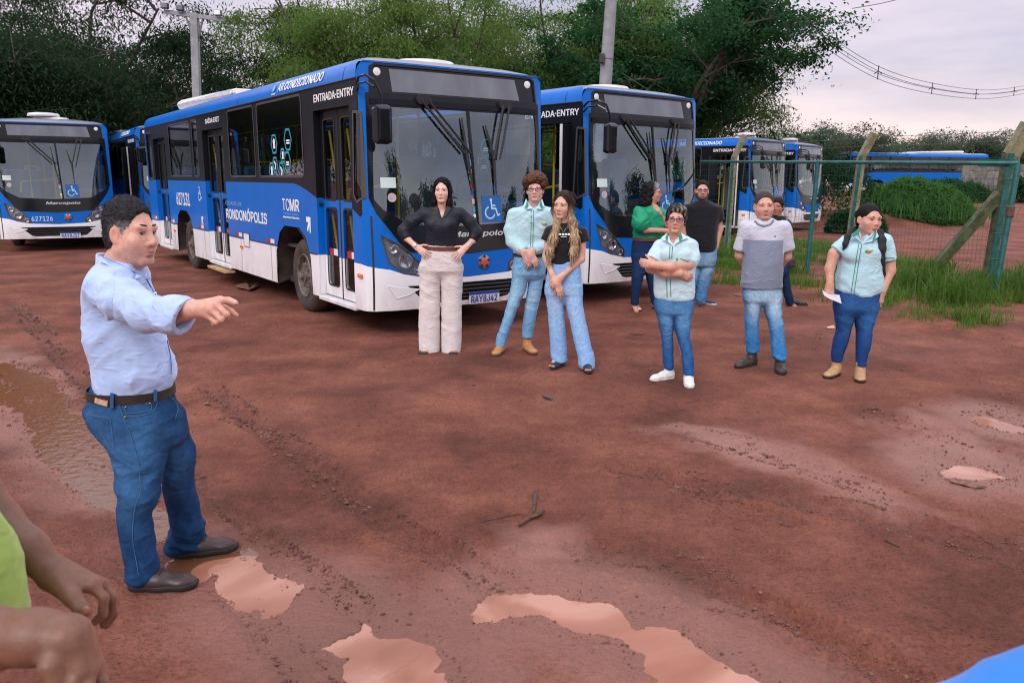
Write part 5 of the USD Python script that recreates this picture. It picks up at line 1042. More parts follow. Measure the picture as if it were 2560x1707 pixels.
    def body(s, H, col, lip, h=.0070, it=2, extra=(), **kw):
        v, f = solidify(s.skin, h); v = relax(v, f, it, .4); v, f = coarsen(v, f, near_skin(v, H, .13), h * 2.4); HANDS.clear(); c = H.tint(v, col, lip, **kw) if H else np.tile(np.array(col, float), (len(v), 1)); s.put('body', (v, f), SKINM, c); return v, f
def denimcol(v, f, base, fade, z0, z1, amt=.8, seed=3, c=None):
    """Washed denim: paler along the front of the thighs, darker at seams and hems."""
    n = normals(v, f); m = amt * np.clip(.15 - .9 * n[:, 1], 0, 1) ** 1.3 * np.exp(-((v[:, 2] - (z0 + z1) / 2) / ((z1 - z0) * .6)) ** 2) * (.45 + .9 * meshkit.noise(v * [9, 9, 5], seed)); m = np.clip(m + .22 * (meshkit.noise(v * [30, 30, 14], seed + 1) - .5), 0, 1)[:, None]
    return np.array(base) * (1 - m) + np.array(fade) * m
# ---------------------------------------------------------------- the pointing man
LIPM, LIPF = (0.36, 0.135, 0.12), (0.42, 0.12, 0.13)
def slab_on(p, garment, pts, m, name, out=.004, parent=None):
    q = np.array([p.surf(garment, *a, out) for a in pts]); c = q.mean(0); n = unit(EYE - c); v = np.vstack([q, c[None], q - n * .006]); k = len(q)
    f = [[k, i, (i + 1) % k] for i in range(k)] + sum(([[i, k + 1 + i, (i + 1) % k], [(i + 1) % k, k + 1 + i, k + 1 + (i + 1) % k]] for i in range(k)), [])
    return p.t.part(name, (v, np.array(f)), m, False, world=True, parent=parent)
def man_pointing():
    p = Person('man in pale blue shirt and jeans in left foreground, pointing right with outstretched arm', (160, 460, .3571), 3.42); D = 1344
    Mh = frame(72, -2, 2); H = Head(p.P(474, 336, -.01), Mh, 1.05, wide=1.0, jaw=1.10, nose=1.22, full=.007, tall=1.14)
    torso = [(520, 305, 515, .075), (560, 252, 545, .12), (620, 206, 568, .165), (700, 166, 590, .175), (800, 146, 618, .17), (900, 140, 658, .155), (1050, 155, 704, .155), (1150, 174, 732, .158), (1250, 196, 762, .16), (1330, 200, 772, .16), (1400, 206, 754, .156), (1452, 212, 742, .152)]
    torso = [(r[0], (r[1] + r[2]) / 2 - (r[2] - r[1]) * .46, (r[1] + r[2]) / 2 + (r[2] - r[1]) * .46, r[3] * .95) for r in torso]
    up = [(290, 735, -.16), (590, 905, -.35), (690, 915, -.40), (900, 888, -.475)]
    # skin: head, neck, hidden trunk, both arms and hands
    HZ = lambda x, y, d: p.P(784 + .25 * x, 672 + .25 * y, d)
    sk = H.prims((.070, p.P(395, 575, 0))) + [loft(p.rows(torso[1:], .18, grow=-.035), k=.03)]
    sk += p.limb([(310, 745, -.14, .050), (590, 900, -.35, .045), (760, 905, -.42, .042), (890, 880, -.478, .035)])
    wr = HZ(400, 800, -.478); nd = unit(EYE - wr)
    K = [HZ(1230, 560, -.485), HZ(1130, 690, -.505), HZ(1000, 830, -.510), HZ(880, 980, -.505)]
    for k, r in zip(K, (.0165, .0165, .016, .0145)): sk.append(cone(wr + (k - wr) * .05, k, .024, r, .016))
    F = [[HZ(1480, 560, -.498), HZ(1610, 612, -.505), HZ(1680, 648, -.51)], [HZ(1430, 960, -.525), HZ(1390, 1080, -.495), HZ(1290, 1060, -.468)], [HZ(1270, 1110, -.525), HZ(1225, 1185, -.497), HZ(1140, 1130, -.47)], [HZ(1110, 1190, -.515), HZ(1070, 1240, -.49), HZ(1010, 1170, -.468)]]
    for k, c, r in zip(K, F, (.0132, .0130, .0126, .0112)):
        a = k
        for i, b in enumerate(c): sk.append(cone(a, b, r * (1 - .08 * i), r * (1 - .08 * (i + 1)), .007 if i == 0 else .003)); a = b
    for a, b, r0, r1 in ((HZ(800, 860, -.465), HZ(1330, 780, -.455), .020, .0135), (HZ(1330, 780, -.455), HZ(1540, 880, -.452), .0135, .0115), (HZ(1540, 880, -.452), HZ(1690, 985, -.452), .0118, .0095)): sk.append(cone(a, b, r0, r1, .006))
    la = [(430, 690, .19, .05), (430, 1040, .25, .045), (540, 1320, .20, .032)]
    sk += p.limb(la) + hand(p.P(545, 1330, .20), (.25, -.1, -1), (0, 1, 0), 1, (.4, .5, .4))
    p.skin = sk; v, f = solidify(sk, .0048); v = relax(v, f, 2, .4); HANDS[:] = [HZ(700, 800, -.49), HZ(1200, 850, -.49)]; v, f = coarsen(v, f, near_skin(v, H, .10), .016); HANDS.clear()
    col = H.tint(v, (0.58, 0.315, 0.235), LIPM, stubble=.34, blush=.12)
    for k in K: g = np.exp(-((np.linalg.norm(v - k, axis=1) / .016) ** 2))[:, None] * .4; col = col * (1 - g) + np.array((0.58, 0.22, 0.18)) * g
    p.put('body', (v, f), SKINM, col)
    nl = HZ(1655, 632, -.522); p.t.part('fingernail', xf(trimesh.creation.icosphere(2), s=(.010, .004, .008), t=nl), mat('nail_pink', (.62, .38, .33), .3), True, world=True)
    hv, hf = H.hair([(.115, .092), (.098, .094), (.080, .090), (.068, .080), (.056, .060), (.045, .028), (.036, -.012), (.020, -.032), (.012, -.018), (.006, .022), (-.02, .028), (-.036, .0), (-.048, -.060), (-.08, -.082), (-.13, -.085)], h=.0042, lump=.006, lumpf=70, cap=(.0785, .1015, .0905))
    L = H.loc(hv); g = np.clip(sst(.055, .0, L[:, 2]) * sst(-.06, .0, L[:, 1]), 0, 1)[:, None] * .85; hc = np.array((0.020, 0.019, 0.022)) * (1 - g) + np.array((0.24, 0.23, 0.24)) * g
    sv, sf, si = strands(hv, hf, 5200, .009, .0010, 3, True, .0012); ki = np.argmin(0 * si) if False else None
    from scipy.spatial import cKDTree
    sc = hc[cKDTree(hv).query(sv)[1]] * NR.uniform(.5, 2.2, 5200)[si][:, None]; p.put('hair', cat([(hv, hf), (sv, sf)]), HAIRM, np.vstack([hc, sc])); H.features(p.t, BROWM, brow_up=.0065, gaze=(.42, -.02), lid=1.15, brow_th=.0034)
    # shirt with rolled cuff
    n = unit([.90, -.22, -.40]); c0 = p.P(852, 938, -.46)
    sh = [loft(p.rows(torso, .18), k=.02, n=2.2)] + p.limb([(310, 745, -.14, .074), (430, 805, -.24, .070), (590, 898, -.35, .064), (840, 932, -.455, .063)], k=.05) + [cone(p.P(770, 925, -.43), p.P(1000, 945, -.52), .072, .077, .008)]
    sh += p.limb([(420, 680, .19, .075), (430, 1040, .25, .066), (530, 1270, .21, .050)], k=.04)
    sh += [cutter(lambda P: np.where((P - c0) @ n > -.16, (P - c0) @ n, -1)), cone(p.P(775, 926, -.43), p.P(1010, 950, -.52), .044, .067, .003, op='sub')]
    v, f = solidify(sh, .0070); v = relax(v, f, 2)
    sx = (v - EYE) @ RT / ((v - EYE) @ FW) * FPX + PW / 2; tx = (sx - 160) / .3571
    arm = sst(.0, .2, (v[:, 1] < p.Y - .17) * 1.0 * sst(330, 420, tx)); rot = np.c_[unit([.75, -.1, .65]), unit([.1, 1, .1]), unit([-.65, .1, .75])]
    v = folds(v, f, .0165, (5, 6, 15), 3, (1 - arm) * (.55 + .7 * sst(640, 300, tx)), rot); v = folds(v, f, .0135, (15, 9, 6), 8, arm * sst(.01, -.07, (v - c0) @ n), rot)
    p.put('shirt', (v, f), CLOTH, (0.40, 0.53, 0.80))
    cr = p.rows([(455, 240, 500, .074), (540, 240, 530, .082), (660, 230, 590, .098)], .1); ci = p.rows([(430, 258, 482, .066), (540, 262, 510, .072), (690, 262, 560, .086)], .1)
    t1, t2 = p.P(245, 480, 0), p.P(560, 640, 0); e = unit(t2 - t1); un = unit(np.cross(np.cross(e, [0, 1, 0]), e)); un = np.array([-e[2], 0, e[0]])
    cv, cf = solidify([loft(cr), loft(ci, op='sub', k=.002), cutter(lambda P: np.maximum((P - t1) @ un, -.052 - (P - t1) @ un))], .0045); p.put('collar', (relax(cv, cf, 1), cf), CLOTH, (0.42, 0.54, 0.80))
    PLK = mat('placket_edge', (.06, .13, .36), .8); p.line('shirt', [(575, 665), (612, 725), (640, 772)], .003, PLK, 'placket', 8, .001); p.line('shirt', [(722, 1092), (742, 1180), (752, 1260), (750, 1330)], .0025, PLK, 'placket', 10, .001)
    for a in ((575, 640), (640, 765)): p.t.part('button', xf(trimesh.creation.icosphere(1), s=.006, t=p.surf('shirt', *a, .003)), BUTTON, True, world=True)
    p.slab('collar_flap', [(246, 500, -.075), (300, 512, -.094), (400, 560, -.104), (505, 618, -.098), (548, 640, -.080), (500, 664, -.102), (440, 640, -.122), (360, 596, -.126), (285, 556, -.112), (246, 545, -.09)], CLOTH, .006, col=(0.44, 0.56, 0.83))
    # jeans
    pel = p.rows([(55 + D, 206, 742, .150), (110 + D, 194, 752, .154), (180 + D, 172, 780, .16), (280 + D, 172, 822, .165), (360 + D, 212, 846, .155), (430 + D, 262, 850, .13), (480 + D, 380, 800, .09), (520 + D, 480, 760, .05)], .17)
    nearl = p.rows([(a + D, b, c, d, e_) for a, b, c, d, e_ in [(250, 150, 700, .11, -.07), (400, 228, 748, .115, -.08), (520, 303, 736, .108, -.09), (600, 343, 722, .10, -.10), (700, 361, 706, .095, -.11), (800, 368, 688, .09, -.13), (900, 368, 650, .083, -.14), (1000, 364, 622, .077, -.15), (1100, 377, 630, .075, -.16), (1200, 403, 642, .075, -.165), (1300, 422, 664, .078, -.17), (1360, 428, 678, .08, -.17), (1405, 428, 662, .08, -.17)]], .1)
    farl = p.rows([(a + D, b, c, d, e_) for a, b, c, d, e_ in [(250, 450, 850, .11, .06), (400, 520, 885, .11, .07), (500, 600, 912, .107, .08), (600, 672, 928, .10, .09), (700, 688, 913, .093, .10), (800, 690, 925, .087, .12), (900, 710, 955, .08, .14), (1000, 733, 968, .076, .15), (1100, 745, 982, .075, .16), (1185, 750, 968, .075, .17)]], .1)
    pel = [(z, x, y, a * .955, b * .96) for z, x, y, a, b in pel]; nearl, farl = ([(z, x, y, a * .89, b * .90) for z, x, y, a, b in L_] for L_ in (nearl, farl))
    v, f = solidify([loft(nearl, n=2.1), loft(farl, k=.008, n=2.1), loft(pel, k=.035, n=2.2)], .0078); v = relax(v, f, 2); z = v[:, 2]
    m = .40 + .9 * np.exp(-((z - .50) / .12) ** 2) + 1.5 * sst(.30, .08, z) + .6 * np.exp(-((z - .80) / .08) ** 2); v = folds(v, f, .0100, (5, 5, 20), 12, m)
    p.put('jeans', (v, f), DENIM, denimcol(v, f, (0.006, 0.034, 0.105), (0.050, 0.165, 0.36), .45, .85, .75))
    p.belt(p.rows([(103 + D, 203, 742, .147)], .15)[0], .040, BELTB, grow=.010)
    ST = mat('denim_thread', (.06, .15, .27), .8); patch_ = mat('leather_patch', (.50, .30, .18), .7, var=.25, vscale=60)
    for L_ in ([(152, 262), (240, 285), (322, 294), (335, 400), (346, 516), (310, 490), (272, 420)], [(418, 284), (500, 282), (580, 266), (640, 232), (656, 178)], [(424, 212), (510, 200), (610, 182), (616, 236), (520, 258), (430, 262), (424, 212)], [(380, 190), (420, 300), (470, 430), (500, 520), (525, 640), (533, 760), (536, 830), (500, 900), (482, 1000), (476, 1150), (500, 1260), (520, 1390)], [(735, 125), (790, 190), (800, 240), (780, 300)]):
        p.line('jeans', [(x, y + D) for x, y in L_], .0012, ST, 'seam', 26, .0012, 4)
    slab_on(p, 'jeans', [(216, 150 + D), (306, 174 + D), (302, 214 + D), (212, 188 + D)], patch_, 'leather_patch', .007)
    for x0, y0, y1 in ((335, 118, 226), (640, 96, 176)): slab_on(p, 'jeans', [(x0 - 12, y0 + D), (x0 + 13, y0 + D), (x0 + 11, y1 + D), (x0 - 14, y1 + D)], mat('belt_loop', (.012, .07, .19), .85), 'belt_loop', .011)
    for x, y in ((432, 218), (602, 190), (428, 286)): p.t.part('rivet', xf(trimesh.creation.icosphere(1), s=.0045, t=p.surf('jeans', x, y + D, .002)), GOLDM, True, world=True)
    shc = (0.040, 0.024, 0.024)
    for (hx, hy), (tx_, ty) in (((452, 1476), (878, 1462)), ((765, 1238), (1190, 1180))):
        a, b = (on_ground(160 + .3571 * x, 940 + .3571 * y, .02) for x, y in ((hx, hy), (tx_, ty)))
        W = p.shoe(a, b, shc, SOLEB, .047, .075, L=.295, h=.005, sole=.026)
        for u in (.36, .43, .50): p.t.part('lace', tube([W(u, -.028, .098 - (u - .36) * .14), W(u + .02, 0, .108 - (u - .36) * .16), W(u, .028, .098 - (u - .36) * .14)], .003, 5), RUBBER, True, world=True)
BROWM = mat('brow_hair', (0.018, 0.013, 0.012), .7)
BROWL = mat('brow_hair_brown', (0.05, 0.026, 0.016), .7)
man_pointing()

# ---------------------------------------------------------------- the row of listeners
TAN, PALE, BROWN_, OLIVE = (0.50, 0.255, 0.185), (0.62, 0.36, 0.285), (0.33, 0.145, 0.09), (0.44, 0.22, 0.15)
NAVYJ, MIDJ, PALEJ = ((0.008, 0.045, 0.145), (0.03, 0.12, 0.30)), ((0.025, 0.145, 0.36), (0.16, 0.36, 0.60)), ((0.14, 0.34, 0.56), (0.36, 0.56, 0.74))
MINT = (0.42, 0.63, 0.68)
def trousers(p, pelvis, legs, jeans, b=.13, h=.0105, amp=.006, seed=5, fmask=None, zf=(.45, .85), fade=.8, m=DENIM, n=2.3):
    sl_ = lambda r, g: (r[0], (r[1] + r[2]) / 2 - (r[2] - r[1]) / 2 * g, (r[1] + r[2]) / 2 + (r[2] - r[1]) / 2 * g) + tuple(x * g if i == 0 else x for i, x in enumerate(r[3:])); pelvis = [sl_(r, .965) for r in pelvis]; legs = [[sl_(r, .90 if m is DENIM else .95) for r in l] for l in legs]
    e = pelvis[-1]; c, w_ = (e[1] + e[2]) / 2, (e[2] - e[1]) / 2; dl = (e[0] - pelvis[0][0]) * .16; pelvis = list(pelvis[:-1]) + [(e[0] - dl * .5, c - w_ * .96, c + w_ * .96, e[3] * .95), (e[0] + dl * .3, c - w_ * .72, c + w_ * .72, e[3] * .72), (e[0] + dl, c - w_ * .30, c + w_ * .30, e[3] * .42)]
    v, f = solidify([loft(p.rows(l, .09), k=.006, n=2.2) for l in legs] + [loft(p.rows(pelvis, b), n=n, k=.03)], h); v = relax(v, f, 2); z = v[:, 2]; hem = z.min()
    mk = .45 + .8 * np.exp(-((z - .5) / .10) ** 2) + 1.3 * sst(hem + .24, hem + .05, z) if fmask is None else fmask(v)
    v = folds(v, f, amp, (6, 6, 19), seed, mk); p.hems = [p.P((l[-1][1] + l[-1][2]) / 2, l[-1][0], l[-1][4] if len(l[-1]) > 4 else 0) for l in legs]; p.put('trousers', (v, f), m, denimcol(v, f, jeans[0], jeans[1], *zf, fade, seed)); return v, f
def slope(T, b=None):
    """Rounds the shoulders off between neck and upper arms."""
    T = [tuple(r) for r in T]; y0, y2 = T[0][0], T[2][0] + 8; c, h = (T[2][1] + T[2][2]) / 2, (T[2][2] - T[2][1]) / 2; c0, h0 = (T[0][1] + T[0][2]) / 2, (T[0][2] - T[0][1]) / 2; d = T[2][3]
    new = []
    for t, g, e in ((0, 0.0, .55), (.28, .30, .72), (.55, .60, .85), (.80, .86, .95)): new.append((y0 + t * (y2 - y0), c0 + (c - c0) * g - (h0 + (h - h0) * g), c0 + (c - c0) * g + (h0 + (h - h0) * g), d * e))
    return new + [(y2, c - h, c + h, d)] + [r for r in T[3:] if r[0] > y2 + 4]
def top(p, name, torso, sleeves, col, b=.13, h=.0098, amp=.007, seed=7, cuts=(), rot=None, m=CLOTH, n=2.3, freq=(7, 7, 15), extra=(), colf=None, fm=None):
    pr = [loft(p.rows(slope(torso), b), n=n)]
    for s_ in sleeves: s_ = [(s_[0][0], s_[0][1] + 16, s_[0][2], s_[0][3] * .86)] + list(s_[1:]); pr += sleeve([(p.P(*q[:3]), q[3]) for q in s_], .035)
    v, f = solidify(pr + list(extra) + list(cuts), h); v = relax(v, f, 2); v = folds(v, f, amp, freq, seed, fm(v) if fm else None, rot); p.put(name, (v, f), m, colf(v) if colf else col); return v, f
def vneck(p, x, y0, y1, w, dy=-.11):
    """Keeps cloth outside a wedge below the throat."""
    a, b, c = p.P(x - w, y0, dy), p.P(x + w, y0, dy), p.P(x, y1, dy); Yc = p.Y + .02
    def fn(P):
        t = (P[..., 2] - c[2]) / max(a[2] - c[2], 1e-6); half = np.abs(b[0] - a[0]) / 2 * t; return np.where((t > 0) & (P[..., 1] < Yc), (half - np.abs(P[..., 0] - c[0])) * .8, -1)
    return cutter(fn)
def trunk(p, torso, b, legs, Kg=-.022): return [loft(p.rows(slope([(torso[0][0] - 6, torso[0][1] + 30, torso[0][2] - 30, torso[0][3] * .7)] + list(torso)) if False else torso[1:], b, grow=Kg), k=.03)] + sum((p.limb(l, k=.02) for l in legs), [])

def woman_black():
    p = Person('woman in black shirt and wide cream trousers, hands on hips, before the nearest bus', (980, 420, .3187), 8.22)
    H = Head(p.P(393, 178, -.03), frame(-3, 2), 1.04, wide=.92, jaw=.86, nose=.85, sex='f')
    T = [(306, 300, 490, .07), (318, 250, 535, .09), (345, 244, 546, .115), (400, 250, 538, .135), (460, 262, 524, .155), (520, 268, 516, .14), (570, 268, 514, .125), (612, 264, 516, .12)]
    p.skin = H.prims((.050, p.P(395, 320, .0))) + trunk(p, T[1:], .12, [[(300, 760, 0, .06), (290, 1050, 0, .05), (265, 1400, 0, .034), (258, 1440, -.03, .03)], [(470, 760, 0, .06), (470, 1050, 0, .05), (485, 1400, 0, .034), (487, 1445, -.03, .03)]])
    p.skin += p.arm([(250, 345, 0, .045), (95, 495, .02, .038), (110, 545, .0, .036), (185, 612, -.10, .024)]) + p.arm([(538, 345, 0, .045), (662, 510, .02, .038), (640, 560, .0, .036), (585, 615, -.10, .024)])
    p.skin += hand(p.P(190, 618, -.105), p.P(285, 690, -.165) - p.P(190, 618, -.105), (-.2, -1, .3), -1, (.15, .2, .2), .95, (1.0, .2), .16) + hand(p.P(580, 620, -.105), p.P(495, 705, -.165) - p.P(580, 620, -.105), (.2, -1, .3), 1, (.15, .2, .2), .95, (1.0, .2), .16)
    p.skin += [cone(p.P(258, 1452, -.06), p.P(255, 1464, -.12), .028, .026, .01, (0, 0, 1), .6), cone(p.P(487, 1452, -.06), p.P(487, 1464, -.12), .028, .026, .01, (0, 0, 1), .6)]
    p.body(H, (0.66, 0.40, 0.325), LIPF)
    ex = [cone(H.w((sx * .070, -.005, .02)), H.w((sx * .080, .004, -.10)), .026, .026, .02, ) for sx in (-1, 1)] + [cone(H.w((sx * .080, .004, -.10)), H.w((sx * .088, .01, -.185)), .026, .016, .02) for sx in (-1, 1)] + [cone(H.w((0, -.055, 0)), H.w((0, -.06, -.17)), .085, .072, .03, H.M[:, 1], .55)]
    v, f = H.hair([(.12, .088), (.085, .082), (.06, .055), (.045, .0), (.03, -.05), (-.2, -.08)], h=.006, extra=ex, groove=.010, cap=(.083, .108, .094), cutf=lambda P: -(np.linalg.norm((((P - H.c) @ H.M) / H.S - [0, .10, -.016]) / [.061, .078, .108], axis=-1) - 1) * .05)
    sv, sf, si = strands(v, f, 2600, .07, .0022, 5, keep=H.offface, lift=.0015); p.put('hair', cat([(v, f), (sv, sf)]), HAIRM, np.vstack([np.tile((.003, .003, .004), (len(v), 1)), np.array((.004, .004, .005)) * NR.uniform(.5, 2.6, 2600)[si][:, None]])); H.features(p.t, BROWM, gaze=(0, -.05), brow_th=.0035)
    top(p, 'shirt', T, [[(252, 338, 0, .066), (150, 428, .02, .060), (92, 492, .02, .056), (118, 552, -.01, .050)], [(536, 338, 0, .066), (612, 428, .02, .060), (660, 506, .02, .056), (628, 562, -.01, .050)]], (0.010, 0.013, 0.021), .12, amp=.006, cuts=[vneck(p, 392, 290, 398, 44)], m=SATIN, extra=[ell(p.P(320, 440, -.10), (.062, .05, .06)), ell(p.P(455, 440, -.10), (.062, .05, .06))])
    for pts in ([(352, 298, -.085), (392, 398, -.135), (362, 375, -.13), (315, 315, -.09)], [(432, 298, -.085), (392, 398, -.135), (424, 375, -.13), (470, 315, -.09)]): p.slab('collar', pts, SATIN, .006, col=(0.012, 0.015, 0.024))
    for y in (425, 462, 500, 545): p.t.part('button', xf(trimesh.creation.icosphere(1), s=.006, t=p.surf('shirt', 389, y, .002)), RUBBER, True, world=True)
    PW_ = [(600, 262, 516, .122), (655, 238, 528, .13), (730, 224, 550, .14), (800, 216, 558, .14), (830, 216, 558, .13)]
    LG = [[(760, 216, 400, .12), (900, 214, 384, .105), (1050, 213, 381, .10), (1250, 207, 379, .10), (1380, 211, 378, .105), (1438, 214, 378, .11)], [(760, 370, 558, .12), (900, 382, 556, .105), (1050, 384, 551, .10), (1250, 384, 549, .10), (1390, 384, 546, .105), (1446, 386, 540, .11)]]
    trousers(p, PW_, LG, ((0.62, 0.57, 0.56), (0.66, 0.61, 0.60)), amp=.006, fmask=lambda v: .9 + 0 * v[:, 2], fade=.2, m=CLOTH)
    p.belt(p.rows([(626, 258, 517, .124)], .12)[0], .042, BELTBR)
    p.t.part('wristwatch', xf(lathe([(-.006, .026), (-.006, .031), (.006, .031), (.006, .026), (-.006, .026)], 16, 'z'), rotx(.5) @ roty(-.9), p.P(183, 606, -.10)), GOLDM, 30, world=True)
    p.t.part('watch_face', xf(trimesh.creation.icosphere(2), s=(.018, .007, .018), t=p.P(180, 605, -.135)), LENSW, True, world=True)
    for x in (256, 487): p.t.part('sandal', tube([p.P(x - 36, 1450, -.07), p.P(x - 18, 1440, -.12), p.P(x + 18, 1440, -.12), p.P(x + 36, 1450, -.07)], .010, 6), mat('sandal_tan', (.42, .20, .12), .5), True, world=True); p.t.part('sandal_sole', xf(rbox(-.048, .048, -.17, .06, -.004, .012, .005), t=[p.P(x, 1450)[0], p.Y, gz_at(p.P(x, 1450)[0], p.Y)]), SOLEB, world=True)
woman_black()

def curly_man():
    p = Person('young man with tall curly brown hair, spectacles, mint shirt, pale jeans and tan boots', (1200, 410, .3445), 8.16)
    H = Head(p.P(400, 186, -.03), frame(-6, 3, -2), 1.02, wide=1.04, jaw=.98)
    T = [(300, 330, 455, .075), (312, 270, 500, .10), (335, 228, 522, .125), (400, 230, 524, .135), (480, 235, 505, .13), (560, 240, 488, .125), (640, 240, 478, .12), (672, 242, 478, .12)]
    p.skin = H.prims((.058, p.P(390, 315, 0))) + trunk(p, T[1:], .12, [[(300, 740, 0, .06), (245, 1010, 0, .05), (160, 1290, 0, .038)], [(410, 740, 0, .06), (380, 1010, .05, .05), (345, 1235, .06, .038)]])
    p.skin += p.arm([(240, 345, 0, .05), (225, 545, -.02, .042), (315, 632, -.17, .028)]) + p.arm([(505, 345, 0, .05), (500, 560, .0, .042), (375, 640, -.17, .028)])
    p.skin += hand(p.P(312, 636, -.172), (.75, -.1, -.65), (.3, -1, .5), 1, (.3, .5, .4), 1.0, (.5, .3)) + hand(p.P(378, 645, -.19), (-.35, -.05, -1), (.2, -1, .2), -1, (.25, .45, .4), 1.0, (.5, .3))
    p.skin += hand(p.P(360, 650, -.20), (.6, -.05, -.8), (.2, -1, .3), 1, (.3, .5, .4), 1.0)
    p.body(H, PALE, (0.42, 0.16, 0.15), stubble=.12)
    rg = np.random.default_rng(5); ex = []
    for _ in range(150):
        a, b = rg.uniform(0, 2 * np.pi), rg.uniform(-.15, 1.5); d = np.array([math.cos(a) * math.cos(b), math.sin(a) * math.cos(b), math.sin(b)]); c = np.array([0, -.02, .055]) + d * [.100, .112, .100] * rg.uniform(.85, 1.05)
        if c[1] > .045 and c[2] < .075: continue
        if c[2] < .0 and c[1] > .02: continue
        ex.append(H.E(c, (.026, .026, .026), .008))
    v, f = H.hair([(.13, .075), (.085, .066), (.06, .05), (.05, .015), (.03, -.01), (.0, .01), (-.04, -.05), (-.2, -.06)], h=.006, extra=ex, lump=.010, lumpf=55, cap=(.088, .112, .10))
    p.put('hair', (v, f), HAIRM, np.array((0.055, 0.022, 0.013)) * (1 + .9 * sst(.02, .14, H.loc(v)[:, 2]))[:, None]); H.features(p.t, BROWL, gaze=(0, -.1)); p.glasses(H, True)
    top(p, 'shirt', T, [[(250, 350, 0, .078), (222, 480, -.01, .066), (235, 560, -.03, .062), (325, 632, -.16, .050)], [(500, 350, 0, .078), (520, 480, .0, .066), (490, 575, -.02, .062), (385, 628, -.15, .050)]], MINT, .12, amp=.008, cuts=[vneck(p, 392, 295, 325, 34)])
    for sg in (-1, 1): p.slab('collar', [(392 + sg * 58, 252, -.05), (392 + sg * 75, 300, -.10), (392 + sg * 52, 330, -.14), (392 + sg * 14, 322, -.145), (392 + sg * 38, 285, -.10)], CLOTH, .007, col=(0.46, 0.66, 0.72)); p.slab('collar_facing', [(392 + sg * 50, 262, -.085), (392 + sg * 66, 316, -.132), (392 + sg * 58, 325, -.15), (392 + sg * 40, 300, -.125)], PIPING, .006)
    for x in (372, 388): p.line('shirt', [(x, 335), (x - 2, 480), (x - 6, 600)], .003, PIPING, 'piping', 12, .001)
    p.emblem('shirt', 463, 440, 1.0)
    trousers(p, [(650, 244, 476, .122), (720, 238, 480, .13), (790, 232, 478, .13), (820, 236, 476, .12)], [[(740, 234, 360, .11), (900, 215, 345, .10, .0), (1010, 195, 292, .085), (1150, 155, 240, .075), (1290, 112, 196, .07), (1322, 110, 190, .07)], [(740, 345, 478, .11, .02), (900, 340, 455, .10, .04), (1010, 325, 432, .085, .05), (1120, 310, 410, .075, .06), (1240, 300, 388, .07, .08), (1258, 302, 385, .07, .08)]], PALEJ, amp=.005)
    p.belt(p.rows([(655, 244, 476, .122)], .12)[0], .034, BELTB)
    for hk, (a, b) in enumerate((((150, 1375), (85, 1400)), ((345, 1350), (412, 1374)))):
        A, B = (on_ground(*zq(*q, 1200, 410, .3445)) for q in (a, b)); d = unit((B - A) * [1, 1, 0] + [0, -.10, 0]); p.shoe(A - d * .07, A + d, (0.45, 0.21, 0.075), mat('sole_tan', (.10, .055, .03), .7), .046, .09, L=.28, boot=.06, name='boot', ank=p.hems[hk])
curly_man()

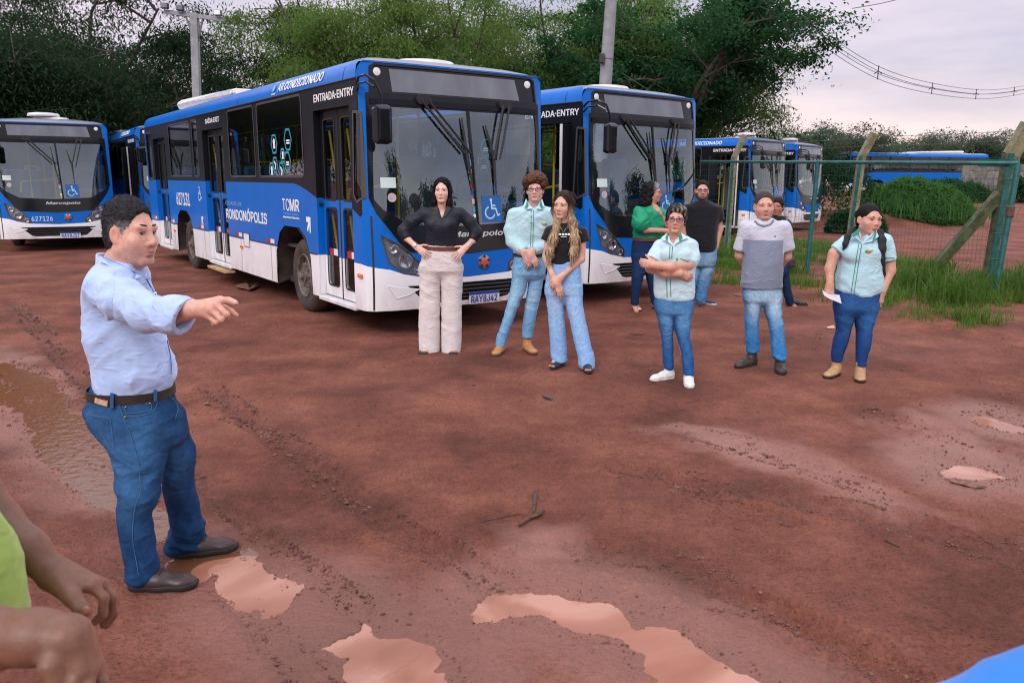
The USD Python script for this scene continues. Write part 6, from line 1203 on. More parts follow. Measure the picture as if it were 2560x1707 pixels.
def long_hair_girl():
    p = Person('young woman with very long blond-streaked hair, black printed tee and wide pale jeans', (1200, 410, .3445), 7.55)
    H = Head(p.P(603, 298, -.03), frame(-26, -2, 3), 1.06, wide=.90, jaw=.86, nose=1.0, sex='f')
    T = [(428, 560, 668, .065), (440, 515, 720, .09), (462, 492, 752, .105), (540, 512, 722, .125), (600, 518, 700, .125), (660, 520, 672, .11), (722, 516, 662, .11)]
    p.skin = H.prims((.047, p.P(612, 440, 0))) + trunk(p, T[1:], .11, [[(560, 880, 0, .055), (560, 1130, 0, .045), (565, 1400, 0, .032), (540, 1440, -.06, .03)], [(680, 880, 0, .055), (705, 1130, -.05, .045), (775, 1460, -.10, .032), (790, 1490, -.16, .03)]])
    p.skin += p.arm([(500, 485, 0, .042), (478, 680, -.02, .034), (525, 805, -.15, .024)]) + p.arm([(750, 490, 0, .043), (735, 690, -.03, .036), (592, 812, -.18, .025)])
    p.skin += hand(p.P(525, 808, -.155), (.35, -.1, -1), (-.3, -1, .2), 1, (.2, .35, .3), .95, (.4, .2)) + hand(p.P(590, 814, -.185), (-.8, -.1, -.65), (0, -1, .4), -1, (.5, .6, .4), .95, (.5, .3)) + hand(p.P(560, 860, -.185), (.35, -.05, -1), (.0, -1, .2), 1, (.2, .3, .3), .9, (.4, .2))
    p.body(H, (0.60, 0.345, 0.255), LIPF)
    ex = []
    for sx in (-1, 1):
        q = [H.w((sx * .062, .012, .055)), H.w((sx * .078, .008, -.04)), p.P(560 if sx > 0 else 672, 420, -.10), p.P(530 if sx > 0 else 690, 540, -.14), p.P(505 if sx > 0 else 680, 630, -.15), p.P(490 if sx > 0 else 665, 708, -.15)]
        for a, b, r0, r1 in zip(q[:-1], q[1:], (.026, .029, .032, .034, .029), (.029, .032, .034, .029, .010)): ex.append(cone(a, b, r0, r1, .02, (0, 1, 0), .55))
    ex.append(cone(H.w((0, -.05, 0)), p.P(625, 520, .09), .08, .075, .03, (0, 1, 0), .5))
    v, f = H.hair([(.12, .090), (.085, .086), (.06, .06), (.045, .0), (.03, -.05), (-.2, -.08)], h=.0065, extra=ex, groove=.006, cap=(.080, .106, .091), cutf=lambda P: -(np.linalg.norm((((P - H.c) @ H.M) / H.S - [0, .098, -.016]) / [.061, .076, .108], axis=-1) - 1) * .05)
    sv, sf, si = strands(v, f, 4200, .07, .0024, 6, keep=H.offface, lift=.0015); st = NR.uniform(0, 1.25, 4200)[si]
    def tone(q, t): t = np.clip(sst(H.c[2] + .05, H.c[2] - .20, q[:, 2]) * t, 0, 1)[:, None]; return np.array((0.040, 0.024, 0.016)) * (1 - t) + np.array((0.52, 0.37, 0.22)) * t
    p.put('hair', cat([(v, f), (sv, sf)]), HAIRM, np.vstack([tone(v, .45 + .5 * meshkit.noise(v * [60, 60, 3], 9)), tone(sv, st)])); H.features(p.t, BROWM, gaze=(.1, -.05), brow_th=.0035)
    top(p, 'tee', T, [[(508, 482, 0, .058), (478, 560, -.01, .054)], [(742, 482, 0, .060), (760, 565, -.01, .056)]], (0.012, 0.013, 0.016), .11, amp=.005, cuts=(), extra=[ell(p.P(575, 545, -.085), (.055, .042, .05)), ell(p.P(660, 545, -.085), (.055, .042, .05))])
    for k, (x, w) in enumerate(((578, 20), (603, 18), (626, 16), (646, 14))): slab_on(p, 'tee', [(x - w / 2, 503), (x + w / 2, 504), (x + w / 2, 518), (x - w / 2, 517)], WHITEINK, 'shirt_print', .005)
    slab_on(p, 'tee', [(588, 525), (628, 526), (628, 531), (588, 530)], WHITEINK, 'shirt_print', .005)
    p.line('tee', [(578, 440), (592, 475), (605, 500), (622, 472), (648, 440)], .0018, GOLDM, 'necklace', 14, .004, 4)
    trousers(p, [(705, 518, 720, .112), (760, 492, 735, .12), (850, 474, 742, .135), (940, 468, 746, .13), (970, 468, 748, .12)], [[(880, 470, 610, .11), (1000, 476, 612, .10), (1130, 490, 622, .09), (1280, 500, 632, .09), (1400, 512, 640, .095), (1430, 530, 636, .095)], [(880, 598, 748, .11, -.02), (1000, 612, 752, .10, -.04), (1130, 640, 772, .09, -.06), (1300, 680, 808, .09, -.10), (1430, 712, 836, .095, -.14), (1476, 718, 834, .095, -.15)]], ((0.22, 0.40, 0.68), (0.36, 0.54, 0.78)), b=.12, amp=.005, fade=.6)
    for hk, (a, b) in enumerate((((575, 1432), (488, 1458)), ((782, 1480), (790, 1512)))):
        A, B = (on_ground(*zq(*q, 1200, 410, .3445), .02) for q in (a, b)); d = unit((B - A) * [1, 1, 0] + [0, -.05, 0]); W = p.shoe(A - d * .06, A + d, (0.016, 0.015, 0.017), SOLEB, .040, .05, L=.245, name='sandal', ank=p.hems[hk])
        for k in range(4): p.t.part('toe', xf(trimesh.creation.icosphere(2), s=(.011, .014, .010), t=W(.93, -.022 + k * .014, .034)), SKINM, True, world=True, col=np.tile([.5, .27, .2], (162, 1)))
long_hair_girl()

def glasses_woman():
    p = Person('woman in glasses, mint uniform shirt and white trainers, arms crossed, nearest of the row', (1560, 440, .3509), 7.04)
    H = Head(p.P(372, 306, -.03), frame(-14, 0, 3), 1.02, wide=1.0, jaw=.95, nose=.95, sex='f')
    T = [(430, 310, 452, .07), (445, 262, 488, .10), (470, 236, 508, .125), (560, 225, 512, .145), (640, 218, 505, .15), (740, 214, 500, .145), (820, 214, 500, .14), (868, 225, 494, .135), (882, 290, 440, .13)]
    p.skin = H.prims((.055, p.P(372, 450, 0))) + trunk(p, T[1:-1], .13, [[(290, 880, 0, .06), (305, 1110, 0, .048), (322, 1350, .0, .036), (325, 1385, 0, .036)], [(420, 880, 0, .06), (415, 1130, -.06, .048), (460, 1395, -.13, .036), (463, 1425, -.13, .036)]])
    p.skin += p.arm([(250, 490, 0, .052), (190, 655, -.10, .046), (300, 690, -.19, .040), (400, 695, -.205, .030)]) + p.arm([(480, 490, 0, .052), (455, 635, -.10, .047), (330, 648, -.225, .042), (205, 635, -.225, .031)])
    p.skin += hand(p.P(400, 696, -.195), (1, .35, -.35), (.2, -1, .15), -1, (.35, .55, .4), .98, (.4, .2)) + hand(p.P(212, 634, -.22), (-.8, .30, .12), (-.3, -1, .1), 1, (.7, .9, .5), 1.0, (.7, .3))
    p.body(H, (0.55, 0.295, 0.215), (0.50, 0.12, 0.17))
    ex = [H.E((sx * .066, -.03, .005), (.022, .055, .055), .02) for sx in (-1, 1)] + [H.E((-.03, .040, .085), (.050, .045, .022), .02), H.E((0, -.09, -.02), (.055, .030, .055), .02)]
    v, f = H.hair([(.13, .082), (.088, .076), (.066, .058), (.05, .02), (.035, -.02), (.01, .012), (-.02, .0), (-.05, -.06), (-.2, -.075)], h=.006, extra=ex, lump=.006, lumpf=30, groove=.012, cap=(.086, .110, .098))
    L = H.loc(v); g = (np.clip(meshkit.noise(np.c_[L[:, 0] * 60 + L[:, 1] * 30, L[:, 1] * 12, L[:, 2] * 14], 3) * 2.4 - 1.2, 0, 1) * sst(-.02, .06, L[:, 1] - L[:, 0] * .6))[:, None]; p.put('hair', (v, f), HAIRM, np.array((0.012, 0.010, 0.010)) * (1 - g) + np.array((0.42, 0.38, 0.32)) * g)
    H.features(p.t, BROWM, gaze=(.1, 0), brow_th=.0035); p.glasses(H)
    top(p, 'shirt', T, [[(258, 488, 0, .074), (205, 600, -.05, .068)], [(476, 488, 0, .074), (478, 580, -.05, .070), (462, 625, -.10, .064)]], (0.48, 0.66, 0.72), .13, amp=.007, cuts=[vneck(p, 350, 430, 490, 42)], extra=[ell(p.P(310, 560, -.11), (.065, .05, .06)), ell(p.P(430, 560, -.11), (.065, .05, .06))])
    for sg in (-1, 1): p.slab('collar', [(358 + sg * 50, 405, -.06), (362 + sg * 98, 440, -.10), (352 + sg * 60, 458, -.13), (350 + sg * 8, 488, -.15), (352 + sg * 40, 440, -.10)], CLOTH, .007, col=(0.50, 0.68, 0.74)); p.slab('collar_facing', [(356 + sg * 46, 400, -.10), (356 + sg * 62, 438, -.125), (352 + sg * 44, 470, -.155), (352 + sg * 38, 432, -.13)], PIPING, .006)
    for x in (303, 330): p.line('shirt', [(x, 735), (x + 2, 800), (x + 4, 866)], .003, PIPING, 'piping', 10, .001)
    for x in (322, 340): p.line('shirt', [(x + 6, 500), (x, 590)], .003, PIPING, 'piping', 8, .001)
    p.t.part('chest_emblem', xf(trimesh.creation.icosphere(1), s=(.012, .005, .014), t=p.surf('shirt', 378, 594, .001)), EMBG, True, world=True)
    p.line('shirt', [(178, 606), (205, 615), (236, 610)], .003, PIPING, 'sleeve_piping', 8, .001); p.line('shirt', [(400, 590), (440, 600), (468, 620)], .003, PIPING, 'sleeve_piping', 8, .001)
    trousers(p, [(840, 218, 498, .135), (900, 216, 494, .135), (960, 222, 488, .13), (985, 230, 484, .12)], [[(900, 217, 358, .11), (1000, 232, 352, .098), (1110, 258, 350, .08), (1220, 270, 354, .07), (1320, 282, 352, .062), (1372, 288, 352, .06)], [(900, 342, 496, .11, -.01), (1000, 352, 482, .098, -.03), (1120, 368, 472, .08, -.06), (1240, 398, 490, .07, -.09), (1360, 418, 498, .062, -.12), (1415, 424, 498, .06, -.13)]], ((0.010, 0.075, 0.24), (0.11, 0.28, 0.52)), amp=.006, zf=(.4, .85))
    for hk, (a, b) in enumerate((((345, 1405), (190, 1422)), ((468, 1440), (478, 1500)))):
        A, B = (on_ground(*zq(*q, 1560, 440, .3509), .01) for q in (a, b)); d = unit((B - A) * [1, 1, 0]); p.shoe(A - d * .03, B, (0.66, 0.65, 0.62), SOLEW, .042, .075, L=.255, matl=CLOTH, name='trainer', ank=p.hems[hk])
glasses_woman()

def grey_man():
    p = Person('man in two-tone grey tee and faded jeans, hands behind his back', (1800, 460, .3188), 7.62)
    H = Head(p.P(347, 172, -.03), frame(-8, 0, -2), 1.08, wide=1.02, jaw=1.05, full=.003)
    T = [(268, 295, 400, .075), (285, 240, 470, .105), (315, 195, 505, .125), (380, 192, 500, .14), (440, 198, 496, .15), (540, 188, 490, .16), (640, 180, 486, .165), (740, 172, 482, .16), (800, 168, 480, .15), (815, 172, 470, .148)]
    p.skin = H.prims((.060, p.P(345, 285, 0))) + trunk(p, T[1:], .13, [[(250, 830, 0, .065), (245, 1090, 0, .05), (255, 1300, 0, .038), (250, 1340, 0, .036)], [(405, 830, 0, .065), (430, 1080, -.08, .05), (472, 1350, -.16, .038), (478, 1400, -.17, .036)]])
    p.skin += p.arm([(200, 330, 0, .052), (155, 560, .06, .045), (215, 680, .18, .030)]) + p.arm([(500, 330, 0, .052), (525, 570, .06, .045), (440, 690, .18, .030)])
    p.body(H, (0.54, 0.285, 0.215), LIPM, stubble=.22)
    v, f = H.hair([(.13, .090), (.088, .089), (.070, .084), (.058, .070), (.048, .048), (.044, .01), (.036, -.012), (.024, -.024), (.012, .008), (-.02, .016), (-.034, -.01), (-.045, -.06), (-.2, -.075)], h=.0055, lump=.003, lumpf=70, cap=(.0785, .102, .0915)); L = H.loc(v); g = sst(.05, .0, L[:, 2])[:, None] * .7
    p.put('hair', (v, f), HAIRM, np.array((0.045, 0.034, 0.031)) * (1 - g) + np.array((0.15, 0.14, 0.14)) * g); H.features(p.t, BROWL, gaze=(-.15, 0))
    zy = p.P(350, 440, -.12)[2]; sl = [[(206, 325, 0, .080), (160, 520, .035, .070)], [(496, 325, 0, .080), (528, 512, .035, .070)]]
    def cf(v):
        xl, xr = p.P(193, 440, -.1)[0], p.P(497, 440, -.1)[0]; m = (sst(zy + .006, zy - .006, v[:, 2]) * np.where(v[:, 2] > p.P(0, 535)[2], sst(xl - .008, xl + .008, v[:, 0]) * sst(xr + .008, xr - .008, v[:, 0]), 1))[:, None]; return m * np.array((0.20, 0.235, 0.32)) + (1 - m) * np.array((0.50, 0.52, 0.60))
    top(p, 'tee', T, sl, None, .13, amp=.009, seed=17, cuts=(), colf=cf, rot=np.c_[unit([.8, 0, .6]), [0, 1, 0], unit([-.6, 0, .8])])
    p.line('tee', [(274, 292), (300, 318), (345, 332), (395, 318), (420, 285)], .010, mat('tee_neckband', (.17, .20, .27), .85), 'neckband', 16, -.002, 6)
    p.t.part('chest_logo', xf(trimesh.creation.icosphere(1), s=(.010, .004, .005), t=p.surf('tee', 432, 410, .001)), RUBBER, True, world=True)
    trousers(p, [(790, 176, 480, .14), (850, 178, 482, .14), (910, 182, 484, .13), (935, 190, 480, .12)], [[(860, 180, 330, .11), (1000, 194, 316, .098), (1090, 194, 306, .085), (1200, 196, 308, .08), (1290, 204, 310, .078), (1318, 202, 300, .076)], [(860, 318, 484, .11, -.02), (1000, 345, 488, .098, -.05), (1090, 372, 498, .085, -.08), (1220, 398, 514, .08, -.12), (1340, 408, 528, .078, -.16), (1376, 428, 520, .076, -.17)]], ((0.03, 0.17, 0.40), (0.34, 0.50, 0.62)), amp=.006, fade=1.0, zf=(.5, .85))
    for hk, (a, b) in enumerate((((285, 1385), (148, 1410)), ((474, 1440), (484, 1488)))):
        A, B = (on_ground(*zq(*q, 1800, 460, .3188), .01) for q in (a, b)); d = unit((B - A) * [1, 1, 0]); p.shoe(A - d * .03, B, (0.040, 0.026, 0.020), SOLEB, .049, .09, L=.30, boot=.035, name='boot', ank=p.hems[hk])
grey_man()

def backpack_woman():
    p = Person('woman in mint uniform shirt and navy jeans holding a paper, rightmost of the row', (2020, 490, .3062), 7.22)
    H = Head(p.P(498, 190, -.03), frame(13, -1, 3), 1.10, wide=1.06, jaw=1.05, nose=.95, sex='f', full=.004)
    T = [(300, 415, 560, .075), (315, 350, 600, .105), (345, 300, 648, .13), (420, 285, 630, .155), (500, 270, 600, .165), (600, 250, 590, .165), (700, 234, 600, .165), (760, 234, 598, .16), (790, 280, 560, .155), (805, 330, 500, .15)]
    p.skin = H.prims((.060, p.P(472, 330, 0))) + trunk(p, T[1:-1], .14, [[(290, 880, 0, .07), (285, 1100, 0, .052), (238, 1330, 0, .04), (235, 1370, 0, .036)], [(460, 880, 0, .07), (455, 1110, -.05, .052), (432, 1370, -.10, .04), (430, 1410, -.10, .036)]])
    p.skin += p.arm([(310, 360, 0, .058), (215, 470, .0, .052), (178, 590, -.02, .044), (180, 712, -.07, .028)]) + p.arm([(640, 360, 0, .058), (668, 480, .0, .052), (672, 610, -.02, .045), (612, 775, -.07, .029)])
    p.skin += hand(p.P(180, 715, -.072), (-.02, -.2, -1), (-.2, -1, 0), 1, (.45, .7, .5), 1.0, (.35, .3)) + hand(p.P(610, 780, -.072), (-.22, -.1, -1), (.35, -1, .1), -1, (.25, .4, .35), 1.0, (.4, .2))
    p.body(H, (0.53, 0.285, 0.21), (0.45, 0.15, 0.15))
    v, f = H.hair([(.13, .092), (.09, .090), (.072, .082), (.060, .060), (.050, .03), (.040, -.005), (.024, -.022), (.012, .010), (-.02, .012), (-.05, -.06), (-.2, -.08)], h=.0055, groove=.004, cap=(.0785, .102, .0915), extra=[H.E((0, -.125, .03), (.04, .035, .045), .02)])
    p.put('hair', (v, f), HAIRM, (0.005, 0.004, 0.005)); H.features(p.t, BROWM, gaze=(.2, -.1), brow_th=.004)
    top(p, 'shirt', T, [[(322, 362, 0, .080), (240, 455, .0, .074)], [(628, 362, 0, .080), (652, 520, .0, .074)]], (0.40, 0.62, 0.70), .14, amp=.009, seed=27, cuts=[vneck(p, 445, 300, 385, 50)], extra=[ell(p.P(370, 470, -.115), (.080, .055, .075), k=.04), ell(p.P(520, 470, -.115), (.080, .055, .075), k=.04)])
    for sg, xs in ((-1, [(422, 258), (352, 318), (395, 345), (440, 384), (415, 310)]), (1, [(552, 270), (578, 330), (520, 372), (450, 386), (520, 330)])): p.slab('collar', [(x, y, -.10 - .06 * (y > 300)) for x, y in xs], CLOTH, .007, col=(0.42, 0.64, 0.72))
    p.slab('collar_facing', [(424, 252, -.12), (356, 318, -.175), (372, 336, -.182), (426, 290, -.145)], PIPING, .008); p.slab('collar_facing', [(550, 268, -.12), (526, 372, -.182), (548, 356, -.178), (560, 300, -.13)], PIPING, .008)
    for x0, x1 in ((415, 352), (440, 376)): p.line('shirt', [(x0, 392), ((x0 + x1) / 2 + 4, 560), (x1, 795)], .003, PIPING, 'piping', 14, .001)
    for y, x in ((430, 425), (520, 402), (610, 388), (700, 374)): p.t.part('button', xf(trimesh.creation.icosphere(1), s=.006, t=p.surf('shirt', x, y, .002)), BUTTON, True, world=True)
    p.line('shirt', [(203, 436), (235, 452), (268, 474)], .004, PIPING, 'sleeve_piping', 8, .001); p.line('shirt', [(606, 506), (660, 508), (705, 505)], .004, PIPING, 'sleeve_piping', 8, .001); p.emblem('shirt', 502, 458, 1.25)
    trousers(p, [(770, 225, 590, .155), (830, 214, 580, .16), (900, 212, 576, .16), (960, 214, 570, .14)], [[(880, 214, 385, .13), (1000, 220, 372, .115), (1090, 232, 350, .095), (1180, 205, 330, .085), (1290, 192, 290, .065), (1352, 190, 278, .06)], [(880, 360, 574, .13, -.01), (1000, 378, 548, .115, -.03), (1100, 392, 522, .095, -.05), (1200, 390, 516, .085, -.07), (1320, 390, 482, .065, -.09), (1385, 390, 472, .06, -.10)]], ((0.008, 0.042, 0.16), (0.025, 0.11, 0.30)), amp=.005)
    for hk, (a, b) in enumerate((((245, 1400), (118, 1440)), ((430, 1440), (428, 1498)))):
        A, B = (on_ground(*zq(*q, 2020, 490, .3062), .01) for q in (a, b)); d = unit((B - A) * [1, 1, 0]); p.shoe(A - d * .03, B, (0.42, 0.25, 0.12), SOLEB, .045, .085, L=.26, boot=.045, name='boot', ank=p.hems[hk])
    p.t.part('ring', xf(lathe([(-.002, .010), (-.002, .012), (.002, .012), (.002, .010), (-.002, .010)], 12, 'z'), t=p.P(605, 872, -.09)), METALM, 30, world=True)
    # what she carries
    q = [p.P(*a) for a in ((115, 766, -.085), (165, 805, -.10), (215, 800, -.115), (258, 808, -.12), (275, 880, -.13), (225, 858, -.12), (180, 842, -.11), (132, 812, -.095))]; c = np.mean(q, 0)
    v = np.vstack([q, [c], np.array(q) + [0, .0015, 0], [c + [0, .0015, 0]]]); f = [[8, i, (i + 1) % 8] for i in range(8)] + [[17, 9 + (i + 1) % 8, 9 + i] for i in range(8)]
    single('paper_sheet', (v, np.array(f)), mat('paper_lilac', (.66, .66, .78), .7), 'curved white sheet of paper in the hand of the rightmost woman', 'paper', smooth=False)
    BK = mat('backpack_cloth', (0.014, 0.015, 0.019), .75, var=.3, vscale=30, bump=.3, bscale=200)
    b = Thing('backpack', 'black backpack worn by the rightmost woman, straps over both shoulders', 'backpack', (float(p.t.loc[0]), 7.42, 1.0))
    bc = p.P(470, 500, .24); v, f = solidify([ell(bc, (.17, .09, .23)), ell(bc + [0, .05, -.07], (.14, .08, .14))], .010); b.part('pack_body', (v, f), BK, True, world=True)
    for pts in ([(388, 262, .06, .022), (352, 292, -.06, .026), (322, 335, -.120, .026), (306, 390, -.135, .024), (296, 440, -.07, .02)], [(560, 268, .04, .024), (590, 300, -.10, .030), (606, 360, -.145, .034), (606, 430, -.155, .034), (602, 520, -.13, .030), (608, 640, -.06, .028), (600, 680, .06, .022)]): v, f = solidify([cone(p.P(*a[:3]), p.P(*c[:3]), a[3], c[3], .012, (0, 1, 0), .42) for a, c in zip(pts[:-1], pts[1:])], .007); b.part('strap', (relax(v, f, 2), f), BK, True, world=True)
backpack_woman()

def green_woman():
    p = Person('woman in emerald blouse and dark jeans, hand at chin, looking right beside the second bus', (1560, 440, .3509), 10.9)
    H = Head(p.P(205, 116, -.02), frame(78, 0, 0), 1.08, wide=.98, sex='f')
    T = [(205, 130, 230, .07), (222, 92, 262, .12), (250, 70, 282, .16), (320, 64, 282, .16), (380, 66, 282, .15), (440, 68, 272, .145), (452, 70, 268, .14)]
    p.skin = H.prims((.055, p.P(190, 215, 0))) + trunk(p, T[1:], .13, [[(105, 560, -.05, .07), (85, 750, -.05, .055), (75, 915, -.05, .04)], [(190, 560, .08, .07), (200, 750, .1, .055), (215, 915, .1, .04)]])
    p.skin += p.arm([(110, 260, -.16, .05), (150, 385, -.2, .042), (295, 390, -.2, .027)]) + p.arm([(255, 260, .12, .05), (300, 350, .0, .04), (245, 250, -.13, .027)]) + hand(p.P(290, 390, -.2), (1, 0, -.1), (0, -1, .2), 1, (.4, .6, .4), .95) + hand(p.P(252, 258, -.13), (-.5, .05, .6), (.2, -1, .4), 1, (.6, .8, .5), .95) + [cone(p.P(75, 930, -.05), p.P(88, 962, -.10), .036, .034, .02)]
    p.body(H, TAN, LIPF, h=.0075)
    ex = [cone(H.w((0, -.06, .0)), H.w((0, -.10, -.16)), .09, .085, .03), cone(H.w((.05, -.03, .02)), H.w((.06, -.06, -.14)), .05, .05, .03), cone(H.w((0, -.10, -.16)), H.w((.02, -.13, -.22)), .075, .045, .03)]
    v, f = H.hair([(.13, .085), (.085, .078), (.06, .05), (.03, .03), (.01, .0), (-.01, -.06), (-.2, -.08)], h=.0075, extra=ex, lump=.016, lumpf=26, cap=(.086, .110, .096)); L = H.loc(v); g = (sst(.0, .06, L[:, 1]) * sst(-.05, .02, L[:, 2]))[:, None] * .75; p.put('hair', (v, f), HAIRM, np.array((0.006, 0.005, 0.007)) * (1 - g) + np.array((0.30, 0.30, 0.33)) * g); H.features(p.t, BROWM); p.glasses(H)
    top(p, 'blouse', T, [[(110, 245, -.15, .10), (120, 330, -.19, .11), (145, 378, -.20, .075)], [(255, 245, .12, .09), (285, 325, .05, .09)]], (0.006, 0.27, 0.135), .13, h=.009, amp=.012, m=SATIN, cuts=())
    trousers(p, [(440, 62, 262, .14), (500, 52, 258, .15), (560, 48, 252, .15), (620, 52, 240, .13)], [[(560, 50, 190, .12, -.05), (750, 50, 135, .085, -.05), (860, 44, 112, .07, -.05), (918, 48, 108, .065, -.05)], [(560, 130, 252, .12, .06), (750, 160, 245, .085, .1), (860, 185, 250, .07, .1), (918, 195, 250, .065, .1)]], ((0.006, 0.02, 0.065), (0.012, 0.04, 0.12)), h=.010, amp=.006); p.belt(p.rows([(448, 66, 264, .145)], .14)[0], .04, BELTBR)
    for y0, x0, c in ((960, 75, (0.60, 0.36, 0.32)), (955, 215, (0.02, 0.02, 0.02))): A = on_ground(*zq(x0, y0, 1560, 440, .3509)); p.shoe(A + [0, .06, 0], A + [.04, -.2, 0], c, SOLEB, .040, .06, L=.25, h=.008)
green_woman()

def black_tee_man():
    p = Person('bearded man in black tee and jeans with hand in pocket, beside the fenced buses', (1560, 440, .3509), 11.3)
    H = Head(p.P(556, 102, -.03), frame(-6, 0, 0), 1.10, wide=1.06, jaw=1.08, full=.008)
    T = [(178, 510, 605, .085), (192, 460, 650, .12), (215, 428, 690, .15), (300, 432, 678, .165), (400, 440, 664, .18), (480, 450, 660, .185), (535, 470, 648, .175)]
    p.skin = H.prims((.066, p.P(556, 190, 0))) + trunk(p, T[1:], .15, [[(510, 560, 0, .07), (480, 750, .05, .055), (450, 930, .05, .04)], [(610, 560, 0, .07), (575, 740, 0, .055), (548, 900, 0, .042)]])
    p.skin += p.arm([(440, 225, 0, .058), (420, 370, .02, .05), (450, 510, -.05, .034)]) + p.arm([(670, 230, 0, .058), (682, 380, .02, .05), (655, 505, -.03, .034), (645, 525, -.04, .036)])
    p.body(H, (0.52, 0.27, 0.205), LIPM, h=.0075, beard=(.85, (0.03, 0.022, 0.02)))
    v, f = H.hair([(.13, .090), (.088, .088), (.070, .082), (.056, .062), (.046, .03), (.04, -.02), (.020, -.035), (.012, .008), (-.02, .016), (-.045, -.06), (-.2, -.075)], h=.0065, lump=.003, cap=(.0785, .102, .0915)); p.put('hair', (v, f), HAIRM, (0.007, 0.005, 0.005)); H.features(p.t, BROWM); p.glasses(H)
    top(p, 'tee', T, [[(448, 225, 0, .085), (425, 330, .01, .078)], [(664, 228, 0, .085), (680, 320, .01, .078)]], (0.007, 0.008, 0.012), .15, h=.010, amp=.007, cuts=())
    trousers(p, [(515, 470, 662, .165), (570, 468, 662, .17), (640, 480, 650, .15)], [[(600, 478, 570, .11, .03), (740, 455, 530, .085, .05), (880, 430, 500, .08, .05), (925, 425, 495, .075, .05)], [(600, 545, 655, .12), (740, 525, 622, .095), (850, 512, 590, .085), (905, 510, 580, .08)]], ((0.05, 0.16, 0.33), (0.26, 0.42, 0.58)), h=.010, amp=.010)
    for y0, x0, dx in ((918, 545, .22), (930, 455, -.05)): A = on_ground(*zq(x0, y0, 1560, 440, .3509)); p.shoe(A + [-.05, .03, 0], A + [dx, -.12, 0], (0.012, 0.03, 0.06), SOLEW, .045, .07, L=.29, h=.008, name='trainer')
black_tee_man()

def hidden_woman():
    p = Person('dark haired woman half hidden behind the man in the grey tee', (1800, 460, .3188), 11.4)
    H = Head(p.P(450, 178, 0), frame(-32, 0, 0), 1.04, wide=.95, sex='f')
    T = [(250, 415, 500, .07), (266, 380, 530, .1), (290, 360, 552, .13), (380, 370, 545, .14), (480, 375, 535, .14), (600, 375, 532, .14)]
    p.skin = H.prims((.05, p.P(455, 255, 0))) + trunk(p, T[1:], .12, [[(500, 640, 0, .065), (515, 780, 0, .05), (545, 920, 0, .036)], [(410, 640, 0, .065), (400, 780, 0, .05), (390, 940, 0, .036)]]) + p.arm([(540, 300, 0, .045), (552, 400, .02, .04), (545, 520, -.05, .03)]) + hand(p.P(545, 525, -.05), (0, -.2, -1), (1, -.2, 0), 1, (.5, .7, .5)) + [cone(p.P(560, 945, -.02), p.P(590, 962, -.08), .034, .03, .02)]
    p.body(H, BROWN_, LIPF, h=.0075)
    v, f = H.hair([(.13, .085), (.085, .078), (.06, .05), (.04, .0), (.01, -.02), (-.05, -.06), (-.2, -.07)], h=.0075, extra=[H.E((0, -.12, .02), (.05, .045, .05), .02)], lump=.008, lumpf=30); p.put('hair', (v, f), HAIRM, (0.012, 0.010, 0.010)); H.features(p.t, BROWM)
    top(p, 'tee', T, [[(385, 300, 0, .07), (372, 360, .01, .066)], [(530, 300, 0, .066), (548, 345, .01, .058)]], (0.008, 0.008, 0.010), .12, h=.010, amp=.006, cuts=())
    trousers(p, [(590, 375, 535, .14), (650, 372, 538, .15), (720, 378, 535, .13)], [[(650, 470, 538, .12), (780, 480, 550, .09), (900, 508, 575, .08), (948, 520, 580, .075)], [(650, 374, 460, .12), (780, 365, 440, .09), (945, 355, 430, .075)]], ((0.006, 0.018, 0.055), (0.012, 0.035, 0.10)), h=.010)
    A = on_ground(*zq(545, 958, 1800, 460, .3188)); p.shoe(A, A + [.2, -.1, 0], (0.010, 0.010, 0.011), SOLEB, .038, .05, L=.25, h=.008); A = on_ground(*zq(390, 965, 1800, 460, .3188)); p.shoe(A, A + [-.05, -.2, 0], (0.010, 0.010, 0.011), SOLEB, .038, .05, L=.25, h=.008)
    b = Thing('handbag', 'dark shoulder bag with grey strap carried by the half hidden woman', 'handbag', tuple(float(x) for x in p.P(555, 612, -.1)))
    c = p.P(553, 612, -.08); b.part('bag_body', rbox(c[0] - .05, c[0] + .06, c[1] - .06, c[1] + .06, c[2] - .08, c[2] + .07, .03), mat('bag_dark', (.03, .022, .022), .5), 25, world=True); b.part('strap', tube([p.P(520, 255, -.05), p.P(525, 300, -.14), p.P(535, 420, -.16), p.P(550, 575, -.1)], .018, 6), mat('strap_grey', (.11, .11, .13), .8), True, world=True)
hidden_woman()

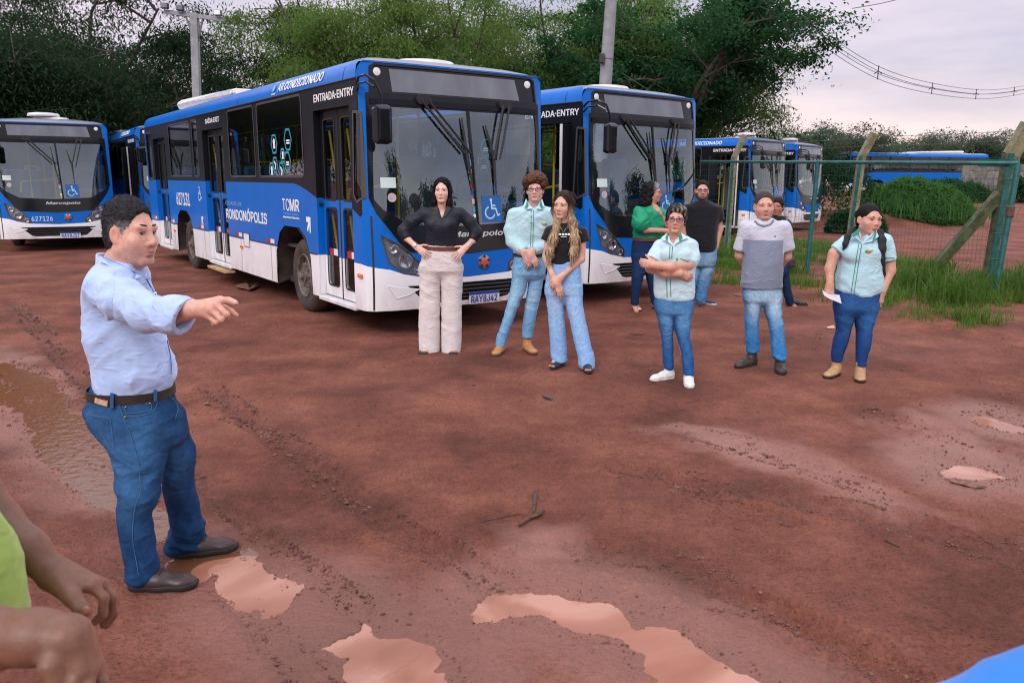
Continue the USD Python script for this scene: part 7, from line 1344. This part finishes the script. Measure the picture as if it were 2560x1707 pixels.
# ---------------------------------------------------------------- people cut by the edge of the picture
def man_yellow():
    p = Person('person in lime green shirt at the lower left edge, bare forearms and hands raised', (0, 1240, .2979), 1.32, base=(-1.25, 1.32, 0))
    A = lambda x, y, Y: at_y(x * .2979, 1240 + y * .2979, Y)
    cx = -1.25; H = Head((cx - .02, 1.33, 1.60), frame(70, -8), 1.05)
    sk = H.prims((.062, (cx - .04, 1.34, 1.42))) + [loft([(.95, cx, 1.34, .17, .15), (1.2, cx, 1.34, .17, .17), (1.38, cx, 1.34, .10, .16)], k=.04)]
    far = [((cx + .02, 1.50, 1.36), .052), (A(-330, -230, 1.52), .050), (A(-20, 230, 1.50), .044), (A(230, 440, 1.47), .037), (A(430, 640, 1.46), .029)]
    near = [((cx, 1.16, 1.36), .052), (A(-700, 900, 1.10), .050), (A(-100, 1200, 1.10), .046), (A(300, 1180, 1.10), .040), (A(540, 1175, 1.10), .032)]
    for L in (far, near): sk += [cone(a[0], b[0], a[1], b[1], .02) for a, b in zip(L[:-1], L[1:])]
    w = A(450, 650, 1.46)                      # far hand: thumb nearest, fingers hanging half closed
    Kn = [A(770, 745, 1.44), A(835, 735, 1.465), A(860, 745, 1.49), A(850, 775, 1.51)]
    for k, r in zip(Kn, (.0150, .0150, .0145, .013)): sk.append(cone(w + (k - w) * .06, k, .027, r, .016))
    Fg = [[A(872, 850, 1.435), A(865, 985, 1.43), A(800, 1050, 1.43)], [A(945, 850, 1.465), A(945, 960, 1.462), A(868, 1075, 1.46)], [A(962, 880, 1.49), A(955, 990, 1.49), A(890, 1085, 1.49)], [A(925, 900, 1.515), A(915, 1000, 1.515), A(865, 1070, 1.515)]]
    for k, c, r in zip(Kn, Fg, (.0108, .0108, .0104, .0094)):
        a = k
        for i, b in enumerate(c): sk.append(cone(a, b, r * (1 - .07 * i), r * (1 - .07 * (i + 1)), .006 if i == 0 else .003)); a = b
    for a, b, r0, r1 in ((A(500, 720, 1.44), A(610, 850, 1.405), .026, .0165), (A(610, 850, 1.405), A(675, 930, 1.395), .0150, .0130), (A(675, 930, 1.395), A(725, 968, 1.392), .0128, .0108)): sk.append(cone(a, b, r0, r1, .010))
    w = A(560, 1185, 1.10)                     # near hand, wrist bent, fingers down
    Kn = [A(660, 1470, 1.075), A(745, 1440, 1.09), A(800, 1420, 1.115), A(820, 1440, 1.145)]
    for k, r in zip(Kn, (.0155, .0155, .015, .0135)): sk.append(cone(w + (k - w) * .06, k, .029, r, .016))
    Fg = [[A(610, 1580, 1.06), A(600, 1680, 1.06), A(640, 1740, 1.065)], [A(740, 1590, 1.07), A(720, 1700, 1.075), A(700, 1770, 1.08)], [A(850, 1560, 1.10), A(850, 1680, 1.105), A(810, 1760, 1.11)], [A(865, 1560, 1.14), A(850, 1660, 1.145), A(830, 1720, 1.15)]]
    for k, c, r in zip(Kn, Fg, (.0110, .0110, .0106, .0096)):
        a = k
        for i, b in enumerate(c): sk.append(cone(a, b, r * (1 - .07 * i), r * (1 - .07 * (i + 1)), .006 if i == 0 else .003)); a = b
    for a, b, r0, r1 in ((A(480, 1260, 1.09), A(420, 1430, 1.06), .026, .0165), (A(420, 1430, 1.06), A(460, 1540, 1.055), .0150, .0125), (A(460, 1540, 1.055), A(500, 1610, 1.055), .0125, .0105)): sk.append(cone(a, b, r0, r1, .010))
    v, f = solidify(sk, .0046); v = relax(v, f, 2, .4); HANDS[:] = [A(500, 700, 1.44), A(850, 900, 1.46), A(560, 1200, 1.1), A(740, 1560, 1.08)]; v, f = coarsen(v, f, near_skin(v, H, .16), .016); HANDS.clear(); p.put('body', (v, f), SKINM, H.tint(v, (0.165, 0.077, 0.048), LIPM, stubble=.3))
    hv, hf = H.hair([(.13, .08), (.07, .06), (.045, .0), (.01, .01), (-.045, -.05), (-.2, -.07)], h=.008); p.put('hair', (hv, hf), HAIRM, (.012, .01, .01)); H.features(p.t, BROWM)
    for c, s_ in ((A(722, 955, 1.380), (.008, .004, .009)),): p.t.part('fingernail', xf(trimesh.creation.icosphere(2), s=s_, t=c), mat('nail_brown', (.28, .14, .10), .3), True, world=True)
    rows = []
    for y, x in ((-700, -420), (-350, -300), (100, -110), (300, 20), (500, 135), (650, 195), (800, 245), (980, 272), (1120, 262), (1250, 215)): q = A(x, y, 1.32); q = q - [.012, 0, 0]; rows.append((q[2], (q[0] + cx - .17) / 2, 1.30, (q[0] - cx + .17) / 2, .15))
    top_ = max(r[0] for r in rows); rows += [(1.40, cx - .02, 1.33, .13, .19), (1.45, cx - .03, 1.33, .08, .10)] if top_ < 1.39 else []
    v, f = solidify([loft(rows)] + [cone(a, b, .078, .072, .04) for a, b in (((cx, 1.50, 1.36), (cx - .06, 1.56, 1.16)), ((cx, 1.16, 1.36), (cx - .10, 1.10, 1.17)))], .008); v = folds(relax(v, f, 2), f, .008, (8, 8, 12), 5); p.put('shirt', (v, f), CLOTH, (0.25, 0.36, 0.075))
    zb = min(r[0] for r in rows) + .03; lg = [loft([(zb, cx + .02, 1.33, .18, .17), (.80, cx + .02, 1.33, .19, .18), (.72, cx, 1.33, .17, .17)]), loft([(.85, cx, 1.22, .12, .10), (.45, cx, 1.20, .085, .085), (.06, cx - .02, 1.19, .075, .075)]), loft([(.85, cx, 1.44, .12, .10), (.45, cx, 1.46, .085, .085), (.06, cx - .02, 1.47, .075, .075)])]
    v, f = solidify(lg, .010); p.put('trousers', (folds(relax(v, f, 2), f, .006, seed=2), f), DENIM, (0.045, 0.050, 0.010))
    for y in (1.19, 1.47): p.shoe((cx - .08, y, 0), (cx + .2, y, 0), (.02, .018, .018), SOLEB, .047, .08, L=.29, h=.009)
man_yellow()

def person_blue():
    p = Person('person in bright blue shirt whose shoulder enters the lower right corner', (0, 0, 1), .80, base=(.70, .83, 0)); cx, cy = .715, .83
    H = Head((cx + .03, cy, 1.475), frame(10, -5), .92)
    p.skin = H.prims((.055, (cx + .02, cy + .02, 1.31))) + [loft([(.8, cx, cy, .15, .10), (1.1, cx, cy, .17, .11), (1.22, cx, cy, .13, .09)], k=.04), cone((cx - .24, cy, 1.16), (cx - .30, cy, .93), .045, .04), cone((cx - .30, cy, .93), (cx - .24, cy - .08, .72), .04, .028), cone((cx + .24, cy, 1.16), (cx + .30, cy, .93), .045, .04), cone((cx + .30, cy, .93), (cx + .26, cy - .08, .72), .04, .028)]
    p.skin += hand((cx - .24, cy - .085, .71), (.1, -.2, -1), (-1, 0, 0), 1, (.4, .5, .4)) + hand((cx + .26, cy - .085, .71), (-.1, -.2, -1), (1, 0, 0), -1, (.4, .5, .4)); p.body(H, TAN, LIPM, h=.008)
    hv, hf = H.hair([(.13, .08), (.07, .06), (.045, .0), (.01, .01), (-.045, -.05), (-.2, -.07)], h=.009); p.put('hair', (hv, hf), HAIRM, (.012, .01, .01)); H.features(p.t, BROWM)
    v, f = solidify([loft([(.70, cx, cy, .19, .14), (1.0, cx, cy, .20, .145), (1.14, cx, cy, .225, .130), (1.205, cx, cy, .17, .10), (1.26, cx, cy, .08, .07)]), cone((cx - .205, cy, 1.125), (cx - .29, cy, .96), .075, .070, .05), cone((cx + .215, cy, 1.165), (cx + .30, cy, .98), .078, .070, .05)], .008); p.put('shirt', (folds(relax(v, f, 3), f, .003, (9, 9, 14), 4), f), CLOTH, (0.035, 0.22, 0.66))
    v, f = solidify([loft([(.74, cx, cy, .185, .13), (.62, cx, cy, .18, .13)])] + [loft([(.68, cx + s * .09, cy, .10, .10), (.4, cx + s * .1, cy, .075, .08), (.05, cx + s * .1, cy, .065, .07)]) for s in (-1, 1)], .012); p.put('trousers', (v, f), DENIM, (.02, .03, .06))
    for s in (-1, 1): p.shoe((cx + s * .1, cy + .08, 0), (cx + s * .1, cy - .2, 0), (.02, .02, .02), SOLEB, .045, .08, L=.27, h=.01)
person_blue()
# ---------------------------------------------------------------- fence and gate
GREENP = mat('green_paint', (0.006, 0.085, 0.080), .4, var=.3, vscale=7, coat=.15, bump=.15, bscale=60)
CONC = mat('weathered_concrete', (0.16, 0.15, 0.085), .9, var2=(0.27, 0.255, 0.16), vscale=9, bump=.5, bscale=45)
CONCD = mat('old_dark_post', (0.045, 0.060, 0.030), .9, var2=(0.12, 0.135, 0.07), vscale=8, bump=.5, bscale=45)
WIRE = mat('green_wire', (0.01, 0.05, 0.045), .6); STRAND = mat('galvanised_wire', (0.10, 0.10, 0.11), .5, metal=.5)
def beam(a, b, w, d, up=(0, 1, 0)):
    a, b = np.asarray(a, float), np.asarray(b, float); t = unit(b - a); s_ = unit(np.cross(t, up)); r = np.cross(s_, t); v = np.array([p + s_ * x * w / 2 + r * y * d / 2 for p in (a, b) for x, y in ((-1, -1), (1, -1), (1, 1), (-1, 1))])
    return vf((v, np.array([[0, 3, 2, 1], [4, 5, 6, 7], [0, 1, 5, 4], [1, 2, 6, 5], [2, 3, 7, 6], [3, 0, 4, 7]])))
fence = Thing('mesh_fence', 'green wire mesh fence between leaning concrete posts at the right', 'fence', (7.0, 15.5, 0))
FP = [(3.4, 26.0), (5.35, 19.8), (6.95, 16.4), (8.35, 13.75)]
def fpart(n, m, mt, **k): return fence.part(n, m, mt, False, world=True, **k)
for i, ((x, y), w) in enumerate(zip(FP, (.11, .12, .13, .20))):
    if i == 0: continue
    H_ = {1: 2.36, 2: 2.30, 3: 2.28}[i]; ln = {1: .05, 2: .10, 3: .10}[i]; z = gz_at(x, y)
    pp = fpart('fence_post', beam((x, y, z - .2), (x + ln, y, H_), w, w), CONC if i < 3 else CONCD); fpart('post_arm', beam((x + ln, y, H_ - .02), (x + ln + {1: .20, 2: .17, 3: .16}[i], y - .12, H_ + {1: .52, 2: .45, 3: .48}[i]), w * 1.02, w * 1.02), CONC, parent=pp)
    fpart('painted_face', beam((x - w * .30, y - w * .52, z - .1), (x + ln - w * .30, y - w * .52, H_), w * .5, .012), GREENP, parent=pp)
    for k in range(4): fpart('tie_wire', tube([(x - w * .6, y - w * .56, .5 + k * .45), (x + w * .6, y - w * .56, .5 + k * .45)], .006, 4), STRAND, parent=pp)
fpart('diagonal_brace', beam((7.42, 14.30, gz_at(7.42, 14.3) - .12), (8.33, 13.72, 1.62), .16, .15), CONCD)
def meshwire(A, B, z0, z1, dx=.065, dz=.15, r=.0021):
    A, B = np.asarray(A, float), np.asarray(B, float); L = np.linalg.norm(B - A); ms = []
    for t in np.arange(0, L, dx): p = A + (B - A) * t / L; ms.append(tube([(p[0], p[1], z0), (p[0] + .01 * math.sin(t * 9), p[1], (z0 + z1) / 2), (p[0], p[1], z1)], r, 3, False))
    for z in np.arange(z0, z1 + .01, dz): ms.append(tube([(A[0], A[1], z), ((A[0] + B[0]) / 2, (A[1] + B[1]) / 2, z - .012), (B[0], B[1], z)], r, 3, False))
    return cat(ms)
for i in (1, 2): fpart('wire_mesh', meshwire(FP[i], FP[i + 1], .12, 2.25, .075), WIRE, kind='stuff')
fpart('wire_mesh', meshwire((4.3, 23.0), FP[1], .12, 2.25, .09), WIRE, kind='stuff')
for k in range(2): fpart('top_strand', cat([tube([(FP[i][0] + .12 + .05 * k, FP[i][1] - .06, 2.52 + .16 * k), ((FP[i][0] + FP[i + 1][0]) / 2 + .12, (FP[i][1] + FP[i + 1][1]) / 2, 2.48 + .16 * k), (FP[i + 1][0] + .15 + .05 * k, FP[i + 1][1] - .06, 2.50 + .16 * k)], .004, 4) for i in (1, 2)]), STRAND)
gate = Thing('gate_frame', 'green pipe gate frame with long top rail in front of the mesh fence', 'gate', (5.75, 15.3, 0))
TR = [at_y(1752, 404, 21.0), at_y(2045, 406, 15.31), at_y(2546, 409, 12.1)]
gate.part('top_rail', tube([TR[0], TR[1]], .034, 10), GREENP, True, world=True); gate.part('top_rail', tube([TR[1], TR[2]], .034, 10), GREENP, True, world=True)
gate.part('upright', tube([on_ground(2015.6, 691) - [0, 0, .1], TR[1]], .042, 10), GREENP, True, world=True); gate.part('upright', tube([on_ground(2483.5, 756) - [0, 0, .08], TR[2]], .045, 10), GREENP, True, world=True)
gate.part('bottom_rail', tube([on_ground(2015.6, 691) + [0, 0, .03], on_ground(2483.5, 752) + [0, 0, .03]], .030, 8), GREENP, True, world=True)
q = at_y(2450, 404, 12.75); gate.part('rail_cover', beam(at_y(2450, 408, 12.9) + [0, -.03, -.0], at_y(2527, 408, 12.3) + [0, -.03, 0], .11, .10), GREENP, False, world=True)
q = TR[2] + (on_ground(2483.5, 756) - TR[2]) * .34; gate.part('hinge', rbox(q[0] - .05, q[0] + .05, q[1] - .06, q[1] + .05, q[2] - .09, q[2] + .09, .02), mat('rusty_iron', (.10, .05, .03), .8, var=.4, vscale=20), False, world=True)
# the block wall at the far right
wall = Thing('block_wall', 'grey concrete block wall far behind the fence at right', 'wall', (31.6, 52.0, 0.6)); BLK = [mat('concrete_block_' + n, c, .9, var=.25, vscale=4, bump=.4, bscale=20) for n, c in (('light', (.20, .185, .17)), ('mid', (.16, .145, .135)), ('dark', (.125, .115, .105)))]
wall.part('mortar_core', box(-2.6, 12.6, .03, .16, -.4, 2.3), mat('mortar', (.20, .185, .17), .95), False)
for r in range(6):
    for k in range(19):
        x = -2.6 + k * .8 + (.4 if r % 2 else 0) + NR.uniform(-.01, .01); wall.part('block', rbox(x + .01, min(x + .785, 12.6), NR.uniform(-.012, .006), .03, -.4 + r * .45 + .012, -.4 + r * .45 + .438, .012), BLK[int(NR.integers(3))], False)
# ---------------------------------------------------------------- poles and lines
POLEC = mat('pole_concrete', (0.24, 0.245, 0.26), .8, var=.15, vscale=5, bump=.3, bscale=30)
pl = Thing('floodlight_pole', 'grey concrete pole with a crossarm of floodlights behind the nearest bus', 'pole', (-9.5, 24.0, 0)); b = at_y(492, 234, 24.0); tp = at_y(486, 34, 24.0)
pl.part('pole_shaft', beam((b[0] + (b[0] - tp[0]) / (tp[2] - b[2]) * b[2], 24, 0), tp, .20, .18), POLEC, False, world=True); ca, cb = at_y(412, 30, 24.2), at_y(560, 50, 23.8); pl.part('crossarm', beam(ca, cb, .11, .10), POLEC, False, world=True)
for k, t in enumerate((.04, .30, .93)): c = ca + (cb - ca) * t; fp_ = pl.part('floodlight', rbox(c[0] - .11, c[0] + .11, c[1] - .2, c[1] - .06, c[2] + .06, c[2] + .22, .03), DARKIN if k < 2 else PARTGREY, False, world=True); pl.part('floodlight_glass', rbox(c[0] - .09, c[0] + .09, c[1] - .215, c[1] - .195, c[2] + .08, c[2] + .20, .01), LENSW if k == 2 else DISPL, False, world=True, parent=fp_)
for dx in (-.7, .7): pl.part('arm_brace', beam(tp + [0, 0, -.9], ca + (cb - ca) * (.5 + dx * .22), .05, .03), PARTGREY, False, world=True)
p2 = Thing('concrete_pole', 'tall pale concrete pole rising behind the second bus', 'pole', (2.4, 20.0, 0)); b = at_y(1512, 230, 20.0); tp = at_y(1532, -60, 20.0); base = b + (b - tp) * (b[2] / (tp[2] - b[2]))
p2.part('pole_shaft', tube([base, b, tp], [.19, .155, .13], 14), POLEC, 40, world=True); c = b + (tp - b) * .28; p2.part('pole_band', tube([c, c + unit(tp - b) * .03], .152, 12), PARTGREY, 40, world=True); p2.part('junction_box', rbox(c[0] - .20, c[0] - .08, c[1] - .22, c[1] - .08, c[2] - .1, c[2] + .12, .02), DARKIN, False, world=True)
A, Bm = at_y(1990, 40, 34), at_y(2700, 205, 62)
ln = Thing('power_line', 'sagging power line with spacers crossing the pale sky at right', 'power line', (20, 40, 8)); pts = [at_y(x, y, Y) for x, y, Y in ((1900, 0, 27), (2050, 95, 31), (2195, 185, 36), (2330, 224, 42), (2440, 238, 48), (2535, 231, 54), (2700, 200, 62))]
from scipy.interpolate import CubicSpline
cs = CubicSpline(range(7), np.array(pts)); cur = cs(np.linspace(0, 6, 60))
for o in ((0, 0, .30), (-.12, 0, .06), (.12, 0, .06), (0, 0, -.20)): ln.part('cable', tube(cur + o, .013, 4, False), STRAND, True, world=True)
for t in (2.0, 3.0, 4.0, 5.0): c = cs(t); sp_ = ln.part('spacer', cat([tube([c + [0, 0, .34], c + [0, 0, -.24]], .022, 5), tube([c + [-.17, 0, .0], c + [0, 0, .12], c + [.17, 0, 0]], .020, 5)]), RUBBER, True, world=True)
l2 = single('overhead_wire', tube([at_y(2130, 22, 30), at_y(2200, 10, 30), at_y(2300, -14, 30)], .012, 4), STRAND, 'short length of single wire at the top of the sky', 'wire', smooth=True)
# ---------------------------------------------------------------- far bus, bush, grass
make_bus('distant city bus seen side-on beyond the weedy mound', (24.3, 62.3), math.radians(-80), '627140', text=False, full=False, left_side=True, mirrors=(), sagz=.72)
def blades(P, hgt, w, rng, bend=.5):
    n = len(P); a = rng.uniform(0, 2 * np.pi, n); d = np.c_[np.cos(a), np.sin(a), np.zeros(n)]; s_ = np.c_[-np.sin(a), np.cos(a), np.zeros(n)]; h = hgt * rng.uniform(.45, 1.2, n)[:, None]; b = bend * rng.uniform(.2, 1.3, n)[:, None]; w = w * rng.uniform(.7, 1.3, n)[:, None]
    up = np.array([0, 0, 1.]); m = P + up * h * .6 + d * h * b * .3; t = P + up * h * (1 - .25 * b) + d * h * b
    v = np.stack([P - s_ * w, P + s_ * w, m + s_ * w * .8, m - s_ * w * .8, t], 1).reshape(-1, 3); k = np.arange(n)[:, None] * 5; return v, np.vstack([k + [0, 1, 2], k + [0, 2, 3], k + [3, 2, 4]])
rg = np.random.default_rng(3); x0, y0, x1, y1 = GRASSG.bounds; C = np.c_[rg.uniform(x0, x1, 9000), rg.uniform(y0, y1, 9000)]; dd = field(C, [GRASSG]); C = C[(dd < -.02) & (rg.random(9000) < .05 + 2.2 * np.clip(nz2(C, 1.1, 5, 2) - .40, 0, 1))]
near_e = field(C, [GRASSG]); P = np.repeat(C, 22, 0) + rg.normal(0, .07, (len(C) * 22, 2)); hz = np.repeat(.07 + .12 * sst(0, -.5, near_e) * (.5 + nz2(C, 1.3, 9)) + .02, 22)[:, None]
v, f = blades(np.c_[P, ground_z(P, False)[0]], hz, .0055, rg, .8); single('grass_strip', (v, f), GRASSM, 'strip of long green grass growing along the fence', 'grass', kind='stuff', smooth=False)
wz = [(x, y) for x, y in ((5.9, 13.3), (6.5, 12.6), (7.9, 11.6), (4.9, 14.6), (5.2, 15.6), (7.0, 12.0), (8.2, 12.4), (8.6, 13.1), (6.3, 11.2), (7.4, 13.9), (9.3, 12.7), (10.2, 13.2), (4.3, 17.2))]; P = np.vstack([np.c_[rg.normal(x, .22, 160), rg.normal(y, .22, 160)] for x, y in wz])
v, f = blades(np.c_[P, ground_z(P, False)[0]], .55, .010, rg, .8); single('tall_weeds', (v, f), GRASSM, 'taller grass tufts standing round the fence posts', 'weeds', kind='stuff', smooth=False)
def bushmesh(cx, cy, rx, ry, hh, n, L, W_, seed):
    r_ = np.random.default_rng(seed); a = r_.uniform(0, 2 * np.pi, n); q = np.sqrt(r_.random(n)); x = cx + rx * q * np.cos(a); y = cy + ry * q * np.sin(a); env = np.clip(1 - q ** 2.2, 0, 1) ** .7 * (.25 + 1.3 * nz2(np.c_[x, y], 1.3, seed, 3)); z = ground_z(np.c_[x, y], False)[0] + hh * env * r_.uniform(.25, 1, n) ** .45
    return leaves(np.c_[x, y, z], .6, L, W_, r_, -.25)
bush = Thing('mound_bush', 'weedy green bush overgrowing the red spoil mound behind the fence', 'bush', (17.3, 34.0, 0)); bush.part('foliage', bushmesh(17.4, 34.0, 2.3, 1.9, 1.30, 14000, .26, .045, 2), LF_BUSH, False, world=True)
v, f = blades(np.c_[(P_ := np.c_[rg.normal(17.0, 1.5, 900), rg.normal(33.6, 1.0, 900)]), ground_z(P_, False)[0] + .3], .9, .014, rg, .7); bush.part('tall_stems', (v, f), LF_BUSH, False, world=True, kind='stuff')
for nm, lab, a in (('weed_bush', 'leafy weeds beside the nose of the rearmost fenced bus', (11.9, 27.6, 1.0, .8, 1.3, 3500, .2, .04, 5)), ('weed_bush', 'dark weeds at the foot of the block wall behind the gate post', (27.0, 49.5, 2.6, 1.4, 1.4, 5000, .3, .06, 6)), ('weed_bush', 'dark weeds by the block wall at the right edge', (32.5, 49.5, 3.0, 1.3, 1.6, 5000, .3, .06, 7)), ('weed_bush', 'undergrowth between the far left buses', (-14.5, 30, 7.0, 1.6, 2.6, 9000, .3, .05, 8)), ('weed_bush', 'undergrowth behind the roof of the nearest bus', (0, 36, 9.0, 1.6, 3.0, 9000, .3, .05, 9)), ('weed_bush', 'undergrowth beneath the large broadleaf tree', (9, 34.5, 7.0, 1.8, 4.0, 12000, .28, .05, 10))):
    b = Thing(nm, lab, 'bush', (a[0], a[1], 0)); b.part('foliage', bushmesh(*a), LF_BROAD, False, world=True)
# ---------------------------------------------------------------- litter on the ground
TWIG = mat('dry_twig', (0.085, 0.050, 0.038), .9, var=.35, vscale=30, bump=.5, bscale=80); BARKP = mat('dry_bark', (0.17, 0.085, 0.06), .9, var=.3, vscale=20, bump=.5, bscale=60)
def twig(label, pts, r, n=1, name='twig', cat_='stick'):
    g = [on_ground(*p) for p in pts]; ms = []
    for k in range(n):
        o = np.array([RND.uniform(-1, 1), RND.uniform(-1, 1), 0]) * r * 2.2; ms.append(tube([np.array([q[0], q[1], gz_at(q[0], q[1]) + r * .9 + .004 * k]) + o * (1 - .5 * i) for i, q in enumerate(g)], np.linspace(r, r * .55, len(g)), 6))
    if n == 1: single(name, ms[0], TWIG, label, cat_); return
    t = Thing(name, label, cat_, (float(g[0][0]), float(g[0][1]), 0))
    for m in ms: t.part('stalk', m, TWIG, 30, world=True)
K4 = lambda x, y: (1280 + x * .5784, 800 + y * .5784); K3 = lambda x, y: (x * .5784, 800 + y * .5784)
twig('upright-looking dry palm stalk lying alone in the middle of the yard', [K4(98, 765), K4(96, 810), K4(94, 852)], .009, 3, 'dry_stalk'); twig('splayed dry stalk lying just below the single stalk mid yard', [K4(140, 853), K4(85, 878), K4(28, 912)], .008, 4, 'dry_stalk')
twig('thin twig lying beside the pointing man\'s knee', [K3(838, 693), K3(880, 690), K3(925, 688)], .005); twig('short twig at lower right of the yard', [K4(1615, 972), K4(1645, 982), K4(1672, 992)], .008); twig('thin straight twig lying between glasses woman and long haired woman', [K4(510, 68), K4(545, 70), K4(576, 70)], .009); twig('long hair-thin root trailing left of the dry stalks', [K4(-140, 884), K4(-40, 862), K4(40, 850)], .004)
def flake(label, pts, name, m, lift=.02, cat_='debris'):
    q = np.array([on_ground(*p) for p in pts]); z = np.array([gz_at(*a[:2]) for a in q]) + .006; z += lift * np.abs(np.sin(np.arange(len(q)) * 1.7)); v = np.vstack([np.c_[q[:, :2], z], np.c_[q[:, :2], z - .006 - 0 * z], [[*q[:, :2].mean(0), z.mean() + .008]]]); k = len(q)
    f = [[2 * k, i, (i + 1) % k] for i in range(k)] + sum(([[i, k + i, (i + 1) % k], [(i + 1) % k, k + i, k + (i + 1) % k]] for i in range(k)), []); single(name, (v, np.array(f)), m, label, cat_, smooth=False)
flake('large curled strip of bark beside the small puddle at right', [K4(*p) for p in ((1868, 690), (1930, 698), (1990, 705), (2050, 738), (2000, 735), (1950, 722), (1900, 708))], 'bark_strip', BARKP, .010)
flake('dark scrap of plastic on the soil in front of the long haired woman', [K4(*p) for p in ((130, 335), (160, 340), (178, 356), (150, 352))], 'plastic_scrap', mat('scrap_grey', (.05, .06, .065), .5), .02)
flake('pale dead leaf on the soil right of the belt of the pointing man', [K3(*p) for p in ((878, 378), (900, 374), (920, 376), (905, 384))], 'dead_leaf', BARKP, .02)
flake('pale pink scrap near the feet of the backpack woman', [K4(*p) for p in ((1358, 34), (1390, 30), (1396, 40), (1366, 44))], 'paper_scrap', mat('scrap_pink', (.55, .30, .24), .8), .01)
flake('brown cardboard scrap lying by the grass behind the grey tee man', [zq(*p, 1740, 280, .3699) for p in ((250, 1235), (300, 1238), (335, 1246), (300, 1255), (262, 1250))], 'cardboard_scrap', BARKP, .01); flake('small white bottle cap in the grass near the gate post', [zq(*p, 1740, 280, .3699) for p in ((1868, 1298), (1890, 1296), (1892, 1312), (1870, 1314))], 'bottle_cap', PAPER, .02)
for i, (lab, pts) in enumerate((('flat broken tile on the ground beneath the nearest bus', ((575, 1370), (640, 1375), (660, 1405), (585, 1398))), ('tilted broken tile beside the flat one beneath the bus', ((640, 1405), (700, 1370), (720, 1375), (660, 1412))))): flake(lab, [zq(*p, 340, 120, .4338) for p in pts], 'broken_tile', BARKP, .05)
wb = at_y(0, 0, 1); 
t_ = Thing('wooden_plank', 'pale wooden plank under the middle door step of the nearest bus', 'plank', (-5.0, 13.2, 0)); o_ = np.array([-1.545, 8.672, 0]); R_b = rotz(.611); v, f = rbox(-.12, .06, 5.5, 6.6, .235, .275, .006); t_.part('board', (v @ R_b.T + o_, f), mat('pale_wood', (.42, .27, .14), .7, var=.3, vscale=12, stretch=(1, .15, 1)), False, world=True)
rg = np.random.default_rng(9); b0 = trimesh.creation.icosahedron(); bv, bf = np.array(b0.vertices), np.array(b0.faces); bv /= np.linalg.norm(bv[0])
def crumbs(P, s_):
    n = len(P); z = ground_z(P, False)[0]; V = bv[None] * (s_[:, None, None] * rg.uniform(.55, 1.35, (n, 1, 3)) * [1, 1, .75]) * rg.uniform(.75, 1.25, (n, 12, 1)) + np.c_[P, z + s_ * .25][:, None, :]; return V.reshape(-1, 3), (bf[None] + (np.arange(n) * 12)[:, None, None]).reshape(-1, 3)
allp = [g for g in PUDG.values()]; C_ = []
n = 26000; P = np.c_[rg.uniform(-5, 7, n), 2.1 + 8.0 * rg.random(n) ** 1.4]; w = .06 + .94 * sst(.50, .62, nz2(P, .9, 12, 3)) * sst(.40, .58, nz2(P, 3.2, 77, 2)); P = P[rg.random(n) < w]; C_.append((P, rg.choice([.0035, .005, .007, .012], len(P), p=[.42, .36, .19, .03])))
for pts, w_ in TRK:                                     # rows of kneaded clods thrown up along the wheel tracks
    lnq = LineString(pts)
    for o in rg.uniform(-1.25, 1.25, 8):
        q = lnq.parallel_offset(abs(o) * w_, 'left' if o > 0 else 'right') if abs(o) > .02 else lnq
        if q.is_empty or q.geom_type != 'LineString': continue
        m = int(q.length / .016); t = rg.random(m) * q.length; X = np.array([q.interpolate(a).coords[0] for a in t]); keep = nz2(X + o, 1.7, 88, 2) > .50; X = X[keep]; X = X + np.c_[nz2(X, 3.5, 5) - .5, nz2(X, 3.5, 6) - .5] * .12 + rg.normal(0, .010, X.shape); C_.append((X, rg.choice([.004, .006, .009, .014], len(X), p=[.35, .38, .22, .05])))
for k, gg in PUDG.items():                              # and round the rims of the puddles
    L_ = gg.exterior; m = int(L_.length / .010); X = np.array([L_.interpolate(a).coords[0] for a in rg.random(m) * L_.length]); X = X + rg.normal(0, .055, X.shape); C_.append((X, rg.choice([.0035, .005, .008, .012], len(X), p=[.4, .36, .2, .04])))
P = np.vstack([c[0] for c in C_]); S_ = np.concatenate([c[1] for c in C_]); dn = field(P, [g for k, g in PUDG.items() if k not in ('wet', 'ditch', 'shoe')]); ok = (dn > -.015) & (P[:, 1] > 1.8) & (P[:, 1] < 12); P, S_ = P[ok], S_[ok]; S_ = S_ * np.clip(P[:, 1] / 5, .75, 1.35)
single('soil_crumbs', crumbs(P, S_), mat('soil_crumb', (.070, .026, .019), .75, var2=(.20, .085, .062), vscale=2.3), 'crumbs, clods and pebbles of red soil strewn over the yard', 'pebbles', kind='stuff', smooth=True)
